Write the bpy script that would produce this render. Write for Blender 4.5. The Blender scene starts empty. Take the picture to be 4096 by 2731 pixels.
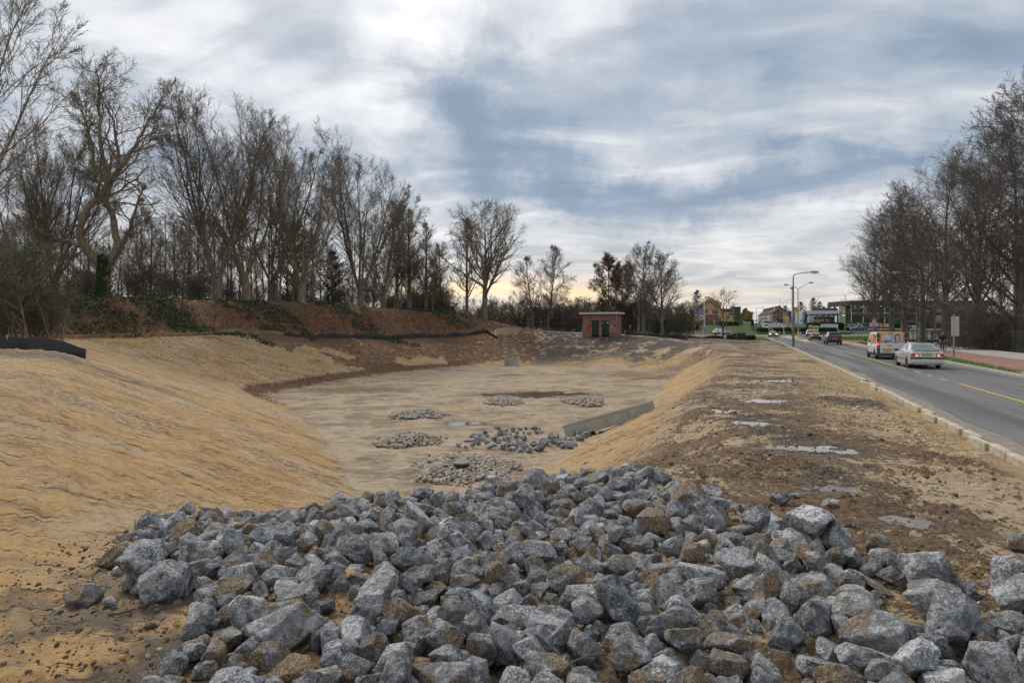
import bpy, math, random
import numpy as np
from mathutils import Vector, Matrix, Euler
scene = bpy.context.scene
COL = scene.collection
PI = math.pi
# ------------------------------------------------------------------ camera
EYE = 2.37
cam_data = bpy.data.cameras.new('camera')
cam_data.lens = 24.0; cam_data.sensor_width = 36.0; cam_data.sensor_fit = 'HORIZONTAL'
cam_data.shift_y = -61.5/4096.0
cam_data.clip_start = 0.1; cam_data.clip_end = 4000.0
cam = bpy.data.objects.new('camera', cam_data)
cam.location = (0, 0, EYE); cam.rotation_euler = (math.radians(90), 0, 0)
COL.objects.link(cam); scene.camera = cam
# ------------------------------------------------------------------ view
scene.view_settings.view_transform = 'Standard'
scene.view_settings.look = 'None'
scene.view_settings.exposure = 0.55
scene.view_settings.gamma = 1.0
scene.view_settings.use_curve_mapping = False
try:
 scene.cycles.use_denoising = True; scene.cycles.use_adaptive_sampling = True; scene.cycles.adaptive_threshold = 0.01
 scene.cycles.max_bounces = 5; scene.cycles.diffuse_bounces = 2; scene.cycles.glossy_bounces = 3
 scene.cycles.transparent_max_bounces = 8
except Exception: pass
SUN_EL = math.radians(46); SUN_AZ = math.radians(-35)      # azimuth from +Y towards +X
# ------------------------------------------------------------------ node helpers
class NT:
 def __init__(s, tree): s.t = tree; s.n = tree.nodes; s.l = tree.links
 def new(s, typ, **kw):
  n = s.n.new(typ)
  for k, v in kw.items(): setattr(n, k, v)
  return n
 def put(s, inp, v):
  if v is None: return
  if isinstance(v, bpy.types.NodeSocket): s.l.new(v, inp)
  else:
   if hasattr(inp, 'default_value'):
    dv = inp.default_value
    if hasattr(dv, '__len__') and not isinstance(v, (tuple, list)): v = (v,)*len(dv)
    if hasattr(dv, '__len__') and len(dv) == 4 and len(v) == 3: v = (*v, 1.0)
    inp.default_value = v
 def math(s, op, a, b=None, c=None, clamp=False):
  n = s.new('ShaderNodeMath', operation=op, use_clamp=clamp)
  s.put(n.inputs[0], a); s.put(n.inputs[1], b)
  if c is not None: s.put(n.inputs[2], c)
  return n.outputs[0]
 def vmath(s, op, a, b=None, scale=None):
  n = s.new('ShaderNodeVectorMath', operation=op)
  s.put(n.inputs[0], a)
  if b is not None: s.put(n.inputs[1], b)
  if scale is not None: s.put(n.inputs['Scale'], scale)
  return n.outputs['Value'] if op in ('LENGTH', 'DOT_PRODUCT', 'DISTANCE') else n.outputs[0]
 def mix(s, f, a, b, blend='MIX'):
  n = s.new('ShaderNodeMix', data_type='RGBA', blend_type=blend)
  s.put(n.inputs['Factor'], f)
  ins = [i for i in n.inputs if i.type == 'RGBA']
  s.put(ins[0], a); s.put(ins[1], b)
  return [o for o in n.outputs if o.type == 'RGBA'][0]
 def ramp(s, f, stops, interp='LINEAR'):
  n = s.new('ShaderNodeValToRGB'); cr = n.color_ramp; cr.interpolation = interp
  while len(cr.elements) < len(stops): cr.elements.new(0.5)
  for e, (p, c) in zip(cr.elements, stops):
   e.position = p
   if not isinstance(c, (tuple, list)): c = (c, c, c)
   e.color = (*c, 1.0) if len(c) == 3 else c
  s.put(n.inputs[0], f)
  return n.outputs[0]
 def mr(s, v, a, b, c=0.0, d=1.0, smooth=True):
  n = s.new('ShaderNodeMapRange', interpolation_type='SMOOTHSTEP' if smooth else 'LINEAR')
  s.put(n.inputs[0], v); s.put(n.inputs[1], a); s.put(n.inputs[2], b); s.put(n.inputs[3], c); s.put(n.inputs[4], d)
  return n.outputs[0]
 def noise(s, vec, scale, detail=4, rough=0.55, dist=0.0, out=0):
  n = s.new('ShaderNodeTexNoise')
  s.put(n.inputs['Vector'], vec); s.put(n.inputs['Scale'], scale); s.put(n.inputs['Detail'], detail)
  s.put(n.inputs['Roughness'], rough); s.put(n.inputs['Distortion'], dist)
  return n.outputs[out]
 def voro(s, vec, scale, feature='F1', out='Distance', rand=1.0):
  n = s.new('ShaderNodeTexVoronoi', feature=feature)
  s.put(n.inputs['Vector'], vec); s.put(n.inputs['Scale'], scale); s.put(n.inputs['Randomness'], rand)
  return n.outputs[out]
 def mapping(s, vec, loc=(0,0,0), rot=(0,0,0), sc=(1,1,1)):
  n = s.new('ShaderNodeMapping')
  s.put(n.inputs['Vector'], vec); n.inputs['Location'].default_value = loc
  n.inputs['Rotation'].default_value = rot; n.inputs['Scale'].default_value = sc
  return n.outputs[0]
 def bump(s, h, strength=0.5, dist=0.02, normal=None):
  n = s.new('ShaderNodeBump'); s.put(n.inputs['Strength'], strength); s.put(n.inputs['Distance'], dist)
  s.put(n.inputs['Height'], h); s.put(n.inputs['Normal'], normal)
  return n.outputs[0]
 def xyz(s, v):
  n = s.new('ShaderNodeSeparateXYZ'); s.put(n.inputs[0], v); return n.outputs[0], n.outputs[1], n.outputs[2]
 def comb(s, x, y, z):
  n = s.new('ShaderNodeCombineXYZ'); s.put(n.inputs[0], x); s.put(n.inputs[1], y); s.put(n.inputs[2], z); return n.outputs[0]
 def attr(s, name, typ='GEOMETRY', out='Color'):
  n = s.new('ShaderNodeAttribute', attribute_name=name, attribute_type=typ); return n.outputs[out]
 def geo(s, out='Position'): return s.new('ShaderNodeNewGeometry').outputs[out]
 def tc(s, out='Object'): return s.new('ShaderNodeTexCoord').outputs[out]
 def rnd(s): return s.new('ShaderNodeObjectInfo').outputs['Random']
def material(name):
 m = bpy.data.materials.new(name); m.use_nodes = True
 t = NT(m.node_tree); b = t.n['Principled BSDF']
 return m, t, b
_mats = {}
def plain(name, col, rough=0.6, metal=0.0, spec=0.5, var=0.12, nscale=6.0, bump=0.0, emit=None, es=0.0, coat=0.0):
 if name in _mats: return _mats[name]
 m, t, b = material(name)
 pos = t.tc('Object')
 nf = t.noise(pos, nscale, 5, 0.6)
 k = t.mr(nf, 0.3, 0.7, 1-var, 1+var, False)
 c = t.vmath('SCALE', t.vmath('ADD', (*col[:3],), (0, 0, 0)), scale=k)
 t.put(b.inputs['Base Color'], c)
 t.put(b.inputs['Roughness'], t.mr(nf, 0.25, 0.75, max(0.02, rough-0.08), min(1, rough+0.08), False))
 b.inputs['Metallic'].default_value = metal
 b.inputs['Specular IOR Level'].default_value = spec
 if coat: b.inputs['Coat Weight'].default_value = coat
 if bump: t.put(b.inputs['Normal'], t.bump(t.noise(pos, nscale*8, 4), bump, 0.01))
 if emit: b.inputs['Emission Color'].default_value = (*emit, 1); b.inputs['Emission Strength'].default_value = es
 _mats[name] = m
 return m
# ------------------------------------------------------------------ world: overcast sky with broken cloud
def ray(u, v):      # direction seen at a pixel of the photograph (4096 wide)
 return Vector(((u-2048)/2730.67, 1.0, (1304-v)/2730.67)).normalized()
world = bpy.data.worlds.new('World'); scene.world = world; world.use_nodes = True
def build_world():
 t = NT(world.node_tree); t.n.clear()
 out = t.new('ShaderNodeOutputWorld')
 sky = t.new('ShaderNodeTexSky', sky_type='NISHITA', sun_disc=False)
 sky.sun_elevation = SUN_EL; sky.sun_rotation = SUN_AZ
 sky.air_density = 1.0; sky.dust_density = 2.0; sky.ozone_density = 1.0
 bg1 = t.new('ShaderNodeBackground'); t.put(bg1.inputs[0], sky.outputs[0]); bg1.inputs[1].default_value = 0.1
 d = t.vmath('NORMALIZE', t.tc('Generated'))
 x, y, z = t.xyz(d)
 zc = t.math('MAXIMUM', z, 0.0)
 den = t.math('ADD', zc, 0.16)
 p = t.comb(t.math('DIVIDE', x, den), t.math('DIVIDE', y, den), 0.0)     # flat cloud deck seen in perspective
 p = t.mapping(p, (3.1, 1.7, 0), (0, 0, math.radians(18)), (1.0, 1.35, 1.0))
 w1 = t.noise(p, 0.7, 2, 0.5, 0, 1)
 pw = t.vmath('ADD', p, t.vmath('SCALE', t.vmath('SUBTRACT', w1, (0.5, 0.5, 0.5)), scale=1.1))
 w2 = t.noise(pw, 2.2, 2, 0.5, 0, 1)
 pw2 = t.vmath('ADD', pw, t.vmath('SCALE', t.vmath('SUBTRACT', w2, (0.5, 0.5, 0.5)), scale=0.28))
 n1 = t.noise(pw, 0.75, 3, 0.5)
 n2 = t.noise(pw2, 2.1, 6, 0.52)
 n3 = t.noise(t.mapping(pw2, (0, 0, 0), (0, 0, 0.5), (1.0, 2.2, 1)), 2.6, 5, 0.5)
 v = t.math('ADD', t.math('MULTIPLY', n1, 0.70), t.math('ADD', t.math('MULTIPLY', n2, 1.3), t.math('MULTIPLY', n3, 0.35)))
 v = t.math('SUBTRACT', v, 1.17)
 # individual bright rents and dark banks of cloud, each at its own place in the sky
 wob = t.vmath('SCALE', t.vmath('SUBTRACT', t.noise(d, 4.0, 6, 0.62, 0, 1), (0.5, 0.5, 0.5)), scale=0.42)
 dw = t.vmath('ADD', d, wob)
 blobs = [(1770, 170, .05, .11, 10, .42), (2230, 80, .09, .05, 0, .26), (1500, 340, .06, .045, 30, .20), (1180, 130, .14, .04, -35, .14),
   (2010, 130, .05, .16, 8, -.26), (2620, 330, .24, .10, -12, -.12), (1900, 560, .13, .035, 40, -.24), (2350, 650, .28, .03, 8, -.20),
   (3150, 790, .30, .03, 5, -.26), (3250, 420, .22, .06, 10, -.08), (3450, 600, .20, .05, 8, .20), (2500, 520, .16, .04, -10, .16),
   (400, 180, .26, .10, 10, .05), (1250, 560, .20, .10, 35, .08), (3500, 90, .3, .08, 0, .04), (2900, 1000, .4, .05, 0, .10), (1300, 250, .10, .07, 40, -.14),
   (760, 430, .2, .06, 20, -.05)]
 for (u, vv, sx, sy, ang, amp) in blobs:
  c = ray(u, vv)
  az = math.atan2(c.x, c.y); el = math.asin(c.z)
  # rotate so that c goes to +Y, then scale the two tangent axes
  vr = t.new('ShaderNodeVectorRotate', rotation_type='Z_AXIS'); t.put(vr.inputs['Vector'], dw); vr.inputs['Angle'].default_value = az
  vr2 = t.new('ShaderNodeVectorRotate', rotation_type='X_AXIS'); t.put(vr2.inputs['Vector'], vr.outputs[0]); vr2.inputs['Angle'].default_value = -el
  vr3 = t.new('ShaderNodeVectorRotate', rotation_type='Y_AXIS'); t.put(vr3.inputs['Vector'], vr2.outputs[0]); vr3.inputs['Angle'].default_value = math.radians(-ang)
  q = t.vmath('MULTIPLY', t.vmath('SUBTRACT', vr3.outputs[0], (0, 1, 0)), (1/sx, 1.0, 1/sy))
  r = t.vmath('LENGTH', q)
  g = t.mr(r, 0.0, 2.4, amp, 0.0)
  v = t.math('ADD', v, g)
 base = t.ramp(t.math('ADD', v, 0.5, clamp=True), [(0.0, (0.17, 0.225, 0.30)), (0.20, (0.215, 0.27, 0.345)), (0.38, (0.30, 0.345, 0.405)), (0.55, (0.405, 0.43, 0.47)), (0.72, (0.545, 0.56, 0.585)), (0.88, (0.65, 0.655, 0.665)), (1.0, (0.76, 0.755, 0.745))])
 # warm light low over the horizon, strongest where the sun is setting
 h = t.mr(z, 0.0, 0.20, 1.0, 0.0)
 cw = t.mix(t.mr(n3, 0.35, 0.65), (0.49, 0.45, 0.42), (0.66, 0.61, 0.55))
 base = t.mix(t.math('MULTIPLY', h, 0.62), base, cw)
 gl = ray(2050, 1180)
 az = math.atan2(gl.x, gl.y)
 vr = t.new('ShaderNodeVectorRotate', rotation_type='Z_AXIS'); t.put(vr.inputs['Vector'], d); vr.inputs['Angle'].default_value = az
 q = t.vmath('MULTIPLY', t.vmath('SUBTRACT', vr.outputs[0], (0, 1, 0.045)), (3.2, 1.0, 34.0))
 g = t.mr(t.vmath('LENGTH', q), 0.0, 1.5, 1.0, 0.0)
 streak = t.mr(t.noise(t.mapping(d, (0, 0, 0), (0, 0, 0), (3, 3, 40)), 1.6, 4, 0.5), 0.42, 0.62)
 base = t.mix(t.math('MULTIPLY', t.math('MULTIPLY', g, streak), .6), base, (1.1, 0.74, 0.32))
 below = t.mr(z, -0.02, 0.0, 1.0, 0.0)
 base = t.mix(below, base, (0.30, 0.27, 0.23))
 bg2 = t.new('ShaderNodeBackground'); t.put(bg2.inputs[0], base); bg2.inputs[1].default_value = 1.0
 mx = t.new('ShaderNodeMixShader'); mx.inputs[0].default_value = 0.93
 t.l.new(bg1.outputs[0], mx.inputs[1]); t.l.new(bg2.outputs[0], mx.inputs[2]); t.l.new(mx.outputs[0], out.inputs[0])
build_world()
world.cycles.sampling_method = 'MANUAL'; world.cycles.sample_map_resolution = 512
sun_data = bpy.data.lights.new('sun', 'SUN'); sun_data.energy = 1.5; sun_data.angle = math.radians(14); sun_data.color = (1.0, 0.95, 0.88)
sun = bpy.data.objects.new('sun', sun_data); COL.objects.link(sun)
_sd = Vector((math.sin(SUN_AZ)*math.cos(SUN_EL), math.cos(SUN_AZ)*math.cos(SUN_EL), math.sin(SUN_EL)))
sun.rotation_euler = _sd.to_track_quat('Z', 'Y').to_euler()
# ------------------------------------------------------------------ object helpers
def mesh_from(verts, faces, mats=None, fmat=None, smooth=None, name='m'):
 me = bpy.data.meshes.new(name)
 me.from_pydata([tuple(v) for v in verts] if not isinstance(verts, np.ndarray) else verts.tolist(), [], faces if not isinstance(faces, np.ndarray) else faces.tolist())
 for m in (mats or []): me.materials.append(m)
 if fmat is not None: me.polygons.foreach_set('material_index', np.asarray(fmat, dtype=np.int32))
 if smooth: me.polygons.foreach_set('use_smooth', np.ones(len(me.polygons), dtype=bool))
 me.update(); return me
def fast_mesh(V, F, mats=None, fmat=None, smooth=False, name='m'):
 """V (n,3) float, F (m,k) int array of equal sized faces"""
 me = bpy.data.meshes.new(name)
 n, (m, k) = len(V), F.shape
 me.vertices.add(n); me.vertices.foreach_set('co', np.asarray(V, np.float32).ravel())
 me.loops.add(m*k); me.loops.foreach_set('vertex_index', np.asarray(F, np.int32).ravel())
 me.polygons.add(m); me.polygons.foreach_set('loop_start', np.arange(0, m*k, k, dtype=np.int32))
 me.polygons.foreach_set('loop_total', np.full(m, k, dtype=np.int32))
 for mt in (mats or []): me.materials.append(mt)
 if fmat is not None: me.polygons.foreach_set('material_index', np.asarray(fmat, np.int32))
 me.polygons.foreach_set('use_smooth', np.full(m, bool(smooth)))
 me.update(calc_edges=True); me.validate(); return me
def add_attr(me, name, arr):     # point colour attribute
 a = me.color_attributes.new(name, 'FLOAT_COLOR', 'POINT')
 arr = np.asarray(arr, np.float32)
 if arr.ndim == 1: arr = arr[:, None]
 full = np.ones((len(me.vertices), 4), np.float32); full[:, :arr.shape[1]] = arr
 a.data.foreach_set('color', full.ravel())
def obj(name, data, parent=None, loc=None, rot=None):
 o = bpy.data.objects.new(name, data); COL.objects.link(o)
 if parent is not None: o.parent = parent
 if loc is not None: o.location = loc
 if rot is not None: o.rotation_euler = rot
 return o
def tag(o, label=None, cat=None, group=None, kind=None):
 if label: o['label'] = label
 if cat: o['category'] = cat
 if group: o['group'] = group
 if kind: o['kind'] = kind
 return o
def thing(name, label, cat, loc=(0, 0, 0), rz=0.0, group=None):
 return tag(obj(name, None, None, loc, (0, 0, rz)), label, cat, group)
def copy_tree(o, parent=None):
 c = o.copy(); COL.objects.link(c)
 if parent is not None: c.parent = parent
 for ch in o.children: copy_tree(ch, c)
 return c
class MB:
 """collects boxes, tubes, prisms into one mesh"""
 def __init__(s): s.v = []; s.f = []; s.m = []; s.mats = []
 def mi(s, mat):
  if mat not in s.mats: s.mats.append(mat)
  return s.mats.index(mat)
 def add(s, verts, faces, mat):
  b = len(s.v); i = s.mi(mat)
  s.v += [tuple(v) for v in verts]; s.f += [tuple(b+k for k in f) for f in faces]; s.m += [i]*len(faces)
  return s
 def box(s, c, d, mat, rz=0.0, bev=0.0):
  cx, cy, cz = c; x, y, z = d[0]/2, d[1]/2, d[2]/2
  b = min(bev, x*.9, y*.9, z*.9)
  if b > 0:
   vs = []
   for (zz, ins) in ((-z, b), (-z+b, 0), (z-b, 0), (z, b)):
    X, Y = x-ins, y-ins; e = b-ins if ins == 0 else 0.0
    vs += [(-X+e, -Y, zz), (X-e, -Y, zz), (X, -Y+e, zz), (X, Y-e, zz), (X-e, Y, zz), (-X+e, Y, zz), (-X, Y-e, zz), (-X, -Y+e, zz)] if e else \
     [(-X, -Y, zz), (X, -Y, zz), (X, -Y, zz), (X, Y, zz), (X, Y, zz), (-X, Y, zz), (-X, Y, zz), (-X, -Y, zz)]
   fs = [tuple(range(7, -1, -1)), tuple(range(24, 32))]
   for r in range(3):
    for k in range(8): fs.append((r*8+k, r*8+(k+1) % 8, (r+1)*8+(k+1) % 8, (r+1)*8+k))
  else:
   vs = [(-x, -y, -z), (x, -y, -z), (x, y, -z), (-x, y, -z), (-x, -y, z), (x, -y, z), (x, y, z), (-x, y, z)]
   fs = [(3, 2, 1, 0), (4, 5, 6, 7), (0, 1, 5, 4), (1, 2, 6, 5), (2, 3, 7, 6), (3, 0, 4, 7)]
  ca, sa = math.cos(rz), math.sin(rz)
  vs = [(cx+a*ca-b_*sa, cy+a*sa+b_*ca, cz+c_) for a, b_, c_ in vs]
  return s.add(vs, fs, mat)
 def tube(s, pts, r, mat, n=8, caps=True):
  pts = [Vector(p) for p in pts]
  rs = r if isinstance(r, (list, tuple)) else [r]*len(pts)
  vs = []; prev = None
  for i, p in enumerate(pts):
   d = (pts[min(i+1, len(pts)-1)]-pts[max(i-1, 0)])
   d = d.normalized() if d.length > 1e-9 else Vector((0, 0, 1))
   if prev is None: a = d.orthogonal().normalized()
   else:
    a = prev-d*prev.dot(d); a = a.normalized() if a.length > 1e-6 else d.orthogonal().normalized()
   prev = a; b = d.cross(a)
   for k in range(n):
    th = 2*PI*k/n; vs.append(p+(a*math.cos(th)+b*math.sin(th))*rs[i])
  fs = []
  for i in range(len(pts)-1):
   for k in range(n): fs.append((i*n+k, i*n+(k+1) % n, (i+1)*n+(k+1) % n, (i+1)*n+k))
  if caps: fs += [tuple(range(n-1, -1, -1)), tuple(range((len(pts)-1)*n, len(pts)*n))]
  return s.add(vs, fs, mat)
 def prism(s, poly, axis, a, b, mat):
  """poly: 2D points; extruded along axis ('x','y','z') from a to b"""
  n = len(poly)
  def P(p, t): return {'x': (t, p[0], p[1]), 'y': (p[0], t, p[1]), 'z': (p[0], p[1], t)}[axis]
  vs = [P(p, a) for p in poly]+[P(p, b) for p in poly]
  fs = [tuple(range(n-1, -1, -1)), tuple(range(n, 2*n))]+[(k, (k+1) % n, n+(k+1) % n, n+k) for k in range(n)]
  return s.add(vs, fs, mat)
 def quad(s, a, b, c, d, mat): return s.add([a, b, c, d], [(0, 1, 2, 3)], mat)
 def disc(s, c, nrm, r, mat, n=20, ry=None):
  nrm = Vector(nrm).normalized(); a = Vector((0, 0, 1)).cross(nrm)
  a = a.normalized() if a.length > 1e-5 else Vector((1, 0, 0)); b = nrm.cross(a); c = Vector(c); ry = ry or r
  return s.add([c+a*math.cos(2*PI*k/n)*r+b*math.sin(2*PI*k/n)*ry for k in range(n)], [tuple(range(n))], mat)
 def mesh(s, smooth=False, name='m'):
  me = mesh_from(s.v, s.f, s.mats, s.m, smooth, name)
  return me
 def build(s, name, parent=None, loc=None, rot=None, smooth=False, angle=None):
  me = s.mesh(False, name)
  if smooth:
   me.polygons.foreach_set('use_smooth', np.ones(len(me.polygons), dtype=bool))
   me.update()
   try: me.set_sharp_from_angle(angle=math.radians(angle or 35))
   except Exception: pass
  return obj(name, me, parent, loc, rot)
def text(name, s, size, mat, parent, loc, rot, align='CENTER', ext=0.004, xs=1.0):
 c = bpy.data.curves.new(name, 'FONT'); c.body = s; c.size = size; c.align_x = align; c.align_y = 'CENTER'
 c.extrude = ext; c.materials.append(mat); c.resolution_u = 2
 tmp = bpy.data.objects.new(name, c); COL.objects.link(tmp)
 dg = bpy.context.evaluated_depsgraph_get(); me = bpy.data.meshes.new_from_object(tmp.evaluated_get(dg)); me.name = name
 bpy.data.objects.remove(tmp)
 if not me.materials: me.materials.append(mat)
 o = obj(name, me, parent, loc, rot); o.scale = (xs, 1, 1)
 return o
# ------------------------------------------------------------------ numpy noise
def _h(ix, iy, seed):
 n = (ix.astype(np.int64)*374761393+iy.astype(np.int64)*668265263+seed*1442695041) & 0xffffffff
 n = ((n ^ (n >> 13))*1274126177) & 0xffffffff
 n = n ^ (n >> 16)
 return (n & 0xffff)/65535.0
def vnoise(x, y, seed=0):
 ix = np.floor(x); iy = np.floor(y); fx = x-ix; fy = y-iy
 fx = fx*fx*fx*(fx*(fx*6-15)+10); fy = fy*fy*fy*(fy*(fy*6-15)+10)
 a = _h(ix, iy, seed); b = _h(ix+1, iy, seed); c = _h(ix, iy+1, seed); d = _h(ix+1, iy+1, seed)
 return (a*(1-fx)+b*fx)*(1-fy)+(c*(1-fx)+d*fx)*fy
def fbm(x, y, seed=0, octs=4, gain=0.5):
 s = 0.0; a = 1.0; tot = 0.0
 for k in range(octs):
  s = s+a*vnoise(x*(2.03**k)+17.3*k, y*(2.03**k)-9.1*k, seed+k); tot += a; a *= gain
 return s/tot
def interp(tab, x):
 xs, ys = zip(*tab); return float(np.interp(x, xs, ys))
def sstep(a, b, x): t = np.clip((x-a)/(b-a), 0, 1); return t*t*(3-2*t)
# ------------------------------------------------------------------ TERRAIN-BEGIN
FLOOR_Z = -2.2
RS = 0.357                                   # the road runs at X = c + RS*Y
FPOLY = np.array([(-4.2,18.2,.36),(-3.2,17.0,.27),(-1.6,16.6,.25),(-.2,18.2,.3),(.9,21.5,.5),(3.7,29.0,.5),(8,39.5,.5),(12.6,56,.5),(14.3,66,.45),(13.2,74,.4),(8,77.5,.30),(3,78.5,.29),(-1.4,78,.29),
 (-7,73,.33),(-11.5,66,.33),(-14.5,55,.33),(-16.3,45,.32),(-12.2,37.5,.34),(-9,31,.36),(-6,23.5,.37)])
def _resample(P, n=260):
 Q = np.vstack([P, P[:1]]); seg = np.linalg.norm(np.diff(Q[:, :2], axis=0), axis=1); s = np.r_[0, np.cumsum(seg)]
 t = np.linspace(0, s[-1], n, endpoint=False)
 R = np.stack([np.interp(t, s, Q[:, k]) for k in range(3)], 1)
 for _ in range(6): R = (np.roll(R, 1, 0)+2*R+np.roll(R, -1, 0))/4
 return R
FB = _resample(FPOLY)
def floor_dist(x, y):
 """signed distance to the basin floor outline (positive outside) and slope there"""
 x = np.asarray(x, float).ravel(); y = np.asarray(y, float).ravel()
 D = np.empty(len(x)); S = np.empty(len(x))
 nx, ny = np.roll(FB[:, 0], -1), np.roll(FB[:, 1], -1)
 for i in range(0, len(x), 40000):
  xs, ys = x[i:i+40000, None], y[i:i+40000, None]
  d2 = (xs-FB[None, :, 0])**2+(ys-FB[None, :, 1])**2
  d = np.sqrt(d2.min(1)); w = 1.0/(d2+0.5)**3
  S[i:i+40000] = (w*FB[None, :, 2]).sum(1)/w.sum(1)
  c = ((FB[None, :, 1] > ys) != (ny[None, :] > ys)) & (xs < (nx-FB[:, 0])[None, :]*(ys-FB[None, :, 1])/((ny-FB[:, 1])[None, :]+1e-12)+FB[None, :, 0])
  inside = c.sum(1) % 2 == 1
  D[i:i+40000] = np.where(inside, -d, d)
 return D, S
BC = np.array([(0,0,.12),(-4,7,-.12),(-7,5,.0),(-3,3,.05),(-11,8,.12),(-13,14,.55),(-21,12,.8),(-19,29,1.40),(-25,25,1.5),(-33,52,1.42),(-26,40,1.45),(-24,62,1.6),(-17.5,75,1.92),(-8,85,2.2),(-3.5,90,2.45),(2.5,91,1.9),(7,86,1.28),(14,87,1.2),
 (20,87,.9),(27,84,.35),(32,78,.1),(2,10,.02),(6,20,-.04),(12,40,-.02),(19,58,0),(24,68,0),(5,5,.02),(12,14,0),(16,30,0),(9,3,0),(28,100,.5),(14,100,1.3),(-3,105,1.6),(35,110,.3),(8,110,1.0)])
def _rbf_fit(P, v):
 n = len(P); r = np.linalg.norm(P[:, None]-P[None], axis=2)/30.0
 K = np.where(r > 0, r*r*np.log(r+1e-9), 0)+np.eye(n)*0.01
 A = np.zeros((n+3, n+3)); A[:n, :n] = K; A[:n, n] = 1; A[:n, n+1:] = P/30; A[n:, :n] = A[:n, n:].T
 return np.linalg.solve(A, np.r_[v, 0, 0, 0])
BW = _rbf_fit(BC[:, :2], BC[:, 2])
def bench(x, y):
 s = BW[len(BC)]+BW[len(BC)+1]*x/30+BW[len(BC)+2]*y/30
 for (cx, cy, _), w in zip(BC, BW):
  r = np.sqrt((x-cx)**2+(y-cy)**2)/30+1e-9; s = s+w*r*r*np.log(r)
 return s
FENCE_B = [(-34.5,50),(-33,52),(-28,58),(-23,66.5),(-17.5,75),(-11,83),(-3.5,90)]
def side_dist(x, y, L):
 """signed distance left of polyline L and parameter 0..1"""
 best = np.full(x.shape, 1e9); sg = np.zeros(x.shape); pr = np.zeros(x.shape); n = len(L)-1
 for i in range(n):
  (ax, ay), (bx, by) = L[i], L[i+1]
  ex, ey = bx-ax, by-ay; l2 = ex*ex+ey*ey
  t = ((x-ax)*ex+(y-ay)*ey)/l2
  tc = np.clip(t, 0, 1)
  d = np.hypot(x-ax-ex*tc, y-ay-ey*tc)
  cr = ex*(y-ay)-ey*(x-ax)
  m = d < best
  best = np.where(m, d, best); sg = np.where(m, np.sign(cr), sg); pr = np.where(m, (i+tc)/n, pr)
 return best*sg, pr
def dip(x, y):
 """the rocks sag in the middle of the spillway"""
 return np.maximum(.42*np.exp(-(((x+.19*y)/2.1)**2+((y-13.0)/3.6)**2)**1.5), .55*np.exp(-(((x+4.6)/2.9)**2+((y-11.4)/3.6)**2)**1.3))
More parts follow.
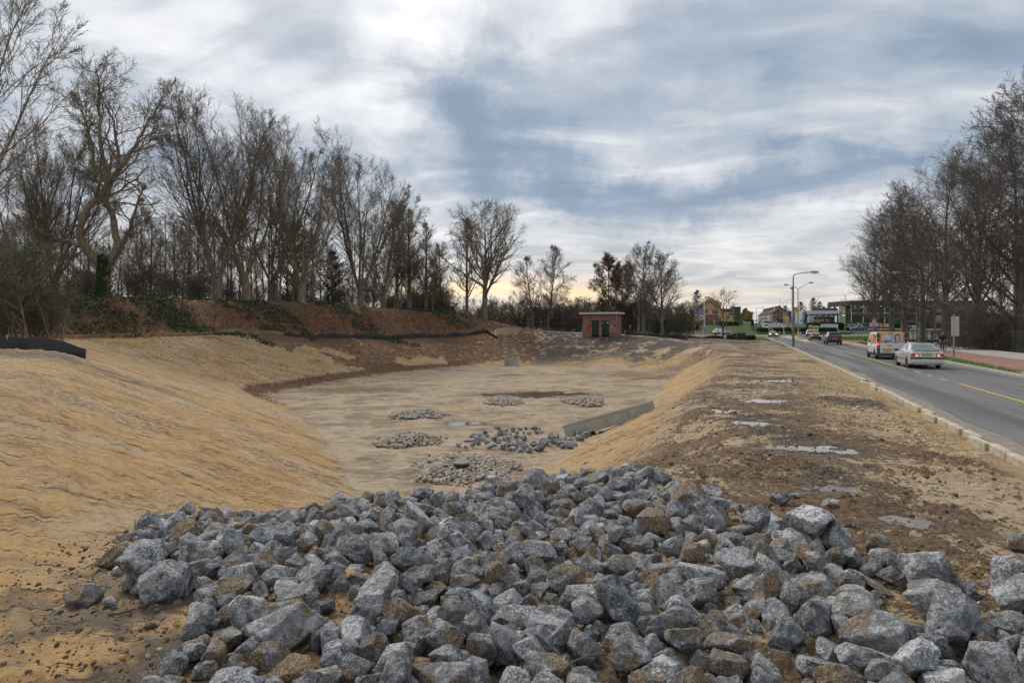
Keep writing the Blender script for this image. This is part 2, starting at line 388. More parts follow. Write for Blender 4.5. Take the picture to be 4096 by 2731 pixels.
def height(x, y, detail=True):
 shp = np.shape(x); x = np.asarray(x, float).ravel(); y = np.asarray(y, float).ravel()
 D, S = floor_dist(x, y)
 f = FLOOR_Z+np.maximum(D, 0)*S
 f = f+0.05*(fbm(x*.25, y*.25, 3, 2)-.5)*(D < 0)
 cy_ = np.clip(y, -5, 112); cx_ = np.clip(x, -40, 48)
 b = bench(cx_, cy_)
 rc = x-RS*y                                     # road coordinate
 # right of the muddy strip: flat at the road
 wr = sstep(1.5, 4.4, rc)*(y < 400)
 b = b*(1-wr)-.11*wr
 b = np.where(y > 112, b*(1-sstep(112, 135, y)), b)
 k = 0.35
 hh = np.clip(0.5+0.5*(b-f)/k, 0, 1); z = b*(1-hh)+f*hh-k*hh*(1-hh)*.5
 z = np.where(D < -0.6, f, z)
 z = np.maximum(z-dip(x, y), FLOOR_Z-.03)
 # earth bank behind the long silt fence
 sd, pr = side_dist(x, y, [(-60, 25)]+FENCE_B+[(4, 97), (12, 112), (20, 135)])
 amp = np.interp(pr, [0, .1, .2, .5, .7, .8, .9, 1], [3.0, 3.0, 3.2, 2.9, 1.6, .7, .2, .1])
 z = z+amp*sstep(.5, 6.5, sd)
 # left of the small silt fence the ground stays level, then joins the bank
 # far ground right of the pit
 road = (rc > 4.4) & (rc < 25)
 z = np.where((rc > 4.9) & (y < 240) & (rc < 22.5), -0.05, z)
 z = np.where((rc >= 22.5) & (y < 235), -0.05-0.5*sstep(22.5, 24, rc)*(1-sstep(100, 150, y)), z)
 up = (2.55*sstep(197, 223, y)+1.5*sstep(226.5, 229, y))*(1-sstep(.348, .358, x/np.maximum(y, 1)))*sstep(10, 50, x)   # grass rise under the yellow house
 far = 0.7*sstep(200, 225, y)+3.1*sstep(245, 320, y)+.9*sstep(330, 520, y)
 z = z+np.where(x > 10, np.maximum(up, far), far*1.0)*(sstep(195, 215, y))
 if detail:
  near = np.exp(-np.maximum(y-8, 0)/28.0)
  mud = mud_mask(x, y, D)
  n1 = fbm(x*1.1, y*1.1, 11, 3); n2 = fbm(x*5.3, y*5.3, 21, 3, .6)
  clod = np.clip(fbm(x*9, y*9, 31, 3, .6)-.42, 0, 1)*np.clip((fbm(x*.9, y*.9, 41, 3)-.36)*5, 0, 1)
  z = z+mud*((n1-.5)*.10+(n2-.5)*.05+clod*.19)*np.clip(.35+near, 0, 1)
  # raked and scraped streaks running across the sand faces
  sl = sstep(0.3, 1.5, D)*(1-sstep(14, 18, D))*(x < 3)
  a = math.radians(-52); us = x*math.cos(a)+y*math.sin(a); vs = -x*math.sin(a)+y*math.cos(a)
  st = fbm(us*.35, vs*4.0, 51, 4, .6)
  st2 = fbm(us*.8+7, vs*11.0, 55, 3, .6)
  z = z+sl*(np.abs(st-.5)*.20+(st2-.5)*.05+(n1-.5)*.10)*(.45+near*.7)
  sr = sstep(0.2, 1.0, D)*(1-sstep(4.2, 5.4, D))*(x-RS*y*.9 > -7)*(x > -.5)
  a = math.radians(-25); us = x*math.cos(a)+y*math.sin(a); vs = -x*math.sin(a)+y*math.cos(a)
  z = z+sr*(np.abs(fbm(us*.3, vs*4.5, 61, 3, .6)-.5)*.14+(fbm(us*.5, vs*12, 63, 2)-.5)*.03)
  fl = (D < 0.3)
  z = z+fl*((fbm(x*.7, y*.9, 71, 4, .55)-.5)*.15+(fbm(x*2.5, y*6, 75, 3)-.5)*.035)
  # low ridge across the floor
  rl = y-(47+0.12*x+1.5*np.sin(x*.3)); z = z+fl*.10*np.exp(-(rl/1.6)**2)*(x > -12)
  z = z+((sd > 0))*((fbm(x*1.3, y*1.3, 81, 3)-.5)*.5)*sstep(.5, 3, sd)
 return z.reshape(shp)
def mud_mask(x, y, D):
 rc = x-RS*y
 m = sstep(2.6, 4.8, D)*(1-sstep(3.9, 4.6, rc))*(x > -RS*0-1.0+0*y)
 m = m*sstep(-1.5, 1.0, x-(.10*(y-8)))
 far = sstep(78.5, 84, y)*(x > -2)*(rc < 3.8)
 return np.clip(np.maximum(m, far*.55), 0, 1)
def ground(x, y): return float(height(np.array([x]), np.array([y]), False)[0])
# ------------------------------------------------------------------ TERRAIN-END
def terrain_material():
 m, t, b = material('ground_soil')
 P = t.geo('Position')
 A = t.new('ShaderNodeSeparateColor'); t.put(A.inputs[0], t.attr('zone_a')); mud, grass, leaf = A.outputs[0], A.outputs[1], A.outputs[2]
 B = t.new('ShaderNodeSeparateColor'); t.put(B.inputs[0], t.attr('zone_b')); wet, dark, grav = B.outputs[0], B.outputs[1], B.outputs[2]
 nL = t.noise(P, .35, 5, .6); nM = t.noise(P, 1.7, 6, .62); nS = t.noise(P, 9, 6, .65); nT = t.noise(P, 45, 4, .7)
 # sand: ochre with paler and redder drifts, streaked
 ps = t.mapping(P, (0, 0, 0), (0, 0, math.radians(52)), (.5, 3.2, 1))
 ns = t.noise(ps, 1.0, 7, .62)
 sand = t.ramp(ns, [(.30, (.29, .17, .074)), (.43, (.45, .268, .108)), (.55, (.55, .345, .143)), (.68, (.48, .295, .122)), (.80, (.60, .41, .205))])
 sand = t.mix(t.mr(nL, .40, .62), sand, t.ramp(nM, [(.3, (.44, .30, .16)), (.6, (.53, .385, .225)), (.8, (.58, .45, .29))]))
 # dark cracks / scrape marks
 cr = t.mr(t.noise(t.mapping(P, (3, 1, 0), (0, 0, math.radians(50)), (.7, 6.0, 1)), 1.6, 6, .7), .57, .63)
 cr2 = t.mr(t.noise(t.mapping(P, (9, 1, 0), (0, 0, math.radians(54)), (1.5, 16, 1)), 1.7, 5, .72), .57, .66)
 sand = t.mix(t.math('MULTIPLY', cr2, .6), sand, (.20, .12, .055))
 sand = t.mix(t.math('MULTIPLY', cr, .85), sand, (.125, .072, .034))
 bd = t.mr(t.noise(t.mapping(P, (2, 6, 0), (0, 0, math.radians(52)), (.22, .9, 1)), 1.0, 5, .6), .50, .58)
 sand = t.mix(t.math('MULTIPLY', t.math('MULTIPLY', bd, t.mr(nS, .42, .58)), .75), sand, (.20, .125, .07))
 gp = t.mr(t.math('ADD', nM, t.math('MULTIPLY', t.math('SUBTRACT', nS, .5), .7)), .56, .66)
 sand = t.mix(t.math('MULTIPLY', gp, .45), sand, (.27, .19, .12))
 # pale wet floor
 nf = t.noise(t.mapping(P, (0, 0, 0), (0, 0, .15), (.9, 1.0, 1)), .8, 8, .68)
 flo = t.ramp(nf, [(.28, (.24, .175, .115)), (.42, (.36, .275, .185)), (.52, (.46, .365, .25)), (.62, (.44, .32, .19)), (.75, (.54, .44, .31))])
 fm = t.mr(t.noise(t.mapping(P, (5, 0, 0), (0, 0, 0), (1, 1.1, 1)), 2.4, 8, .74), .56, .63)
 flo = t.mix(t.math('MULTIPLY', fm, .70), flo, (.15, .105, .065))
 fk = t.mr(t.noise(t.mapping(P, (1, 7, 0), (0, 0, .2), (.4, .5, 1)), 1.1, 7, .68), .50, .58)
 flo = t.mix(t.math('MULTIPLY', fk, .70), flo, (.21, .15, .092))
 fo = t.mr(t.noise(t.mapping(P, (4, 2, 0), (0, 0, .1), (.3, .7, 1)), .9, 4, .55), .56, .64)
 flo = t.mix(t.math('MULTIPLY', fo, .6), flo, (.50, .33, .16))
 c = t.mix(wet, sand, flo)
 # brown clods in the mud
 pm = t.math('ADD', nM, t.math('MULTIPLY', t.math('SUBTRACT', nS, .5), .95))
 mm = t.math('MULTIPLY', t.mr(t.math('ADD', pm, t.math('MULTIPLY', t.math('SUBTRACT', nL, .5), 1.1)), .425, .51), mud)
 brown = t.ramp(nS, [(.28, (.060, .034, .018)), (.45, (.145, .088, .046)), (.60, (.23, .148, .082)), (.78, (.34, .24, .14))])
 mudc = t.mix(t.mr(nM, .35, .65), (.44, .32, .195), (.54, .41, .27))
 c = t.mix(mud, c, mudc)
 c = t.mix(mm, c, brown)
 # yellow-white gravel
 vc = t.voro(P, 22, 'F1', 'Color'); vr_, vg_, vb_ = t.xyz(vc)
 gcol = t.ramp(vr_, [(0, (.20, .12, .05)), (.4, (.42, .27, .10)), (.75, (.55, .38, .16)), (.93, (.75, .70, .60))])
 gm = t.math('MULTIPLY', grav, t.mr(t.math('ADD', nM, t.math('MULTIPLY', vg_, .3)), .50, .66))
 c = t.mix(gm, c, gcol)
 # dark grey topsoil
 dm = t.math('MULTIPLY', dark, t.mr(t.math('ADD', nM, t.math('MULTIPLY', t.math('SUBTRACT', nL, .5), .9)), .36, .54))
 dcol = t.ramp(nS, [(.3, (.055, .045, .038)), (.55, (.11, .09, .075)), (.75, (.19, .155, .12))])
 c = t.mix(dm, c, dcol)
 # fallen leaves
 lv = t.voro(P, 9.0, 'F1', 'Color'); l1, l2, l3 = t.xyz(lv)
 lm = t.math('MULTIPLY', t.mr(t.math('ADD', t.math('ADD', nM, t.math('MULTIPLY', t.math('SUBTRACT', nS, .5), .8)), t.math('MULTIPLY', t.math('SUBTRACT', leaf, .5), 1.1)), .46, .58), t.mr(leaf, .0, .15))
 lcol = t.ramp(l1, [(0, (.07, .036, .02)), (.5, (.145, .072, .038)), (.85, (.22, .115, .06)), (1, (.30, .17, .09))])
 c = t.mix(lm, c, lcol)
 # grass
 gn = t.math('ADD', t.math('MULTIPLY', t.noise(P, 3.0, 6, .7), .5), t.math('MULTIPLY', t.noise(P, .22, 5, .65), .5))
 gc = t.ramp(gn, [(.3, (.04, .055, .018)), (.5, (.068, .095, .026)), (.7, (.10, .13, .038)), (.85, (.17, .155, .07))])
 c = t.mix(t.mr(t.math('ADD', grass, t.math('MULTIPLY', t.math('SUBTRACT', gn, .5), .7)), .45, .6), c, gc)
 # small stones and grit everywhere
 sp = t.voro(P, 38, 'F1', 'Distance'); sc = t.voro(P, 38, 'F1', 'Color'); s1, s2, s3 = t.xyz(sc)
 spk = t.math('MULTIPLY', t.mr(sp, .16, .26, 1, 0), t.mr(s1, .86, .9))
 c = t.mix(t.math('MULTIPLY', spk, t.math('SUBTRACT', 1.0, grass)), c, t.mix(s2, (.30, .26, .22), (.72, .68, .60)))
 c = t.vmath('SCALE', c, scale=t.mr(nT, .3, .7, .82, 1.16, False))
 t.put(b.inputs['Base Color'], c)
 wetness = t.math('MULTIPLY', t.math('MAXIMUM', wet, t.math('MULTIPLY', mud, .6)), t.mr(nM, .52, .66))
 t.put(b.inputs['Roughness'], t.math('SUBTRACT', .92, t.math('MULTIPLY', wetness, .50)))
 b.inputs['Specular IOR Level'].default_value = .35
 h = t.math('ADD', t.math('MULTIPLY', nS, .6), t.math('ADD', t.math('MULTIPLY', nT, .25), t.math('MULTIPLY', nM, .8)))
 h = t.math('SUBTRACT', h, t.math('MULTIPLY', cr, .35))
 h = t.math('ADD', h, t.math('MULTIPLY', mm, .5))
 h = t.math('ADD', h, t.math('MULTIPLY', spk, .12))
 t.put(b.inputs['Normal'], t.bump(h, 1.0, .10))
 return m
def blob(x, y, cx, cy, rx, ry, seed=0, soft=.5, amp=.8):
 r = np.hypot((x-cx)/rx, (y-cy)/ry)+(fbm(x*1.5/rx*2+seed, y*1.5/ry*2, 90+seed, 3)-.5)*amp
 return 1-sstep(1-soft, 1, r)
def PX(u, v, z=0.0):
 Y = 2730.67*(EYE-z)/(v-1304.0); return ((u-2048)/2730.67*Y, Y)
def at(u, Y): return (u-2048)/2730.67*Y
def puddle_level(cx, cy):
 return float(height(np.array([cx]), np.array([cy]), False)[0])-.01
def build_terrain():
 ys = [-9., -6., -4., -2.5, -1.2, 0., .8, 1.4, 1.9]
 y = 2.2
 while y < 10: ys.append(y); y += .04
 while y < 130: ys.append(y); y += .042*(y/10)**1.65
 while y < 1500: ys.append(y); y *= 1.045
 ys = np.array(ys)
 tt = np.r_[-4, -2.6, -1.8, -1.35, np.linspace(-1.05, 1.05, 560), 1.35, 1.8, 2.6, 4]
 Yg, T = np.meshgrid(ys, tt, indexing='ij')
 Xg = T*(np.maximum(Yg, 0)+3.2)*.80
 nr, nc = Yg.shape
 X = Xg.ravel(); Y = Yg.ravel()
 D, S = floor_dist(X, Y)
 Z = height(X, Y)
 soak = np.zeros_like(Z)
 for (cx, cy, rx, ry, dep) in PUDDLES:
  lv = puddle_level(cx, cy); fb = 1-sstep(1.15, 1.9, np.hypot((X-cx)/rx, (Y-cy)/ry)); m_ = fb > 0; Z[m_] = Z[m_]*(1-fb[m_])+(lv+.028+(fbm(X[m_]*3, Y[m_]*3, 17, 3)-.5)*.05)*fb[m_]
  bb = blob(X, Y, cx, cy, rx*1.05, ry*1.05, 7, .5, 1.6); Z = Z*(1-bb)+(lv-dep)*bb; soak = np.maximum(soak, fb)
 rc = X-RS*Y
 mud = mud_mask(X, Y, D)
 inner = (1-sstep(-.3, .5, D))
 sd, pr = side_dist(X, Y, [(-60, 25)]+FENCE_B+[(4, 97), (12, 112), (20, 135)])
 wet = np.clip(inner+mud*.25, 0, 1)
 leafband = np.exp(-((D-.9)/1.0)**2)*sstep(36, 44, Y)*(X < 0)*(1-sstep(72, 80, Y))*.75
 slope = sstep(.3, 2, D)*(X < 3)*sstep(38, 62, Y)*(sd < .5)
 leaf = np.clip(leafband+slope*.60*(fbm(X*.12, Y*.12, 5, 3) > .42)*1.0+(sd > .3)*.98+sstep(-2.2, -.3, sd)*(X < -5)*.55, 0, 1)
 leaf = np.where((Y > 118), np.where(X < 35, .6, 0), leaf)
 leaf = np.where((X > 4)&(sd > .3)&(Y > 97), .35, leaf)
 dark = np.clip(sstep(77, 81, Y)*(1-sstep(100, 110, Y))*(X > 1)*(rc < 4)+blob(X, Y, 17, 76, 6, 6, 2), 0, 1)
 for (u, v, z, rx, ry) in [(3220, 1770, 0, .9, 2.6), (3350, 1900, 0, .6, 1.1), (3000, 1680, 0, 1.0, 2.5), (3430, 1600, 0, 1.2, 2.0), (3650, 1600, 0, .8, 1.6), (2050, 1500, FLOOR_Z, 2.2, 1.2), (1790, 1478, FLOOR_Z, 2.2, 1.0), (2600, 1460, -1.2, 5, 6)]:
  px, py = PX(u, v, z); dark = np.maximum(dark, .9*blob(X, Y, px, py, rx, ry, 3))
 dark = np.maximum(dark, .85*blob(X, Y, -2.55, 5.2, 1.5, 1.3, 4))
 dark = np.maximum(dark, .7*blob(X, Y, -17.5, 25.6, 6, 1.9, 5))
 dark = np.maximum(dark, .55*blob(X, Y, -1.0, 6.5, 3.6, 4.5, 6, .3)); wet = np.maximum(wet, soak*.8); dark = np.maximum(dark, .42*soak)
 grav = np.clip(sstep(.8, 3.4, rc)*(1-sstep(4.2, 4.6, rc))*(Y < 70)*(Y > 3)*(fbm(X*.4, Y*.25, 6, 3) > .40)*1.0, 0, 1)
 grass = np.zeros_like(X)
 grass = np.maximum(grass, ((Y > 100)&(X > 5)&(rc < 2.5)&(sd < 60)&(Y < 150)).astype(float)*(sstep(102, 108, Y)))
 grass = np.maximum(grass, ((rc > 23.5)).astype(float)*.8)
 grass = np.maximum(grass, (Y > 193).astype(float)*(X > 12))
 leaf = np.where(grass > .5, leaf*.3, leaf)
 grass = np.maximum(grass, .75*((sd > 5)&(Y > 60)&(X < 3)).astype(float)*(fbm(X*.3, Y*.3, 8, 3) > .55))
 idx = np.arange(nr*nc).reshape(nr, nc)
 F = np.stack([idx[:-1, :-1], idx[:-1, 1:], idx[1:, 1:], idx[1:, :-1]], -1).reshape(-1, 4)
 me = fast_mesh(np.stack([X, Y, Z], 1), F, [terrain_material()], smooth=True, name='ground')
 add_attr(me, 'zone_a', np.stack([mud, grass, leaf], 1)); add_attr(me, 'zone_b', np.stack([wet, dark, grav], 1))
 o = obj('ground', me); tag(o, 'excavated sandy basin, its banks and the muddy strip beside the road', kind='structure')
 return o
# puddle centres: x, y, radius x, radius y, depth
_p = lambda u, v, z, rx, ry, d: (*PX(u, v, z), rx, ry, d)
PUDDLES = [_p(2150, 1577, FLOOR_Z, 4.2, 1.7, .09), _p(2560, 1497, FLOOR_Z, 4.0, 3.4, .07), _p(1850, 1692, FLOOR_Z, .9, .6, .06), _p(3230, 1795, 0, .85, .6, .03), _p(3620, 2082, 0, .36, .34, .03), _p(3060, 1600, 0, 1.0, .8, .03),
  _p(2900, 1640, 0, .7, .6, .03), _p(3020, 1690, 0, .6, .5, .03), _p(3330, 1955, 0, .36, .40, .03), _p(3110, 1525, 0, 1.3, .8, .03), _p(1450, 1560, FLOOR_Z, 3.0, 2.2, .07)]
ground_obj = build_terrain()
def puddle_material(name, col, rough):
 m, t, b = material(name)
 P = t.geo('Position')
 t.put(b.inputs['Base Color'], t.mix(t.noise(P, 1.2, 4), col, tuple(k*.8 for k in col)))
 b.inputs['Roughness'].default_value = rough; b.inputs['IOR'].default_value = 1.33
 b.inputs['Specular IOR Level'].default_value = .8
 t.put(b.inputs['Normal'], t.bump(t.noise(P, 7, 3), .06, .01))
 return m
def build_puddles():
 mw = puddle_material('murky_water', (.17, .13, .085), .05); mo = puddle_material('silty_water', (.36, .23, .10), .22)
 labels = ['long bright puddle reflecting the sky on the basin floor behind two cobble heaps', 'wide muddy ochre pool at the far right end of the basin floor', 'small dark puddle between cobble heap and rubble spread on the basin floor',
   'bright puddle in the middle of the muddy strip, level with the grey soil patch', 'pale puddle in the mud nearest the rock pile', 'puddle in the mud about level with the concrete channel top', 'small puddle in mud just right of the basin shoulder',
   'small puddle between two others on the trampled mud strip', 'shallow puddle on smooth mud behind the nearest one', 'farthest puddle on the mud strip, close to the kerb', 'ochre silty pool at the left foot of the basin floor']
 for i, ((cx, cy, rx, ry, dep), lb) in enumerate(zip(PUDDLES, labels)):
  n = 40; vs = []
  lvl = puddle_level(cx, cy)
  for k in range(n):
   a = 2*PI*k/n; rr = 1.3
   vs.append((cx+math.cos(a)*rx*rr, cy+math.sin(a)*ry*rr, lvl))
  me = mesh_from(vs+[(cx, cy, lvl)], [(k, (k+1) % n, n) for k in range(n)], [mo if i in (1, 10) else mw])
  tag(obj('puddle', me), lb, 'puddle', 'puddles left by rain')
build_puddles()
# settled rocks, eight numbers each: x y z (cm), quaternion x y z (1/50), size (cm), shape*5+colour
ROCKS = [
-167,499,15,0,-6,50,55,69,257,480,18,10,-13,1,42,95,317,490,30,33,2,9,49,68,302,425,23,1,12,15,40,88,-312,612,9,0,-5,1,44,48,81,530,23,-14,-42,-11,38,8,249,424,28,6,-13,-45,34,36,375,618,19,0,3,37,51,95,230,518,16,0,41,-16,30,45,-352,651,15,9,-4,-9,44,53,-114,585,7,-45,-16,-9,39,6,78,445,23,0,-13,48,23,45,-168,466,9,-13,-4,16,30,57,-3,475,15,-7,25,-7,36,40,114,491,19,-31,-2,11,39,27,
309,716,35,0,11,21,52,1,205,625,20,1,-12,40,31,10,237,447,13,1,7,45,39,13,22,428,21,6,1,-9,28,37,259,527,19,6,-10,-1,37,26,-325,717,6,2,-8,49,43,86,344,557,17,-18,-27,28,45,15,49,466,15,2,34,0,27,30,-41,423,17,0,5,-50,31,20,407,545,25,-4,-16,-10,39,35,194,489,14,-18,10,45,30,97,138,439,20,-12,-3,-48,25,97,148,465,21,49,5,1,33,27,153,556,20,-6,10,48,28,85,-161,694,10,-18,16,-5,38,58,
-142,439,12,-14,-2,-10,36,44,430,575,21,-7,5,-39,58,58,262,581,12,0,1,50,40,2,160,431,12,7,15,-35,31,53,-29,550,9,-3,16,-11,33,53,-71,418,20,-29,34,-11,34,93,49,592,15,-2,11,-48,32,52,213,554,22,-7,24,-43,34,2,-373,596,2,9,-4,47,25,47,201,416,20,9,-49,3,26,47,-121,469,11,-33,-10,21,35,76,128,564,14,-8,30,13,30,47,330,696,17,-8,29,-13,37,52,-99,483,7,-11,24,39,25,85,-45,479,15,-2,33,3,30,30,
157,755,18,1,14,-1,39,84,28,507,13,-3,5,5,38,13,-115,501,10,-22,-31,15,28,1,161,581,23,4,1,48,39,35,-94,648,11,-26,3,4,39,22,-87,537,7,8,22,13,31,89,-21,466,19,8,29,20,23,52,148,491,15,-36,6,-26,29,12,92,432,12,3,-10,22,30,46,-103,448,11,10,-8,-4,26,62,-244,534,8,-17,8,-13,28,50,-58,717,9,20,11,-17,46,88,-170,547,19,-8,-9,42,30,13,-214,538,12,11,21,22,24,46,57,515,23,7,-3,-47,27,56,
115,463,24,13,38,17,23,15,221,840,22,-8,5,-38,45,49,22,481,13,-19,16,-1,32,8,-230,462,6,19,1,37,21,53,-8,599,15,19,23,-5,34,92,1,528,11,-13,5,-9,30,6,-243,741,15,17,16,-44,30,48,260,412,18,-14,-1,14,38,21,198,440,12,17,39,19,30,18,-132,708,9,5,1,44,34,50,-46,517,20,-16,19,43,23,97,26,659,21,6,4,48,29,1,-175,612,11,-10,19,44,30,53,-45,455,15,3,6,5,22,53,220,477,9,-21,-4,28,28,41,
-72,510,9,11,16,40,29,62,-111,801,12,-20,18,-2,45,72,-407,849,7,-34,-23,3,37,84,205,526,11,20,5,36,29,51,-214,503,5,0,0,23,28,2,-204,467,13,-27,18,-9,19,54,-303,731,16,12,17,31,28,46,75,637,11,-28,15,-13,30,7,-421,723,2,7,-11,-47,34,64,271,755,26,-31,-7,16,32,95,173,666,13,4,-11,3,30,59,123,700,12,-18,-12,44,35,77,299,705,14,-3,12,-48,42,26,37,476,23,30,28,4,22,0,205,577,13,-2,-4,42,38,98,
-120,753,8,3,11,-16,42,80,-241,662,7,18,29,-8,30,59,369,517,11,-15,-3,47,30,40,-71,691,7,-7,-1,-49,32,48,82,491,10,8,-2,48,26,48,4,666,10,-6,-25,-43,33,81,217,405,33,-27,-6,-11,17,41,-75,448,17,15,-3,-16,26,81,13,461,20,4,8,6,21,31,189,538,13,19,-10,-44,29,27,-28,440,10,3,-10,28,25,45,-117,537,6,-3,21,30,28,88,215,529,28,16,-21,13,18,0,-270,754,11,8,9,-4,37,23,-387,719,7,5,-6,6,39,46,
186,474,7,1,1,41,17,2,-206,456,6,-1,1,-9,17,30,-29,492,19,-12,-1,6,21,57,-242,586,8,4,-18,32,28,82,-239,521,4,-29,-4,17,21,35,107,453,10,4,-5,48,24,47,109,414,16,-4,31,-1,28,52,229,800,16,-8,14,-4,41,58,350,622,10,-8,-2,-48,24,7,131,519,20,11,12,14,28,96,-4,568,8,2,3,27,28,6,-74,576,6,-15,-16,-4,27,65,127,453,10,0,20,21,23,87,168,689,13,-6,4,-44,41,77,3,416,14,10,-22,-33,34,63,
-288,659,5,17,39,0,25,12,228,757,16,16,33,-10,36,1,-153,610,5,2,41,-10,22,5,-248,634,9,-11,-18,-43,30,31,16,850,26,6,25,-15,29,45,178,507,8,17,10,-45,20,52,-346,789,10,-7,-3,5,40,29,287,469,14,-6,9,47,24,18,152,850,10,-10,-3,-3,29,89,-121,439,10,-21,-1,45,26,76,275,623,23,-12,-12,38,24,16,-42,593,14,-6,-12,-47,26,72,-94,511,8,14,16,24,24,17,234,624,14,-9,31,-2,31,41,241,644,15,1,20,10,34,95,
-223,476,11,-5,-6,2,18,98,83,413,19,-19,7,3,23,97,-65,624,9,1,27,6,27,63,-185,479,7,-12,44,11,21,33,-87,572,21,-25,-15,-41,18,48,-44,623,8,-24,28,-10,36,43,-493,937,10,-42,-22,17,36,92,331,660,11,-24,-2,-41,26,71,388,582,10,-31,17,-17,25,68,-187,444,6,23,7,5,20,1,-129,489,11,-8,27,-12,26,66,312,661,12,-4,38,20,24,62,150,931,22,-4,-6,-6,35,73,342,645,9,-20,6,38,21,11,101,842,10,-5,11,8,35,63,
-215,688,1,2,4,5,25,10,123,657,9,2,2,48,27,6,57,575,10,-20,-11,-3,33,66,-73,478,9,-8,-13,-15,24,12,6,585,11,21,-22,-4,23,18,336,463,19,-2,39,-28,23,35,361,498,14,-14,13,-14,19,13,-174,800,6,12,-3,0,38,65,91,469,11,2,29,30,26,18,21,620,9,-17,-1,47,23,30,-307,671,2,15,6,-7,29,30,-210,874,6,27,13,1,37,16,197,733,25,13,-7,-22,25,53,-27,729,7,-19,-20,30,28,60,549,738,10,6,1,4,30,7,
-78,604,16,3,-6,3,20,12,-70,601,4,-5,-8,44,30,72,-334,930,6,-11,-1,49,36,82,51,935,15,-2,-17,-30,36,55,104,539,8,9,4,-13,24,82,-49,677,6,6,10,-44,31,63,107,711,21,-21,8,45,23,33,162,501,14,6,44,9,29,41,340,494,17,5,-42,27,22,42,-208,758,15,26,-2,-25,24,87,193,807,14,5,26,-4,30,47,37,976,22,16,9,-26,36,61,-171,664,9,17,26,21,30,40,-53,442,10,-3,19,6,27,44,375,702,11,36,26,1,25,34,
294,593,11,-11,25,20,21,47,277,554,13,-4,4,50,33,81,95,623,16,-11,-38,-20,18,50,-266,658,2,10,-1,49,28,47,-216,613,11,0,-8,-19,22,63,224,539,23,-16,41,10,24,31,-4,842,9,-8,8,8,39,60,-229,548,3,-18,-9,38,23,80,245,506,15,17,12,-14,20,51,23,640,7,16,10,46,27,50,-19,650,9,-3,-14,23,28,7,-216,653,1,1,9,49,26,11,73,687,12,5,30,-11,26,34,51,732,10,8,-10,-19,27,31,275,646,21,1,-3,26,23,54,
-234,689,8,4,26,-32,21,98,124,1000,10,6,-3,-18,35,12,-126,419,15,-11,10,45,24,38,182,747,17,-3,-1,45,29,43,194,510,10,6,19,-36,20,67,-130,979,8,1,43,7,33,18,-138,499,9,20,33,-9,19,10,-110,716,8,-2,32,1,25,33,-146,808,7,-30,11,-38,26,12,291,618,10,6,-2,-33,25,95,-212,703,13,-3,20,46,20,10,-188,465,5,-4,11,-9,18,62,-384,812,2,-23,-44,4,24,46,-301,785,8,-22,-14,-18,32,52,102,637,14,3,15,-45,27,27,
-7,935,20,-14,43,-12,32,97,-191,533,8,-4,18,1,28,10,250,746,12,-7,-13,-34,33,27,-169,634,6,-2,-10,7,30,41,-249,702,2,24,-6,-38,32,88,-36,936,6,-16,13,-7,34,41,103,563,9,-6,10,-44,35,91,43,548,11,-10,28,6,22,67,-13,582,8,14,31,-28,19,33,-266,598,1,-20,10,-3,28,41,101,686,7,-5,16,-5,24,52,179,557,8,-10,7,34,22,84,220,1005,12,4,10,30,30,80,224,392,20,12,10,13,31,12,160,545,7,-14,16,-45,23,22,
-219,599,3,-14,23,-15,20,20,-22,813,8,9,14,-44,34,82,-297,894,10,-38,27,14,24,6,126,589,12,-6,41,-4,28,7,-254,1023,0,14,5,-11,36,16,146,597,11,-2,-4,-31,30,45,-88,431,9,15,-31,-28,25,53,318,490,7,-21,3,15,21,40,366,672,9,0,2,49,28,1,-8,792,7,15,7,-10,24,90,-136,622,4,-9,9,-4,25,24,275,844,9,16,-13,-39,30,43,26,600,5,15,44,16,21,90,-181,571,12,-2,15,-3,38,26,262,663,11,-3,0,-18,32,97,
-233,878,15,-36,-27,-17,28,22,67,509,8,26,11,-8,20,18,-53,694,17,-9,19,12,27,21,265,913,12,-1,1,-37,36,98,62,537,17,-28,21,8,27,40,206,707,13,15,-18,44,27,74,258,706,11,22,-2,-20,27,82,168,522,9,-15,20,42,28,86,77,451,9,-2,0,-43,24,98,-120,880,8,-13,5,48,36,77,139,633,8,6,14,-48,29,70,147,887,12,14,8,-12,30,58,-56,527,8,2,-2,31,29,91,56,495,9,25,-15,-39,19,98,-49,788,12,-7,18,0,27,57,
122,899,12,-19,19,-35,35,62,17,565,6,-7,-21,-41,20,52,95,746,6,11,18,45,23,52,157,452,10,-9,9,18,26,63,-431,982,10,-1,1,-50,36,32,213,682,12,-21,-22,28,32,63,-219,837,9,1,26,38,28,98,-75,857,7,4,-18,-12,25,15,-232,562,10,30,5,2,20,62,-288,708,1,3,44,-18,24,60,287,449,9,-1,16,26,20,86,5,741,6,-17,-38,24,25,52,354,899,9,-42,6,-11,26,68,-116,637,7,-2,0,6,28,30,-363,726,12,26,-19,-31,19,58,
-175,524,19,-2,10,-47,26,74,-198,745,5,10,-2,-32,35,76,-93,563,9,-2,34,3,23,13,305,682,12,7,-22,9,24,35,-453,903,5,4,16,-13,34,51,-157,571,2,48,-9,5,19,73,34,580,4,-8,18,-24,20,42,301,795,9,-8,6,-22,36,71,-506,1067,3,-14,4,-6,32,33,360,644,9,25,-10,-36,22,17,225,698,18,40,-12,10,25,42,3,508,9,25,17,-30,19,48,-355,637,-2,-7,13,-1,17,83,-363,836,2,12,-3,14,33,27,89,875,18,3,15,3,24,34,
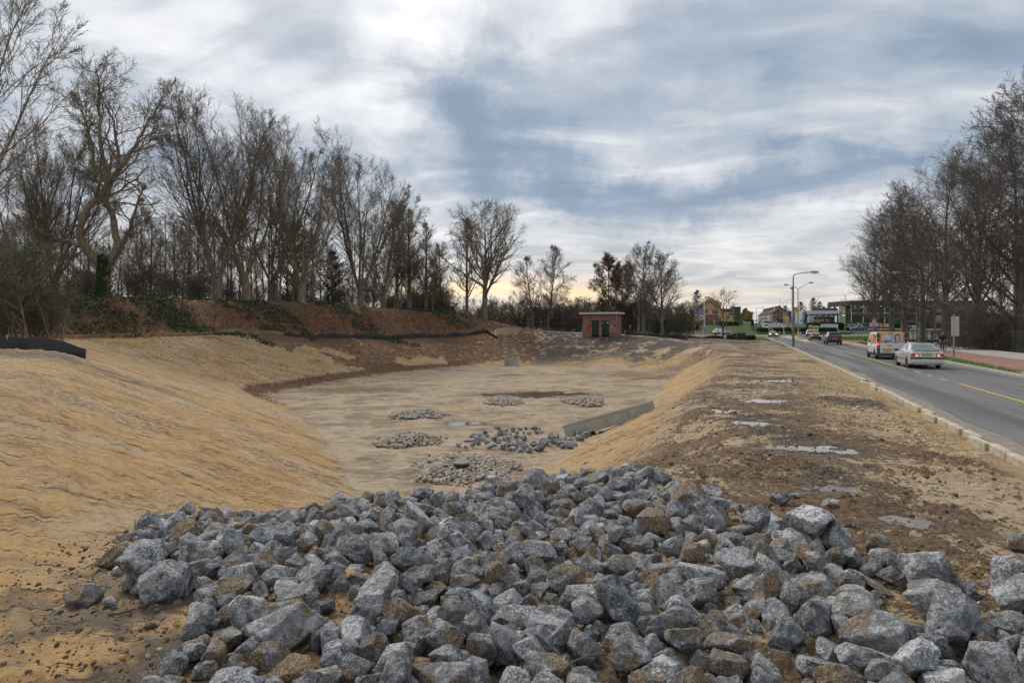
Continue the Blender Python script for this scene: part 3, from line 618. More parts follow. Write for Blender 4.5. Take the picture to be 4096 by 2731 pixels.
-131,682,5,15,-21,34,22,15,-45,580,7,5,23,44,21,86,328,473,14,5,32,15,23,30,97,494,19,17,30,4,15,99,-180,737,7,38,0,-32,28,88,87,766,7,-8,-7,49,25,81,-254,878,8,-26,22,23,29,66,-434,887,10,11,-34,-24,24,45,-405,784,5,-28,5,-2,24,90,-26,589,6,-1,-10,-48,20,47,-169,927,6,28,5,-10,28,19,-239,608,7,4,6,-32,20,37,-160,413,12,-11,21,-43,24,1,170,917,9,-3,-8,49,36,70,-184,991,3,-12,-10,-27,36,45,
190,664,6,9,-10,-29,25,35,-98,935,5,2,23,24,26,85,-196,679,2,-2,13,-17,23,21,-202,788,7,16,1,44,31,16,-21,1013,14,-12,4,-22,36,36,271,689,12,6,-17,-45,22,49,36,384,30,2,-14,25,22,2,-109,553,5,43,-2,-12,22,69,-43,773,5,-8,36,-34,22,6,18,390,16,-1,14,-43,41,23,277,742,12,11,-13,-43,31,26,257,625,18,43,12,3,15,58,135,752,7,-10,-3,-44,22,47,-287,635,0,-13,26,-37,15,26,-80,930,11,19,5,30,25,87,
60,853,11,-6,-11,-13,28,62,-490,874,0,-10,-6,-7,25,23,61,835,7,10,-4,49,22,87,195,1008,17,1,-22,-11,33,98,197,601,6,3,-8,23,21,74,8,772,5,14,-44,-18,33,78,-214,560,6,11,2,11,22,46,-450,842,7,4,-13,-25,24,55,-202,520,5,-6,-23,-2,16,95,192,694,10,-10,-1,47,26,96,48,419,20,-37,18,-17,16,90,25,834,7,-5,22,-8,27,83,-219,749,4,12,-22,43,24,6,-411,942,9,28,25,-13,26,30,-138,597,3,8,46,5,17,84,
-221,447,4,-5,1,10,14,97,122,609,10,18,6,1,20,49,194,723,10,6,8,-29,26,55,-200,693,10,6,-11,-45,17,34,280,489,14,9,35,9,25,3,-465,932,9,11,-10,-41,36,98,97,944,19,47,17,6,23,33,-280,801,5,2,-10,49,36,85,-382,887,7,15,3,42,22,97,-266,722,2,-14,17,-12,26,21,-246,559,5,-2,30,-4,20,33,291,507,11,42,-3,4,28,41,203,483,6,-4,-4,10,13,23,48,668,19,-8,26,-42,17,78,254,849,15,-7,5,16,33,20,
149,730,8,3,-5,-44,26,8,318,611,7,15,-10,-38,18,77,-29,666,6,10,-3,-6,24,92,-366,917,4,19,14,-41,24,75,-189,881,11,-17,-46,1,21,8,253,623,7,1,0,30,21,2,-33,956,15,0,13,-12,24,48,-170,822,13,-23,-1,30,23,55,109,618,8,-12,-3,-45,23,91,-350,910,1,3,-1,-3,24,4,-27,782,7,-5,29,-3,22,66,-460,813,-2,-4,14,-1,17,82,26,784,6,-7,-12,41,26,77,173,978,13,-7,10,-33,36,55,-246,863,1,0,6,50,23,6,
78,659,11,11,-12,20,27,17,-60,492,9,-11,19,26,19,66,-156,666,0,1,-1,2,21,1,265,637,10,-3,16,5,23,98,-147,946,5,8,12,-6,28,43,121,825,9,4,16,3,24,2,343,445,19,9,33,2,35,58,29,881,12,-12,6,-30,32,52,239,690,11,2,26,14,21,45,-348,731,2,4,-10,-38,36,72,-301,760,2,4,-3,40,29,47,35,459,9,0,-2,50,18,33,-333,684,-2,-9,10,-30,26,73,-74,552,4,20,7,-5,17,31,124,766,12,-41,2,-14,23,72,
140,711,5,24,-11,-40,20,88,-434,832,9,1,-19,6,20,68,304,606,11,16,26,1,22,61,46,672,6,12,12,13,23,33,-90,758,2,0,-7,49,19,87,-500,1005,4,3,-13,-43,30,36,-217,984,2,-41,-16,-3,36,67,-31,842,16,14,-5,-48,20,48,-65,646,7,-2,-15,-17,26,47,-62,457,7,1,4,-13,30,27,388,524,10,1,6,48,25,7,-472,894,7,-6,12,-2,20,84,-179,763,6,37,18,9,24,2,1,821,8,-4,15,-33,18,47,-164,551,4,-2,14,47,24,63,
-166,943,16,20,-11,11,22,62,86,968,13,20,-6,-32,36,30,-190,643,3,1,-10,12,24,46,430,613,5,-1,12,-47,16,73,108,586,8,-40,-2,-9,19,82,-297,827,6,-8,16,14,29,30,-282,911,3,-4,13,-43,25,75,43,439,8,-16,-5,47,19,53,-272,946,11,11,-33,33,23,4,46,803,3,3,-3,18,19,37,-446,825,0,-4,9,46,23,78,-194,813,5,18,34,25,24,46,18,743,12,39,3,-21,15,88,132,437,8,-3,1,3,18,98,-206,954,3,9,10,-33,26,50,
352,482,11,1,-5,34,28,91,-308,886,4,-16,7,4,27,27,192,877,8,-7,9,-40,29,94,-285,728,1,-8,8,-30,25,59,5,691,10,11,21,-10,29,28,-415,901,4,-10,14,-41,32,76,76,597,8,9,-14,16,23,52,-365,940,3,13,-8,-24,32,38,-32,465,7,0,11,37,21,80,69,792,6,17,-1,-2,23,63,-180,435,7,24,-24,36,14,46,79,827,8,0,2,-47,23,31,-287,849,2,-7,3,-26,30,65,65,886,16,12,-22,37,20,23,97,817,5,4,8,4,25,25,
-42,656,9,-10,7,46,17,46,-38,509,7,-5,-2,-49,20,45,32,658,5,-1,1,-50,22,97,31,804,9,7,-25,13,22,41,-262,629,1,-7,20,9,19,80,149,987,15,-5,35,0,29,93,-7,699,5,-5,1,3,23,87,-36,640,5,-27,7,-19,22,17,208,497,7,5,-20,-46,17,41,-451,1011,9,-32,-4,27,36,43,-397,1023,5,-10,-19,-44,20,96,-432,912,7,24,30,-16,26,37,-207,625,1,0,4,-11,31,27,108,929,11,4,2,-8,25,50,-350,691,-1,-2,2,-30,22,97,
-144,416,17,16,19,-5,15,53,104,721,8,12,22,-43,27,70,-378,924,2,21,14,19,21,0,50,869,11,-21,6,45,19,18,307,580,7,4,-2,-50,15,68,-513,948,4,-14,14,-9,33,40,-98,733,1,2,21,27,19,85,231,966,8,7,20,-45,34,43,140,674,7,-7,14,-45,21,78,-14,740,4,-11,12,29,18,96,-418,1009,2,5,-4,37,27,49,32,860,5,15,21,7,27,36,-326,861,2,9,-4,12,26,91,77,914,18,-17,-12,23,24,78,297,480,10,-23,14,-7,24,72,
79,789,12,16,14,-21,13,10,15,811,6,-2,-1,12,23,33,72,869,7,6,15,47,25,50,-206,405,13,22,16,4,36,15,190,925,7,-1,-12,36,28,24,-165,757,1,-5,-5,15,25,92,-93,822,2,3,9,12,22,61,-45,818,13,16,21,38,24,93,112,863,13,31,-24,-23,24,36,-228,897,9,5,13,-6,35,88,72,716,7,-2,3,-43,26,97,-401,693,-4,-13,10,39,15,51,-385,576,-4,-6,-8,5,11,73,-226,969,-1,-45,11,2,23,78,-230,490,4,-10,7,48,19,84,
-257,813,2,4,46,8,22,85,-97,889,3,-19,-20,23,21,16,287,723,9,-10,-1,-46,23,46,39,607,8,-9,-27,26,20,86,13,543,6,41,5,-3,19,18,-301,936,5,-13,-12,28,28,75,-334,632,3,2,18,-43,30,60,69,743,5,-25,36,-20,20,3,-260,582,0,-15,-17,7,20,20,-361,1099,-21,10,14,-18,36,53,173,1047,11,-24,-6,1,24,53,184,615,10,-12,16,6,26,83,-86,590,4,-9,7,-35,27,94,128,873,6,5,-3,-50,23,10,136,422,11,-5,-26,2,20,15,
-199,591,2,-9,18,41,21,89,174,741,7,-12,4,0,19,59,-59,873,6,29,10,18,23,73,-331,839,0,-8,-1,-43,22,46,113,1041,11,-22,-3,10,25,7,-134,833,3,4,12,24,29,37,-13,762,3,-6,7,-47,18,56,-357,768,6,-10,-4,41,17,63,391,932,6,-1,5,8,20,25,-268,925,7,21,27,8,26,2,-394,893,1,0,-6,35,24,90,-84,515,2,-5,0,38,13,25,-48,863,8,-20,2,43,24,30,99,603,6,-7,15,1,21,50,-183,862,4,5,-5,-32,30,9,
-332,1031,-7,-24,3,42,25,81,199,989,8,-8,14,11,21,53,124,478,10,-8,20,4,22,13,135,491,6,10,24,15,17,37,-75,792,7,-13,-10,0,26,6,141,512,8,-7,6,49,20,61,-1,920,7,10,-17,-22,26,50,-50,995,2,6,-3,49,34,72,75,1024,8,1,0,-45,29,36,-29,526,8,27,-2,-38,18,48,-230,1006,-3,-18,3,33,36,35,-87,453,5,3,4,3,17,12,-290,961,3,14,15,41,26,61,333,504,13,19,12,-42,28,76,68,774,5,23,2,9,17,9,
-122,964,3,-11,4,18,21,5,314,507,10,40,-24,15,23,43,-265,693,1,-9,27,3,19,21,-371,762,0,5,6,-27,24,57,-158,912,2,30,13,-12,20,37,-304,644,-1,5,13,46,27,36,-140,964,5,-12,27,-6,20,31,130,408,16,-4,18,-6,20,47,-147,655,0,4,-33,-29,14,98,101,911,9,-17,-9,-41,23,10,27,750,5,-18,-14,25,23,91,207,1121,2,-47,3,-7,31,43,61,526,7,14,5,-20,19,52,159,717,4,0,1,-9,14,96,-399,914,5,5,-14,-35,24,34,
-434,1055,-4,-13,1,10,36,66,-166,961,10,2,30,-13,29,30,-222,713,-1,24,10,-16,21,89,-1,649,5,15,-8,-8,20,66,-82,775,3,-12,-47,-11,20,5,40,824,5,2,6,9,24,20,-105,950,8,5,33,-5,22,18,225,418,18,10,8,-5,19,4,118,467,9,-34,8,35,14,16,72,540,5,-14,-11,20,15,77,-227,612,0,35,26,3,18,17,220,920,11,14,46,-1,31,61,-86,627,6,34,1,1,24,72,212,736,10,-7,16,15,28,41,-300,979,2,-28,6,10,25,82,
389,724,9,49,-11,4,22,82,-262,860,0,-3,-9,-5,19,40,228,722,10,-22,21,-34,29,18,-232,595,0,12,8,2,16,34,-223,764,11,21,-2,-26,18,37,-19,909,5,-3,-2,-20,26,93,-395,959,4,-8,-11,-21,22,90,197,872,20,5,-5,49,13,58,-35,798,7,-25,36,1,24,25,129,847,8,-24,-13,33,21,95,19,584,4,14,14,22,18,43,103,795,3,-11,0,-6,16,91,-80,831,4,2,11,29,26,20,-206,1006,4,16,4,2,27,17,-472,1008,2,-3,-9,35,29,20,
-155,819,3,-25,-32,4,23,2,219,607,7,8,2,13,22,11,-286,888,-1,13,-12,-31,15,60,-401,868,-2,-44,10,1,20,78,183,957,14,41,8,23,18,35,124,2625,-206,-2,8,-49,39,46,151,535,6,-39,12,3,14,63,114,751,8,15,21,6,31,37,98,708,7,-4,10,47,24,78,-77,884,7,0,8,-4,23,30,26,552,6,26,-14,3,16,83,-414,768,1,15,6,-2,23,18,396,594,8,-9,7,-40,19,88,87,680,5,-27,33,-13,19,8,-311,1042,-6,-9,45,16,29,95,
68,946,11,34,-10,15,20,1,-16,500,7,27,-3,-23,21,15,-426,854,-1,0,-10,49,18,58,-167,851,5,39,5,-30,21,16,-428,824,-2,-16,1,42,20,51,108,515,9,1,4,50,29,13,304,2769,-205,10,8,7,43,33,177,811,10,-20,8,-44,26,0,276,458,19,26,38,8,19,33,-144,612,0,-19,28,-14,13,8,-367,739,-2,-12,10,34,22,50,34,906,9,39,4,-2,24,49,-163,897,1,2,-14,36,21,72,216,2565,-209,2,10,-14,38,81,-195,608,4,-2,13,-9,27,29,
-116,941,3,10,-1,-34,19,77,-141,899,0,-11,-4,-16,16,23,54,715,5,12,28,39,17,55,-399,933,3,-13,3,9,20,7,219,628,8,5,31,-37,20,97,283,762,9,25,1,-6,25,0,26,1035,2,-14,30,11,23,48,-468,988,5,-32,-18,-23,16,11,-28,699,2,-4,1,-49,20,72,-480,885,3,7,30,-6,17,65,60,821,3,-6,3,-5,16,70,207,817,13,-20,36,-1,19,27,-239,765,7,-7,5,8,16,88,-70,901,5,0,19,40,20,57,-411,925,9,-9,23,-20,16,50,
-163,1019,-5,9,-5,-2,30,62,-41,750,2,6,10,-38,19,62,-10,479,5,12,4,2,13,62,-271,619,-1,-9,2,-11,20,70,-503,911,-1,-19,5,13,17,44,-47,1015,8,2,47,5,17,48,255,820,5,9,3,22,16,14,192,901,6,-7,-20,-44,17,51,13,949,13,2,-44,17,22,17,110,804,5,-7,-40,19,17,23,270,2721,-209,12,-1,48,34,45,-188,723,1,5,-3,-18,20,65,190,854,7,-4,-11,39,20,85,109,2529,-207,-4,19,23,34,95,158,651,7,-20,-17,39,17,59,
149,558,6,1,-5,1,14,47,-352,962,4,18,10,-4,25,33,-193,709,-1,9,20,11,20,87,-245,930,4,19,12,-11,30,87,-393,975,2,-1,14,9,21,84,-58,976,2,2,-7,49,19,55,-56,578,2,-2,16,-14,13,52,-310,906,3,-1,0,2,28,95,-377,1023,-3,10,18,35,26,28,-279,694,-1,0,6,49,21,8,24,721,4,6,22,16,23,85,270,430,12,-10,0,-21,25,87,-276,890,-1,-6,14,5,15,20,-140,919,1,12,19,7,15,86,3,1100,-16,9,23,-30,25,88,
-65,435,8,-36,9,-19,19,91,-225,736,1,-8,21,42,29,37,-70,531,5,8,16,-1,17,61,66,668,4,5,16,-20,13,13,-92,718,1,-15,45,-14,18,71,-404,991,3,-4,1,20,21,31,-439,870,0,9,-2,2,22,9,-184,695,2,1,7,1,22,57,308,447,9,3,5,48,19,77,-439,928,3,4,-8,10,32,70,47,841,5,10,-10,-45,18,90,-333,819,-1,-11,28,-15,18,81,-184,909,4,-19,-7,45,21,76,-118,692,1,48,-6,6,15,7,285,639,10,5,12,35,28,60,
-74,942,4,10,5,-44,20,82,-315,744,2,15,-9,31,24,17,-372,889,-1,-16,-15,31,18,93,-52,957,5,12,10,5,20,33,399,794,5,-23,-5,-44,9,17,-466,862,1,27,-2,13,20,18,42,702,8,8,6,-9,30,79,-204,828,9,1,9,35,16,98,-85,916,3,-10,1,38,24,35,-437,841,0,8,-12,-48,20,30,-92,846,2,-1,16,10,18,51,-84,994,2,43,3,-24,22,90,-398,1130,-29,-27,42,-3,36,57,206,468,6,-15,16,-18,16,40,-259,962,6,6,8,6,36,76,
166,572,7,-2,0,30,26,35,-412,811,-2,-6,-7,-49,21,25,-47,549,10,-3,20,32,25,94,-125,654,3,17,-7,8,23,43,25,978,5,-1,4,-1,31,25,-89,873,1,-9,7,15,17,62,-152,934,0,-23,-39,21,13,6,92,644,7,11,17,29,21,2,379,503,8,-6,-10,-13,16,14,-362,804,-2,6,-8,47,24,72,289,863,6,2,-4,26,14,46,298,567,5,3,0,-36,13,27,201,543,5,-10,18,-25,14,41,-155,773,0,13,-2,47,15,48,192,959,7,0,-17,-19,16,49,
-1,2505,-213,2,-3,-9,29,1,271,608,8,-40,-23,-10,24,56,399,639,12,-2,-2,37,26,33,197,1093,2,27,-36,-20,18,88,176,899,4,4,0,-22,14,0,80,1054,6,-39,-9,30,28,25,30,2473,-211,4,-4,-37,31,6,138,922,8,6,-7,-18,29,70,5,894,5,-8,14,3,25,52,117,958,9,-22,-10,-14,27,67,51,646,7,-8,2,-15,24,76,16,460,7,-5,-4,18,19,96,106,477,7,-6,11,2,19,61,-431,957,4,6,36,34,20,18,111,828,3,-37,20,-1,15,78,
-328,897,2,-40,-17,23,21,43,168,941,14,41,-27,-9,20,28,62,2470,-212,10,-8,-40,30,60,-95,612,7,3,4,50,23,34,424,897,4,9,6,-48,10,36,-189,935,2,-12,0,-32,24,22,-292,999,-1,-27,40,6,27,33,256,730,8,-5,7,13,27,26,290,429,8,6,5,42,17,12,-328,880,0,-9,-4,-40,21,48,-290,1059,-9,-40,27,-4,25,63,-58,922,3,0,-6,-50,18,12,-33,2552,-211,-5,40,-25,29,61,163,2647,-212,-12,-15,44,34,43,
-162,878,1,-21,-27,37,19,8,-74,983,1,14,5,0,20,0,-84,2563,-213,-4,-9,9,31,71,267,456,8,0,2,-38,27,27,317,729,10,12,-4,-36,29,75,-54,906,3,-16,-1,26,18,83,25,440,10,-1,-4,46,25,95,-454,956,5,49,-3,-6,24,60,145,576,9,1,-27,-34,20,57,144,781,5,11,-4,-25,18,62,12,864,9,10,28,-10,26,45,132,808,6,12,-10,-46,19,31,-98,1002,-2,-1,13,-23,22,52,95,1099,-9,-15,-11,14,36,74,85,703,5,-31,23,32,15,87,
51,2523,-208,15,23,24,34,3,497,684,5,0,-1,-49,15,2,120,1069,3,-6,6,-19,33,81,155,1108,-2,-9,-16,3,25,13,-3,629,5,17,-1,22,19,54,-173,879,7,5,20,-4,13,2,-114,2723,-212,-7,-7,39,29,56,248,548,10,2,-4,8,33,27,-353,1048,-13,-15,-3,-3,18,3,380,660,9,13,13,23,21,20,-252,829,-1,-2,-2,-5,19,98,43,585,3,-25,25,-14,13,78,170,874,6,-21,0,-29,13,53,-177,598,1,-10,5,28,25,35,169,1016,10,-3,6,40,28,12,
-25,480,7,4,-1,43,19,48,70,1042,3,-13,-44,-14,25,60,-322,808,1,-18,3,30,18,4,-257,916,3,34,25,26,20,31,-4,2558,-212,0,11,-1,29,80,89,2555,-212,1,8,49,32,13,271,2827,-206,-5,-5,32,44,68,-161,865,1,-1,5,-48,21,95,-164,739,2,30,-10,-16,23,22,320,677,7,-1,4,-23,26,29,349,506,8,-2,-7,38,20,93,140,963,7,10,-35,34,19,94,-25,795,2,-18,-3,35,14,57,-353,1023,-8,-8,-1,-21,22,27,-145,722,3,4,30,-2,19,47,
-350,850,-2,26,-33,27,14,1,-93,2633,-212,-1,11,2,29,81,49,2733,-211,1,10,-42,29,53,24,2567,-211,-5,-7,-11,32,65,-466,831,-4,-1,-13,-46,13,38,226,1058,10,11,-15,-43,23,78,-19,885,6,-25,-6,-42,19,86,-69,2677,-210,23,-34,29,28,93,-135,2697,-211,-25,-17,-2,24,48,5,2944,-210,19,11,45,27,58,181,2611,-210,9,27,33,31,78,339,2863,-210,-38,27,-17,38,65,270,861,6,12,13,-42,16,53,-215,916,2,12,-17,-45,20,41,
-60,820,3,0,1,6,21,97,-179,673,0,0,-2,-43,20,2,203,970,6,10,-21,39,16,68,27,1086,-5,-4,9,-48,24,13,-64,3020,-212,1,-6,-49,30,5,92,2521,-214,-9,-3,-22,29,73,49,996,10,6,24,-10,26,47,219,943,7,-3,5,-35,20,95,280,885,6,-12,1,5,14,56,309,645,6,-25,13,-36,16,68,-163,647,1,2,-5,-45,20,7,-253,851,-3,-9,-6,-19,15,73,-56,941,2,-35,32,-10,14,8,-371,1042,-10,-2,4,-32,27,37,230,2685,-212,-11,2,48,29,80,
240,2618,-213,2,12,-40,25,81,-149,2589,-212,20,-10,8,22,83,-61,1022,-4,-6,4,1,35,26,-37,829,6,20,-17,33,22,85,-315,951,3,10,39,-29,23,15,-50,599,3,1,1,-2,16,98,-119,702,1,16,14,-43,16,79,29,2808,-215,-13,-18,44,29,41,-33,2863,-214,-2,1,-38,25,98,102,3035,-211,3,-6,47,26,46,104,2911,-212,2,-9,49,25,75,202,2622,-212,0,-2,-47,33,1,-259,889,4,-3,-25,43,22,28,-248,726,-1,-2,-9,-1,25,74,
-433,793,-2,3,3,29,19,5,-281,755,0,22,-35,-24,22,71,271,716,9,28,-22,-13,19,56,-384,950,1,-14,-23,13,13,59,96,892,7,13,-1,-18,27,63,-461,852,-3,1,5,11,15,21,210,753,8,-8,1,-23,22,86,213,646,12,7,-14,17,30,52,208,794,14,-13,18,6,13,0,-71,847,1,-29,-21,-8,14,68,-8,2738,-212,-11,-1,-45,29,46,-51,2664,-212,5,11,-29,28,60,-29,2732,-212,-13,34,-21,26,6,51,909,6,15,-36,-10,21,63,69,810,4,-10,18,1,18,42,
-130,2634,-214,6,21,14,22,85,-65,2795,-214,9,27,18,25,86,190,2575,-213,5,3,31,23,8,196,2669,-211,-5,-11,46,36,90,77,561,11,-20,29,1,23,52,-231,780,3,4,20,30,26,53,85,932,7,5,6,43,29,13,-143,765,3,15,-23,-31,19,28,-166,1107,-30,-11,20,-6,36,11,-7,949,6,-1,-3,45,33,28,71,763,2,-17,14,-44,14,24,-279,1015,-4,-12,25,28,24,61,-397,1013,-4,-9,12,20,17,83,86,622,5,-1,7,-49,16,68,
176,1074,8,-22,-28,19,36,66,-104,2802,-215,-21,5,10,29,43,-118,2907,-214,-3,-12,47,29,93,14,2777,-214,4,12,31,25,83,-146,2669,-212,18,13,8,24,33,-72,2619,-214,3,-4,49,29,26,31,2520,-212,-10,18,-25,27,80,12,2589,-211,-10,0,-48,28,46,145,2762,-214,7,1,17,23,5,-203,2592,-214,13,4,-28,21,80,-370,784,-2,-4,-6,-19,25,26,-122,729,0,-7,48,0,14,93,-393,1042,-8,-12,2,38,29,72,-379,1088,-18,16,31,-9,22,53,
225,538,8,3,-11,19,18,47,-129,814,2,-29,17,-6,17,82,172,854,6,28,-34,-16,15,21,-56,1049,-7,-44,-10,-5,25,72,-132,2808,-211,15,-1,-47,31,51,-14,2639,-212,-39,10,-21,22,3,166,2789,-215,8,2,15,24,10,-346,876,-2,29,25,22,14,16,119,811,3,2,-4,-49,14,0,-469,906,1,8,34,3,13,47,63,897,8,3,-6,-47,29,5,136,1024,7,-2,-6,49,22,66,-270,848,-3,-16,16,-15,18,41,-378,870,0,19,-1,-31,17,55,
-212,764,0,-8,-10,-7,22,4,86,534,5,-17,-46,3,21,27,-44,888,3,-10,-3,-17,29,21,-51,2946,-215,-14,8,10,21,83,-11,2849,-214,15,28,9,25,86,-54,2852,-215,2,-7,-49,25,13,73,2879,-213,13,7,16,22,33,81,2620,-212,-7,2,-44,29,93,187,761,6,17,16,-6,22,85,-334,781,-1,-3,14,46,19,91,-388,995,0,-6,-5,28,20,68,-364,1011,-3,-26,36,-10,21,67,-91,697,3,27,-22,30,13,30,1,2716,-210,-8,30,5,22,31,
-153,2793,-213,-5,18,-32,25,83,39,2997,-215,3,4,23,24,38,43,2594,-213,15,14,-2,26,88,-172,2553,-216,-9,5,-47,19,20,83,910,5,10,-15,-47,18,32,-271,989,-1,7,-15,-7,24,53,-483,918,2,11,15,21,21,30,140,454,6,-11,2,38,16,36,-112,1006,-3,7,18,19,20,15,-170,2791,-215,6,-5,-32,19,5,5,2668,-212,-10,-4,6,27,86,23,2893,-215,3,13,-7,20,63,208,2737,-214,-44,17,-8,24,8,186,2773,-211,-11,32,1,22,73,
0,492,8,-8,45,18,19,31,92,864,5,0,10,-33,20,82,-305,873,-1,-4,-1,-18,26,25,-372,679,2,-20,7,-37,25,18,-237,800,0,18,-1,-25,21,30,251,513,6,-18,-10,39,20,41,-391,774,-3,5,-7,-41,21,13,-406,1024,-6,4,25,14,16,85,-104,689,5,-16,36,-10,19,18,104,1013,6,33,-31,-21,22,38,-381,1008,-5,-11,16,24,13,53,156,802,5,1,1,44,22,3,-169,2709,-215,-4,-1,49,29,25,-130,2783,-213,3,17,-23,26,53,
-28,2949,-214,-2,4,-48,24,95,34,2660,-215,10,3,-49,19,81,62,2999,-211,-2,31,-1,18,33,161,2828,-214,0,22,27,24,86,-178,2690,-215,-1,5,-50,20,98,154,951,11,10,3,-2,30,96,-9,717,3,-4,5,11,18,13,152,1135,-10,-8,-7,30,24,45,-252,897,0,2,-1,48,20,4,-22,1005,0,1,-8,-34,23,10,134,532,7,7,3,-33,19,11,-421,938,0,2,0,-40,13,3,-187,1152,-36,-21,15,-40,36,55,-74,1083,-15,-11,-2,-44,15,2,
65,985,10,-22,-31,32,17,12,-94,2954,-217,-3,0,38,23,28,-141,2759,-213,9,-2,44,23,46,-152,2832,-212,-14,24,-41,29,91,21,2697,-216,-3,18,44,16,86,48,2914,-213,40,-23,-8,19,56,119,2994,-213,0,-22,29,22,68,89,3012,-214,-17,41,23,19,15,126,2929,-216,-7,8,-40,19,71,-274,1042,-10,-14,15,-23,33,70,-435,1192,-46,-30,-17,-35,28,89,307,2828,-210,-4,-9,45,45,73,-4,1161,-35,-5,-34,-10,36,86,
5,2646,-214,-6,-8,0,30,73,47,391,17,-4,7,30,39,59,59,1080,-9,5,-24,-33,33,36,]
# ------------------------------------------------------------------ ROCKSHAPES-BEGIN
def ico(sub):
 import bmesh
 bm = bmesh.new(); bmesh.ops.create_icosphere(bm, subdivisions=sub, radius=1.0)
 V = np.array([v.co[:] for v in bm.verts]); F = np.array([[v.index for v in f.verts] for f in bm.faces]); bm.free()
 return V, F
_ICO = {}
def rock_points(seed, sub=4, rough=1.0):
 """broken limestone block: planes cut a ball, edges slightly worn, surface pitted"""
 if sub not in _ICO: _ICO[sub] = ico(sub)
 V, F = _ICO[sub]
 r = np.random.RandomState(seed)
 n = r.randint(9, 15)
 N = r.normal(size=(n, 3)); 
 # spread the cutting planes
 for _ in range(20):
  d = N[:, None]-N[None]; q = (d**2).sum(-1)+.05; N = N+(d/q[..., None]**1.5).sum(1)*.02; N /= np.linalg.norm(N, axis=1)[:, None]
 N = N+r.normal(size=N.shape)*.20; N /= np.linalg.norm(N, axis=1)[:, None]
 h = r.uniform(.56, .92, n)
 dots = np.maximum(V@N.T, 1e-3)
 rad = h[None]/dots
 k = 38.0
 R = -np.log(np.exp(-k*np.minimum(rad, 3)).sum(1))/k
 R = np.minimum(R, 1.08)
 P = V*R[:, None]
 s3 = lambda f, o: (fbm(P[:, 0]*f+P[:, 2]*f*.7+o, P[:, 1]*f-P[:, 2]*f*.6+o, seed+o, 3, .6)-.5)
 R = R*(1+rough*(.12*s3(2.3, 1)+.10*s3(5.5, 5)-.10*np.abs(s3(9.5, 9))))
 # a conchoidal bite or step
 c = r.normal(size=3); c /= np.linalg.norm(c); c *= 1.15
 P = V*R[:, None]; d = np.linalg.norm(P-c, axis=1); R = R*(1-.22*np.clip(.75-d, 0, 1)/.75)
 P = V*R[:, None]
 sc = np.array([1.0, r.uniform(.66, .95), r.uniform(.48, .85)])
 P = P*sc; P -= (P.max(0)+P.min(0))/2; P /= (P[:, 0].max()-P[:, 0].min())
 return P, F
NSHAPE = 20
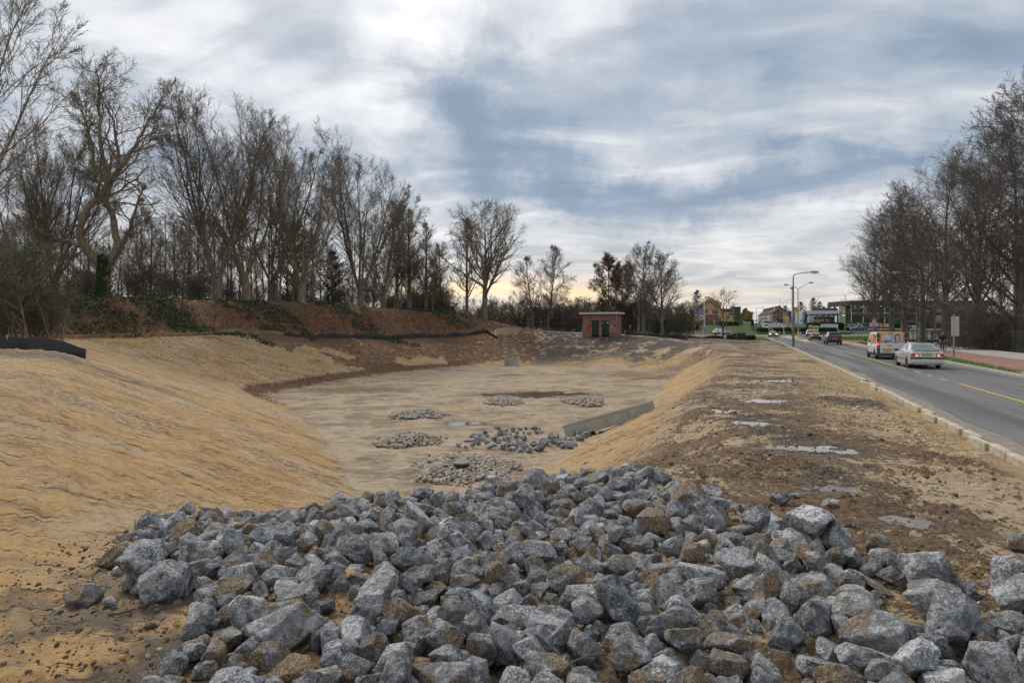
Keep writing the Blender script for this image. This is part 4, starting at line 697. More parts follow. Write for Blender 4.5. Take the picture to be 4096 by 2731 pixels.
# ------------------------------------------------------------------ ROCKSHAPES-END
def rock_material(name, per_object):
 m, t, b = material(name)
 if per_object:
  oi = t.new('ShaderNodeObjectInfo'); tone = oi.outputs['Color']; rnd = oi.outputs['Random']
  P = t.vmath('ADD', t.tc('Object'), t.comb(t.math('MULTIPLY', rnd, 37), t.math('MULTIPLY', rnd, 91), t.math('MULTIPLY', rnd, 13)))
  P = t.vmath('SCALE', P, scale=.34)
 else:
  tone = t.attr('tone'); P = t.geo('Position')
 s = t.new('ShaderNodeSeparateColor'); t.put(s.inputs[0], tone); brown, light, vein = s.outputs[0], s.outputs[1], s.outputs[2]
 nL = t.noise(P, 4.0, 4, .6); nM = t.noise(P, 13, 6, .62, .4); nS = t.noise(P, 55, 5, .65)
 g = t.mix(t.mr(nM, .36, .64), (.066, .068, .074), (.255, .258, .264))
 g = t.mix(t.math('MULTIPLY', light, .75), g, (.40, .40, .395))
 # pale scratched calcite: broad cloudy patches and thin wandering veins
 pw = t.vmath('ADD', P, t.vmath('SCALE', t.vmath('SUBTRACT', t.noise(P, 7, 4, .6, 0, 1), (.5, .5, .5)), scale=.16))
 e1 = t.voro(pw, 8.5, 'DISTANCE_TO_EDGE'); e2 = t.voro(t.mapping(pw, (2, 5, 1), (.4, .9, .2), (1, 1, 2.6)), 11, 'DISTANCE_TO_EDGE')
 v1 = t.mr(e1, .004, .048, 1, 0); v2 = t.mr(e2, .003, .036, 1, 0)
 vv = t.math('MULTIPLY', t.math('MAXIMUM', v1, v2), t.mr(nM, .40, .62))
 cloud = t.mr(t.math('ADD', nL, t.math('MULTIPLY', t.math('SUBTRACT', nS, .5), .8)), .50, .62)
 wh = t.math('MAXIMUM', t.math('MULTIPLY', vv, t.math('MULTIPLY_ADD', vein, .55, .45)), t.math('MULTIPLY', cloud, t.math('MULTIPLY', vein, .75)))
 g = t.mix(wh, g, (.66, .66, .65))
 # dry mud and rust clinging in patches
 mud = t.mix(t.mr(nS, .35, .65), (.15, .110, .078), (.33, .262, .19))
 mudo = t.mix(t.mr(nS, .35, .65), (.17, .115, .062), (.34, .245, .15))
 mud = t.mix(t.mr(t.noise(P, 3.1, 3), .45, .6), mud, mudo)
 th = t.math('SUBTRACT', .78, t.math('MULTIPLY', brown, .42))
 mf = t.math('SUBTRACT', t.math('ADD', t.noise(t.vmath('ADD', P, (4, 9, 2)), 4.6, 7, .66), t.math('MULTIPLY', t.math('SUBTRACT', nS, .5), .22)), th)
 c = t.mix(t.mr(mf, -.04, .05), g, mud)
 c = t.mix(t.mr(t.noise(P, 24, 4, .6), .60, .68), c, t.mix(.5, c, (.35, .22, .11)))
 c = t.vmath('SCALE', c, scale=t.mr(nS, .3, .7, .66, 1.32, False))
 t.put(b.inputs['Base Color'], c)
 t.put(b.inputs['Roughness'], t.mr(nM, .3, .7, .62, .88, False)); b.inputs['Specular IOR Level'].default_value = .35
 h = t.math('ADD', t.math('MULTIPLY', nM, .9), t.math('ADD', t.math('MULTIPLY', nS, .35), t.math('MULTIPLY', vv, .10)))
 h = t.math('ADD', h, t.math('MULTIPLY', t.mr(mf, -.02, .05), .15))
 t.put(b.inputs['Normal'], t.bump(h, 1.0, .05))
 return m
def build_rocks():
 from mathutils import Quaternion
 mo = rock_material('limestone', True); ms = rock_material('limestone_rubble', False)
 hi = [mesh_from(*rock_points(100+i, 5), [mo], None, False, 'rock_shape') for i in range(NSHAPE)]
 for me in hi:
  me.polygons.foreach_set('use_smooth', np.ones(len(me.polygons), dtype=bool)); me.set_sharp_from_angle(angle=math.radians(28))
 med = [rock_points(100+i, 4) for i in range(NSHAPE)]; low = [rock_points(100+i, 3) for i in range(NSHAPE)]
 rg = random.Random(3)
 TONE = {'g': (.50, .30, .60), 'w': (.38, .50, 1.1), 'b': (.64, .24, .45), 'd': (.32, .0, .50), 'o': (.78, .40, .45)}
 def tone(c):
  a = TONE[c]; return tuple(min(1.2, max(0, k+rg.uniform(-.16, .16))) for k in a)
 rows = [(2650, 'at the very front'), (2540, 'just behind the front'), (2430, 'a quarter way back'), (2330, 'a third way back'), (2240, 'halfway back'), (2150, 'beyond the middle'), (2050, 'towards the far crest'), (0, 'on the far crest')]
 cols = [(700, 'beside the left sand slope'), (1200, 'towards the left sand slope'), (1700, 'below the sand slope foot'), (2150, 'in line with the manhole'), (2600, 'in line with the brick hut'), (3050, 'in line with the yellow house'), (3500, 'in line with the white van'), (9999, 'nearest the road')]
 cname = {'g': 'blue-grey', 'w': 'white-veined grey', 'b': 'mud-brown', 'd': 'dark slate-grey', 'o': 'ochre-stained'}
 todo = []; sv, sf, st = [], [], []; base = 0; nind = 0
 for k in range(len(ROCKS)//8):
  r = ROCKS[k*8:k*8+8]; x, y, z = r[0]/100, r[1]/100, r[2]/100
  z -= float(dip(np.array([x]), np.array([y]))[0])+.11*float(sstep(1.5, 4.4, x-RS*y))
  qx, qy, qz = r[3]/50, r[4]/50, r[5]/50; q = Quaternion((math.sqrt(max(0, 1-qx*qx-qy*qy-qz*qz)), qx, qy, qz)).normalized(); d = r[6]/100*1.10; sh = r[7]//5; c = 'gwbdo'[r[7] % 5]
  u = 2048+2730.67*x/y; v = 1304+2730.67*(EYE-z)/y
  infr = -40 < u < 4136 and v < 2790 and y < 19
  if nind < 300 and infr:
   nind += 1
   o = obj('rock', hi[sh], None, (x, y, z)); o.rotation_mode = 'QUATERNION'; o.rotation_quaternion = q; o.scale = (d, d, d)
   tn = tone(c); o.color = (*tn, 1)
   M = q.to_matrix(); zz = [(M @ Vector(p))[2] for p in low[sh][0][::9].tolist()]; xx = [(M @ Vector(p))[0] for p in low[sh][0][::9].tolist()]
   asp = (max(zz)-min(zz))/(max(xx)-min(xx))
   shp = 'flat slab' if asp < .55 else 'upright block' if asp > 1.15 else 'angular boulder' if sh % 2 else 'rough block'
   size = 'very large' if d > .52 else 'large' if d > .40 else 'medium' if d > .28 else 'small'
   if y < 8.4 and (x < -3.3 or x > 3.9) and d < .12: pass
   row = next(n for lim, n in rows if v >= lim); cl = next(n for lim, n in cols if u < lim)
   todo.append((o, f'{size} {cname[c]} {shp} {row}, {cl}', y))
  else:
   P, F = (med if d/y > .034 else low)[sh]
   M = np.array(q.to_matrix()); V = P@M.T*d+np.array([x, y, z])
   sv.append(V); sf.append(F+base); base += len(V); st.append(np.tile(tone(c if y < 19 or c != 'b' else 'w'), (len(V), 1)))
 # chips and fines between the big stones
 rs = np.random.RandomState(9); n = 1500; ci = rs.randint(0, len(ROCKS)//8, n)*8; R_ = np.array(ROCKS); x = R_[ci]/100+rs.normal(size=n)*.22; y = R_[ci+1]/100+rs.normal(size=n)*.22
 k = y < 16; x, y = x[k], y[k]; n = len(x); z = height(x, y, False)+rs.rand(n)*.10; C_, CF = rock_points(205, 2); s = .035*np.exp(rs.normal(size=n)*.5)
 a = rs.rand(n)*6.28; b = rs.rand(n)*6.28
 Vx = C_[None, :, 0]*np.cos(a)[:, None]-C_[None, :, 1]*np.sin(a)[:, None]; Vy = C_[None, :, 0]*np.sin(a)[:, None]+C_[None, :, 1]*np.cos(a)[:, None]; Vz = C_[None, :, 2]*np.cos(b)[:, None]+Vx*np.sin(b)[:, None]*.7
 V = np.stack([Vx, Vy, Vz], -1)*2*s[:, None, None]+np.stack([x, y, z], 1)[:, None]; sv.append(V.reshape(-1, 3)); sf.append((CF[None]+(np.arange(n)*len(C_))[:, None, None]).reshape(-1, 3)+base); base += n*len(C_)
 st.append(np.repeat(np.stack([rs.uniform(.3, 1.0, n), rs.rand(n)*.5, rs.rand(n)], 1), len(C_), 0))
 by = {}
 for o, l, y in todo: by.setdefault(l, []).append((y, o))
 for l, L in by.items():
  L.sort(key=lambda e: e[0]); n = len(L)
  for i, (y, o) in enumerate(L):
   s = l
   if n > 1: s = ('nearer ' if i == 0 else 'farther ')+l if n == 2 else ['nearest ', 'middle ', 'farthest '][0 if i == 0 else 2 if i == n-1 else 1]+l
   tag(o, s, 'rock', 'limestone rocks heaped in the foreground')
 me = fast_mesh(np.vstack(sv), np.vstack(sf), [ms], smooth=True, name='rubble')
 add_attr(me, 'tone', np.vstack(st)); me.set_sharp_from_angle(angle=math.radians(32))
 tag(obj('rubble', me), 'smaller grey limestone rubble filling the pile and spread round the channel mouth', 'rubble', None, 'stuff')
build_rocks()
# ------------------------------------------------------------------ bare trees
def tubes(P, R, k):
 """P (b,n,3) polylines, R (b,n) radii -> V, F (quads)"""
 b, n, _ = P.shape
 T = np.empty_like(P); T[:, 1:-1] = P[:, 2:]-P[:, :-2]; T[:, 0] = P[:, 1]-P[:, 0]; T[:, -1] = P[:, -1]-P[:, -2]
 T /= np.linalg.norm(T, axis=2, keepdims=True)+1e-9
 ref = np.where(np.abs(T[:, :1, 2:3]) > .8, np.array([1., 0, 0]), np.array([0, 0, 1.]))
 A = np.cross(T, np.broadcast_to(ref, T.shape)); A /= np.linalg.norm(A, axis=2, keepdims=True)+1e-9
 B = np.cross(T, A)
 th = np.arange(k)*2*PI/k
 V = P[:, :, None]+(A[:, :, None]*np.cos(th)[None, None, :, None]+B[:, :, None]*np.sin(th)[None, None, :, None])*R[:, :, None, None]
 V = V.reshape(-1, 3)
 i = np.arange(b)[:, None, None]*n*k+np.arange(n-1)[None, :, None]*k; j = np.arange(k)[None, None, :]; j2 = (j+1) % k
 F = np.stack([i+j, i+j2, i+k+j2, i+k+j], -1).reshape(-1, 4)
 return V, F
def spawn(rg, P, R, num, tmin, tmax, ang, lenf, ratio, hull, wig, up, nseg, grav=0.0, rmin=.012, ang_v=.2, taper=.25, thin=.45):
 """children of the polylines P"""
 b, n, _ = P.shape
 L = np.linalg.norm(np.diff(P, axis=1), axis=2).sum(1)
 cnt = num if np.ndim(num) else np.full(b, num)
 idx = np.repeat(np.arange(b), cnt)
 # stratified parameters
 t = np.concatenate([(np.arange(c)+rg.rand(c))/max(c, 1) for c in cnt]) if len(cnt) else np.zeros(0)
 t = tmin+(tmax-tmin)*t
 s = t*(n-1); i0 = np.minimum(s.astype(int), n-2); f = (s-i0)[:, None]
 p0 = P[idx, i0]*(1-f)+P[idx, i0+1]*f
 d = P[idx, i0+1]-P[idx, i0]; d /= np.linalg.norm(d, axis=1, keepdims=True)+1e-9
 r0 = R[idx, i0]*(1-f[:, 0])+R[idx, i0+1]*f[:, 0]
 q = rg.normal(size=d.shape); q -= d*(q*d).sum(1, keepdims=True); q /= np.linalg.norm(q, axis=1, keepdims=True)
 a = ang+rg.normal(size=len(t))*ang_v
 D = d*np.cos(a)[:, None]+q*np.sin(a)[:, None]
 ln = lenf*L[idx]*rg.uniform(.65, 1.15, len(t))*(1.0-thin*t)
 if hull is not None:
  c, e = hull
  for _ in range(6):
   tipp = p0+D*ln[:, None]+np.array([0, 0, up])*ln[:, None]*.5
   out = (((tipp-c)/e)**2).sum(1) > 1
   ln = np.where(out, ln*.80, ln)
 ln = np.maximum(ln, .25)
 Q = np.empty((len(t), nseg+1, 3)); Q[:, 0] = p0; dd = D.copy()
 for k in range(nseg):
  dd = dd+rg.normal(size=dd.shape)*wig+np.array([0, 0, up-grav])*(1.0/nseg)
  dd /= np.linalg.norm(dd, axis=1, keepdims=True)
  Q[:, k+1] = Q[:, k]+dd*(ln/nseg)[:, None]
 rr = np.maximum(np.minimum(r0*ratio, ln*.035), rmin)
 RR = rr[:, None]*np.linspace(1, taper, nseg+1)[None]
 return Q, np.maximum(RR, rmin*.55)
def polyl(pts, n):
 pts = np.array(pts, float); s = np.r_[0, np.cumsum(np.linalg.norm(np.diff(pts, axis=0), axis=1))]
 t = np.linspace(0, s[-1], n); Q = np.stack([np.interp(t, s, pts[:, k]) for k in range(3)], 1)
 for _ in range(2): Q[1:-1] = (Q[:-2]+2*Q[1:-1]+Q[2:])/4
 return Q
def leaf_quads(rg, pts, size, F0=0):
 n = len(pts); a = rg.normal(size=(n, 3)); a /= np.linalg.norm(a, axis=1, keepdims=True)
 b = rg.normal(size=(n, 3)); b -= a*(a*b).sum(1, keepdims=True); b /= np.linalg.norm(b, axis=1, keepdims=True)
 s = size*rg.uniform(.6, 1.3, (n, 1)); V = np.stack([pts-a*s, pts-b*s*.55, pts+a*s, pts+b*s*.55], 1).reshape(-1, 3)
 F = np.arange(n*4).reshape(n, 4)+F0
 return V, F
def bark_material(name, c1, c2, moss=.35):
 m, t, b = material(name)
 P = t.tc('Object'); n = t.noise(t.mapping(P, sc=(3, 3, .6)), 2.5, 6, .65)
 c = t.mix(t.mr(n, .35, .65), c1, c2)
 z = t.xyz(P)[2]
 mo = t.math('MULTIPLY', t.mr(t.noise(P, 1.1, 4), .48, .62), t.mr(z, 0, 9, moss, moss*.25, False))
 c = t.mix(mo, c, (.07, .085, .025))
 t.put(b.inputs['Base Color'], c); b.inputs['Roughness'].default_value = .9; b.inputs['Specular IOR Level'].default_value = .2
 t.put(b.inputs['Normal'], t.bump(n, .6, .04))
 return m
BARK = bark_material('bark', (.13, .105, .076), (.31, .255, .185), .40)
BARK_G = bark_material('bark_grey', (.12, .10, .082), (.26, .22, .18), .25)
BARK_R = bark_material('bark_dark', (.090, .074, .064), (.20, .168, .145), .10)
def leafmat(name, cols, trans=.3):
 m, t, b = material(name)
 r = t.noise(t.geo('Position'), 3.1, 3); w = t.new('ShaderNodeTexWhiteNoise'); t.put(w.inputs['Vector'], t.vmath('SNAP', t.geo('Position'), (.13, .13, .13)))
 c = t.ramp(t.math('ADD', t.math('MULTIPLY', w.outputs[0], .65), t.math('MULTIPLY', r, .35)), [(i/(len(cols)-1), k) for i, k in enumerate(cols)])
 t.put(b.inputs['Base Color'], c); b.inputs['Roughness'].default_value = .7; b.inputs['Specular IOR Level'].default_value = .25
 return m
LEAF_BROWN = leafmat('brown_leaves', [(.10, .045, .022), (.20, .09, .04), (.27, .14, .07)])
LEAF_FALL = leafmat('fallen_leaves', [(.08, .040, .022), (.18, .085, .042), (.28, .14, .07), (.38, .23, .13)])
LEAF_IVY = leafmat('ivy_leaves', [(.018, .038, .018), (.04, .075, .03), (.075, .12, .05)])
LEAF_GREEN = leafmat('bramble_leaves', [(.04, .06, .02), (.08, .11, .03), (.14, .16, .05)])
LEAF_YEL = leafmat('yellow_leaves', [(.16, .14, .03), (.32, .25, .05), (.40, .34, .08)])
LEAF_DARK = leafmat('conifer_needles', [(.010, .020, .014), (.022, .040, .022), (.04, .06, .03)])
def joined(parts, mats, fm=None, name='crown'):
 vs = []; fs = []; base = 0
 ms = []
 for (V, F), mi in parts:
  vs.append(V); fs.append(F+base); base += len(V); ms += [mi]*len(F)
 return fast_mesh(np.vstack(vs), np.vstack(fs), mats, ms, True, name)
def make_tree(seed, H, r, kind, bark, leaves=None, nleaf=0, lsize=.09, limbs=None, hull=None, dens=1.0, spread=None):
 """returns (trunk mesh, crown mesh); origin at the foot"""
 rg = np.random.RandomState(seed)
 trunk, crown = [], []
 U = lambda k: max(1, int(round(k*dens)))
 if kind == 'vase':          # several long stems from a low fork
  sp = spread or .40*H
  hull = hull or (np.array([0, 0, H*.58]), np.array([sp, sp, H*.45]))
  zf = H*rg.uniform(.10, .16)
  T = polyl([(0, 0, -.4), (rg.normal()*.1, rg.normal()*.1, zf*.6), (rg.normal()*.15, rg.normal()*.15, zf)], 6)[None]
  TR = np.array([[1.25, .95, .86, .84, .86, .8]])*r
  k = rg.randint(5, 8); S = []; SR = []
  for i in range(k):
   a = 2*PI*i/k+rg.rand()*.8; o = sp*rg.uniform(.35, .85); top = H*rg.uniform(.82, 1.0)-(o/sp)**2*H*.18
   S.append(polyl([(T[0, -1, 0]*.6, T[0, -1, 1]*.6, zf*.75), (math.cos(a)*o*.22, math.sin(a)*o*.22, zf+H*.10), (math.cos(a+.1)*o*.5+rg.normal()*.25, math.sin(a+.1)*o*.5+rg.normal()*.25, H*.40), (math.cos(a)*o*.8+rg.normal()*.4, math.sin(a)*o*.8+rg.normal()*.4, H*.68), (math.cos(a)*o, math.sin(a)*o, top)], 12))
   SR.append(np.linspace(.36, .035, 12)*r*rg.uniform(.7, 1.05))
  S = np.array(S); SR = np.array(SR)
  trunk += [tubes(T, TR, 10), tubes(S, SR, 8)]
  A, AR = spawn(rg, S, SR, U(13), .16, .97, .55, .50, .50, hull, .09, .55, 7)
  B, BR = spawn(rg, A, AR, U(8), .10, .97, .55, .60, .6, hull, .11, .30, 5, rmin=.017)
  C, CR = spawn(rg, B, BR, U(6), .12, 1, .60, .62, .65, hull, .15, .15, 2, rmin=.013)
  E, ER = spawn(rg, C, CR, 4, .15, 1, .6, .70, .75, hull, .2, .1, 1, rmin=.0105)
  crown += [tubes(A, AR, 5), tubes(B, BR, 4), tubes(C, CR, 3), tubes(E, ER, 3)]
  tips = np.vstack([C[:, 2:].reshape(-1, 3), E[:, 1:].reshape(-1, 3)])
 elif kind == 'lime':        # straight trunk, fan of up-curving limbs
  sp = spread or .26*H
  hull = hull or (np.array([0, 0, H*.54]), np.array([sp, sp, H*.48]))
  T = polyl([(0, 0, -.4), (rg.normal()*.12, rg.normal()*.12, H*.15), (rg.normal()*.2, rg.normal()*.2, H*.45), (rg.normal()*.8, rg.normal()*.8, H*.62), (rg.normal()*1.2, rg.normal()*1.2, H*.78)], 16)[None]
  TR = (np.linspace(1.0, .12, 16)**1.4*r)[None]; TR[0, 0] *= 1.35
  A, AR = spawn(rg, T, TR, U(44), .16, .99, 1.0, .66, .36, hull, .09, .62, 8, ang_v=.25, thin=.1)
  B, BR = spawn(rg, A, AR, U(13), .10, .98, .65, .50, .55, hull, .12, .30, 5, rmin=.018)
  C, CR = spawn(rg, B, BR, U(6), .12, 1, .70, .58, .65, hull, .16, .08, 2, rmin=.014)
  E, ER = spawn(rg, C, CR, 4, .15, 1, .7, .65, .75, hull, .2, .05, 1, rmin=.011)
  trunk += [tubes(T, TR, 10)]
  crown += [tubes(A, AR, 6), tubes(B, BR, 4), tubes(C, CR, 3), tubes(E, ER, 3)]
  tips = np.vstack([C[:, 2:].reshape(-1, 3), E[:, 1:].reshape(-1, 3)])
 elif kind == 'slender':     # woodland pole with high crown
  sp = spread or .20*H
  hull = hull or (np.array([0, 0, H*.62]), np.array([sp, sp, H*.40]))
  lean = rg.normal(size=2)*.05*H
  T = polyl([(0, 0, -.4), (lean[0]*.2, lean[1]*.2, H*.25), (lean[0]*.7+rg.normal()*.2, lean[1]*.7, H*.6), (lean[0], lean[1], H*.98)], 12)[None]
  TR = (np.linspace(1.0, .08, 12)*r)[None]; TR[0, 0] *= 1.3
  A, AR = spawn(rg, T, TR, U(20), .20, .97, .75, .42, .5, hull, .12, .5, 6)
  B, BR = spawn(rg, A, AR, U(9), .12, .98, .7, .6, .6, hull, .16, .2, 4, rmin=.018)
  C, CR = spawn(rg, B, BR, U(8), .12, 1, .7, .7, .7, hull, .2, .1, 2, rmin=.018)
  trunk += [tubes(T, TR, 8)]
  crown += [tubes(A, AR, 5), tubes(B, BR, 3), tubes(C, CR, 3)]
  tips = C[:, 1:].reshape(-1, 3)
 elif kind == 'round':       # free-standing tree, ball shaped crown of fanning limbs
  sp = spread or .38*H
  hull = hull or (np.array([0, 0, H*.56]), np.array([sp, sp, H*.45]))
  zf = H*.16
  T = polyl([(0, 0, -.4), (0, 0, zf), (.1, 0, H*.5), (0, .1, H*.9)], 12)[None]
  TR = (np.array([1.3, 1, .95, .8, .62, .5, .4, .32, .24, .17, .1, .05])*r)[None]
  A, AR = spawn(rg, T, TR, U(30), .18, .95, .80, .68, .55, hull, .07, .35, 8, ang_v=.28)
  B, BR = spawn(rg, A, AR, U(10), .14, .98, .55, .54, .55, hull, .10, .22, 5, rmin=.017)
  C, CR = spawn(rg, B, BR, U(6), .12, 1, .6, .6, .65, hull, .15, .1, 2, rmin=.013)
  E, ER = spawn(rg, C, CR, 4, .15, 1, .6, .68, .75, hull, .2, .05, 1, rmin=.0105)
  trunk += [tubes(T, TR, 10)]
  crown += [tubes(A, AR, 6), tubes(B, BR, 4), tubes(C, CR, 3), tubes(E, ER, 3)]
  tips = np.vstack([C[:, 2:].reshape(-1, 3), E[:, 1:].reshape(-1, 3)])
 elif kind == 'limbs':       # limbs given one by one
  S = np.array([polyl(p, 14) for p, a, b in limbs]); SR = np.array([np.linspace(a*.82, b*.35, 14) for p, a, b in limbs])
  S[:, 1:-1] += rg.normal(size=S[:, 1:-1].shape)*.10
  trunk += [tubes(S[:1], SR[:1], 12)]
  crown += [tubes(S[1:], SR[1:], 8)]
  A, AR = spawn(rg, S[1:], SR[1:], U(10), .30, .98, .72, .52, .50, hull, .19, .38, 8)
  B, BR = spawn(rg, A, AR, U(9), .12, .97, .68, .58, .58, hull, .20, .25, 5, rmin=.018)
  C, CR = spawn(rg, B, BR, U(6), .12, 1, .65, .62, .65, hull, .22, .12, 2, rmin=.014)
  E, ER = spawn(rg, C, CR, 3, .2, 1, .6, .68, .75, hull, .2, .1, 1, rmin=.0105)
  crown += [tubes(A, AR, 5), tubes(B, BR, 4), tubes(C, CR, 3), tubes(E, ER, 3)]
  tips = C[:, 2:].reshape(-1, 3)
 elif kind == 'thicket':     # many thin stems from the ground
  sp = spread or .5*H
  hull = hull or (np.array([0, 0, H*.4]), np.array([sp, sp, H*.62]))
  k = 16; S = []; SR = []
  for i in range(k):
   a = rg.rand()*2*PI; o = sp*rg.uniform(.1, .9); bx, by = rg.normal(size=2)*sp*.28
   S.append(polyl([(bx, by, -.2), (bx+math.cos(a)*o*.3, by+math.sin(a)*o*.3, H*.4), (bx+math.cos(a)*o*.8, by+math.sin(a)*o*.8, H*rg.uniform(.6, .95))], 8)); SR.append(np.linspace(1, .15, 8)*r*rg.uniform(.5, 1))
  S = np.array(S); SR = np.array(SR)
  trunk += [tubes(S, SR, 5)]
  A, AR = spawn(rg, S, SR, U(9), .1, .98, .8, .5, .5, hull, .16, .3, 5, rmin=.012)
  B, BR = spawn(rg, A, AR, U(7), .1, 1, .8, .5, .55, hull, .2, .1, 3, rmin=.009)
  C, CR = spawn(rg, B, BR, 4, .15, 1, .8, .6, .6, hull, .2, .05, 2, rmin=.007)
  crown += [tubes(A, AR, 4), tubes(B, BR, 3), tubes(C, CR, 3)]
  tips = np.vstack([B[:, 1:].reshape(-1, 3), C[:, 1:].reshape(-1, 3)])
 tm = joined([(p, 0) for p in trunk], [bark], name='trunk')
 parts = [(p, 0) for p in crown]
 mats = [bark]
 if leaves is not None and nleaf:
  sel = tips[rg.randint(0, len(tips), nleaf)]+rg.normal(size=(nleaf, 3))*.10
  if callable(leaves[1]): sel = sel[leaves[1](sel, rg)]
  parts.append((leaf_quads(rg, sel, lsize), 1)); mats = [bark, leaves[0]]
 cm = joined(parts, mats, name='crown')
 return tm, cm
def put_tree(name, meshes, label, cat, u, Y, rz=0.0, s=1.0, group=None, z=None, x=None, sz=None, dz=0):
 X = at(u, Y) if x is None else x
 o = thing(name, label, cat, (X, Y, (ground(X, Y) if z is None else z)+dz), rz, group)
 o.scale = (s, s, sz or s)
 obj('trunk', meshes[0], o); obj('crown', meshes[1], o)
 return o
def build_trees():
 rg = random.Random(11)
 ALL = None
 # ---- the twisted one with ivy on its trunk
 k = 62/2730.67
 def W(u, v, dy=0.0): return ((u-420)*k, dy, (1200-v)*k)
 limbs = [([W(425, 1215), W(420, 1150), W(418, 1090), W(425, 1040)], .85, .62),
   ([W(400, 1060), W(345, 1000, -.5), W(335, 930, -1), W(360, 880, -1.2), W(420, 820, -1), (W(470, 740, -1.5)), W(545, 680, -2), W(560, 640, -2), W(640, 590, -3), W(700, 560, -3)], .52, .10),
   ([W(440, 1050), W(470, 1000, .5), W(440, 950, 1), W(420, 860, 1.2), W(375, 780, 2), W(345, 700, 3), W(345, 590, 3.4), W(400, 520, 4)], .50, .09),
   ([W(350, 700, 1), W(330, 560, 1.5), W(250, 420, 3), W(200, 330, 3.5)], .24, .06),
   ([W(440, 1060), W(520, 980, -1), W(600, 900, -2.5), W(660, 800, -4), W(690, 785, -4.5)], .36, .07),
   ([W(420, 820, -1), W(480, 700, 0), W(450, 620, 1), W(420, 500, 1.5), W(380, 400, 2), W(310, 330, 2.4)], .30, .06),
   ([W(470, 740, -1), W(455, 640, -2), W(475, 540, -3), W(470, 400, -3), W(470, 300, -3.4)], .28, .05),
   ([W(545, 680, -2), W(600, 520, -1), W(640, 430, 0), W(660, 350, .5)], .22, .05),
   ([W(350, 1000), W(250, 960, 1), W(130, 930, 2), W(60, 870, 3)], .24, .05),
   ([W(380, 760, 2), W(310, 660, 3.5), W(260, 560, 5), W(200, 480, 6)], .22, .05)]
 hull = (np.array([-.2, 0, 13.0]), np.array([8.4, 7.5, 9.8]))
 twisted = make_tree(3, 22, .9, 'limbs', BARK, limbs=limbs, hull=hull, dens=1.0)
 o = put_tree('gnarled_tree', twisted, 'tall twisted bare tree with low fork and ivy climbing its trunk', 'tree', 420, 62)
 r2 = np.random.RandomState(4); n = 1500; a = r2.normal(4.6, .75, n); zz = r2.uniform(0, 4.0, n)
 rad = np.interp(zz, [0, 1, 3, 4], [.80, .66, .56, .50])+r2.rand(n)*.16*(1-zz/5)
 V, F = leaf_quads(r2, np.stack([np.cos(a)*rad, np.sin(a)*rad, zz], 1), .10)
 obj('ivy', fast_mesh(V, F, [LEAF_IVY], name='ivy'), o)
 # ---- the front row on the bank
 vase = [make_tree(20+i, 20, .50, 'vase', b, dens=.88, spread=s) for i, (b, s) in enumerate([(BARK, 8.2), (BARK_G, 7.4), (BARK, 8.8)])]
 small = make_tree(31, 15, .30, 'slender', BARK, dens=1.25)
 front = [('vase', 0, -230, 52, 0.4, 1.42, 'huge bare tree at the left border whose boughs reach over the bush'),
   ('vase', 1, 215, 68, 2.0, .90, 'upright bare tree left of the ivy covered gnarled tree, dark mossy trunk'),
   ('vase', 2, 90, 72, 4.0, .98, 'bare tree with leaning trunk behind the twiggy bush at left'),
   ('vase', 1, 865, 70, 0.9, 1.13, 'vase shaped bare tree, first right of the ivy covered gnarled tree'),
   ('vase', 0, 985, 74, 2.9, 1.08, 'second vase shaped bare tree right of the ivy covered gnarled tree'),
   ('vase', 2, 1210, 77, 5.2, 1.06, 'wide bare tree with a deep V fork and mossy foot'),
   ('vase', 0, 1090, 84, 4.4, 1.06, 'bare tree set back behind the deep forked tree'),
   ('vase', 1, 1440, 84, 1.2, .98, 'bare tree with smooth straight trunk, right of the deep forked one'),
   ('vase', 2, 1530, 91, 3.3, .84, 'spreading bare tree above the end of the leaf bank'),
   ('small', 0, 1585, 95, 2.6, 1.05, 'slim bare tree close to the spreading one above the bank end'),
   ('small', 0, 1705, 99, 4.1, .92, 'slim bare tree standing in the yellow glow, nearer the broad beech'),
   ('small', 0, 1765, 104, 5.3, .80, 'smallest slim bare tree beside the broad beech on its left'),
   ('small', 0, 1635, 96, 1.0, .98, 'narrow bare tree right of the spreading one, left of the yellow glow')]
 for kd, i, u, Y, rz, s, lb in front:
  put_tree('bare_tree', vase[i] if kd == 'vase' else small, lb, 'tree', u, Y, rz, s, 'bare trees on the leaf covered bank')
 # ---- trees in and beyond the wood
 wood = [make_tree(40+i, 15, .17, 'slender', [BARK, BARK_R, BARK, BARK_G][i], dens=[1.0, .9, 1.1, .8][i]) for i in range(4)]
 def where(u):
  for lim, s in ((150, 'behind the twiggy bush'), (400, 'left of the ivy covered trunk'), (640, 'just right of the ivy covered trunk'), (860, 'left of the first vase shaped tree'), (1050, 'between the two vase shaped trees'), (1220, 'left of the V forked tree'), (1440, 'right of the V forked tree'), (1640, 'above the bank end')):
   if u < lim: return s
  return 'around the sunset glow'
 for i in range(96):
  u = -150+1900*(i+rg.random())/96; Y = rg.uniform(76, 128) if u < 1300 else rg.uniform(92, 130)
  s = rg.uniform(.78, 1.12)*(1.0 if u < 1000 else np.interp(u, [1000, 1750], [.98, .60]))*(Y/95)**.5*.92
  put_tree('woodland_tree', wood[i % 4], 'slender bare tree deep in the wood, '+where(u), 'tree', u, Y, rg.random()*6.28, s, 'slender trees deep in the wood, '+where(u))
 # ---- middle group
 def lf(s, g): return (s[:, 0] < g.normal(size=len(s))*1.6-0.6)
 beech = make_tree(61, 17.5, .42, 'round', BARK, (LEAF_BROWN, lf), 7500, .085, spread=8.2)
 put_tree('beech_tree', beech, 'broad round beech keeping russet leaves on its left half', 'tree', 1939, 97, 0)
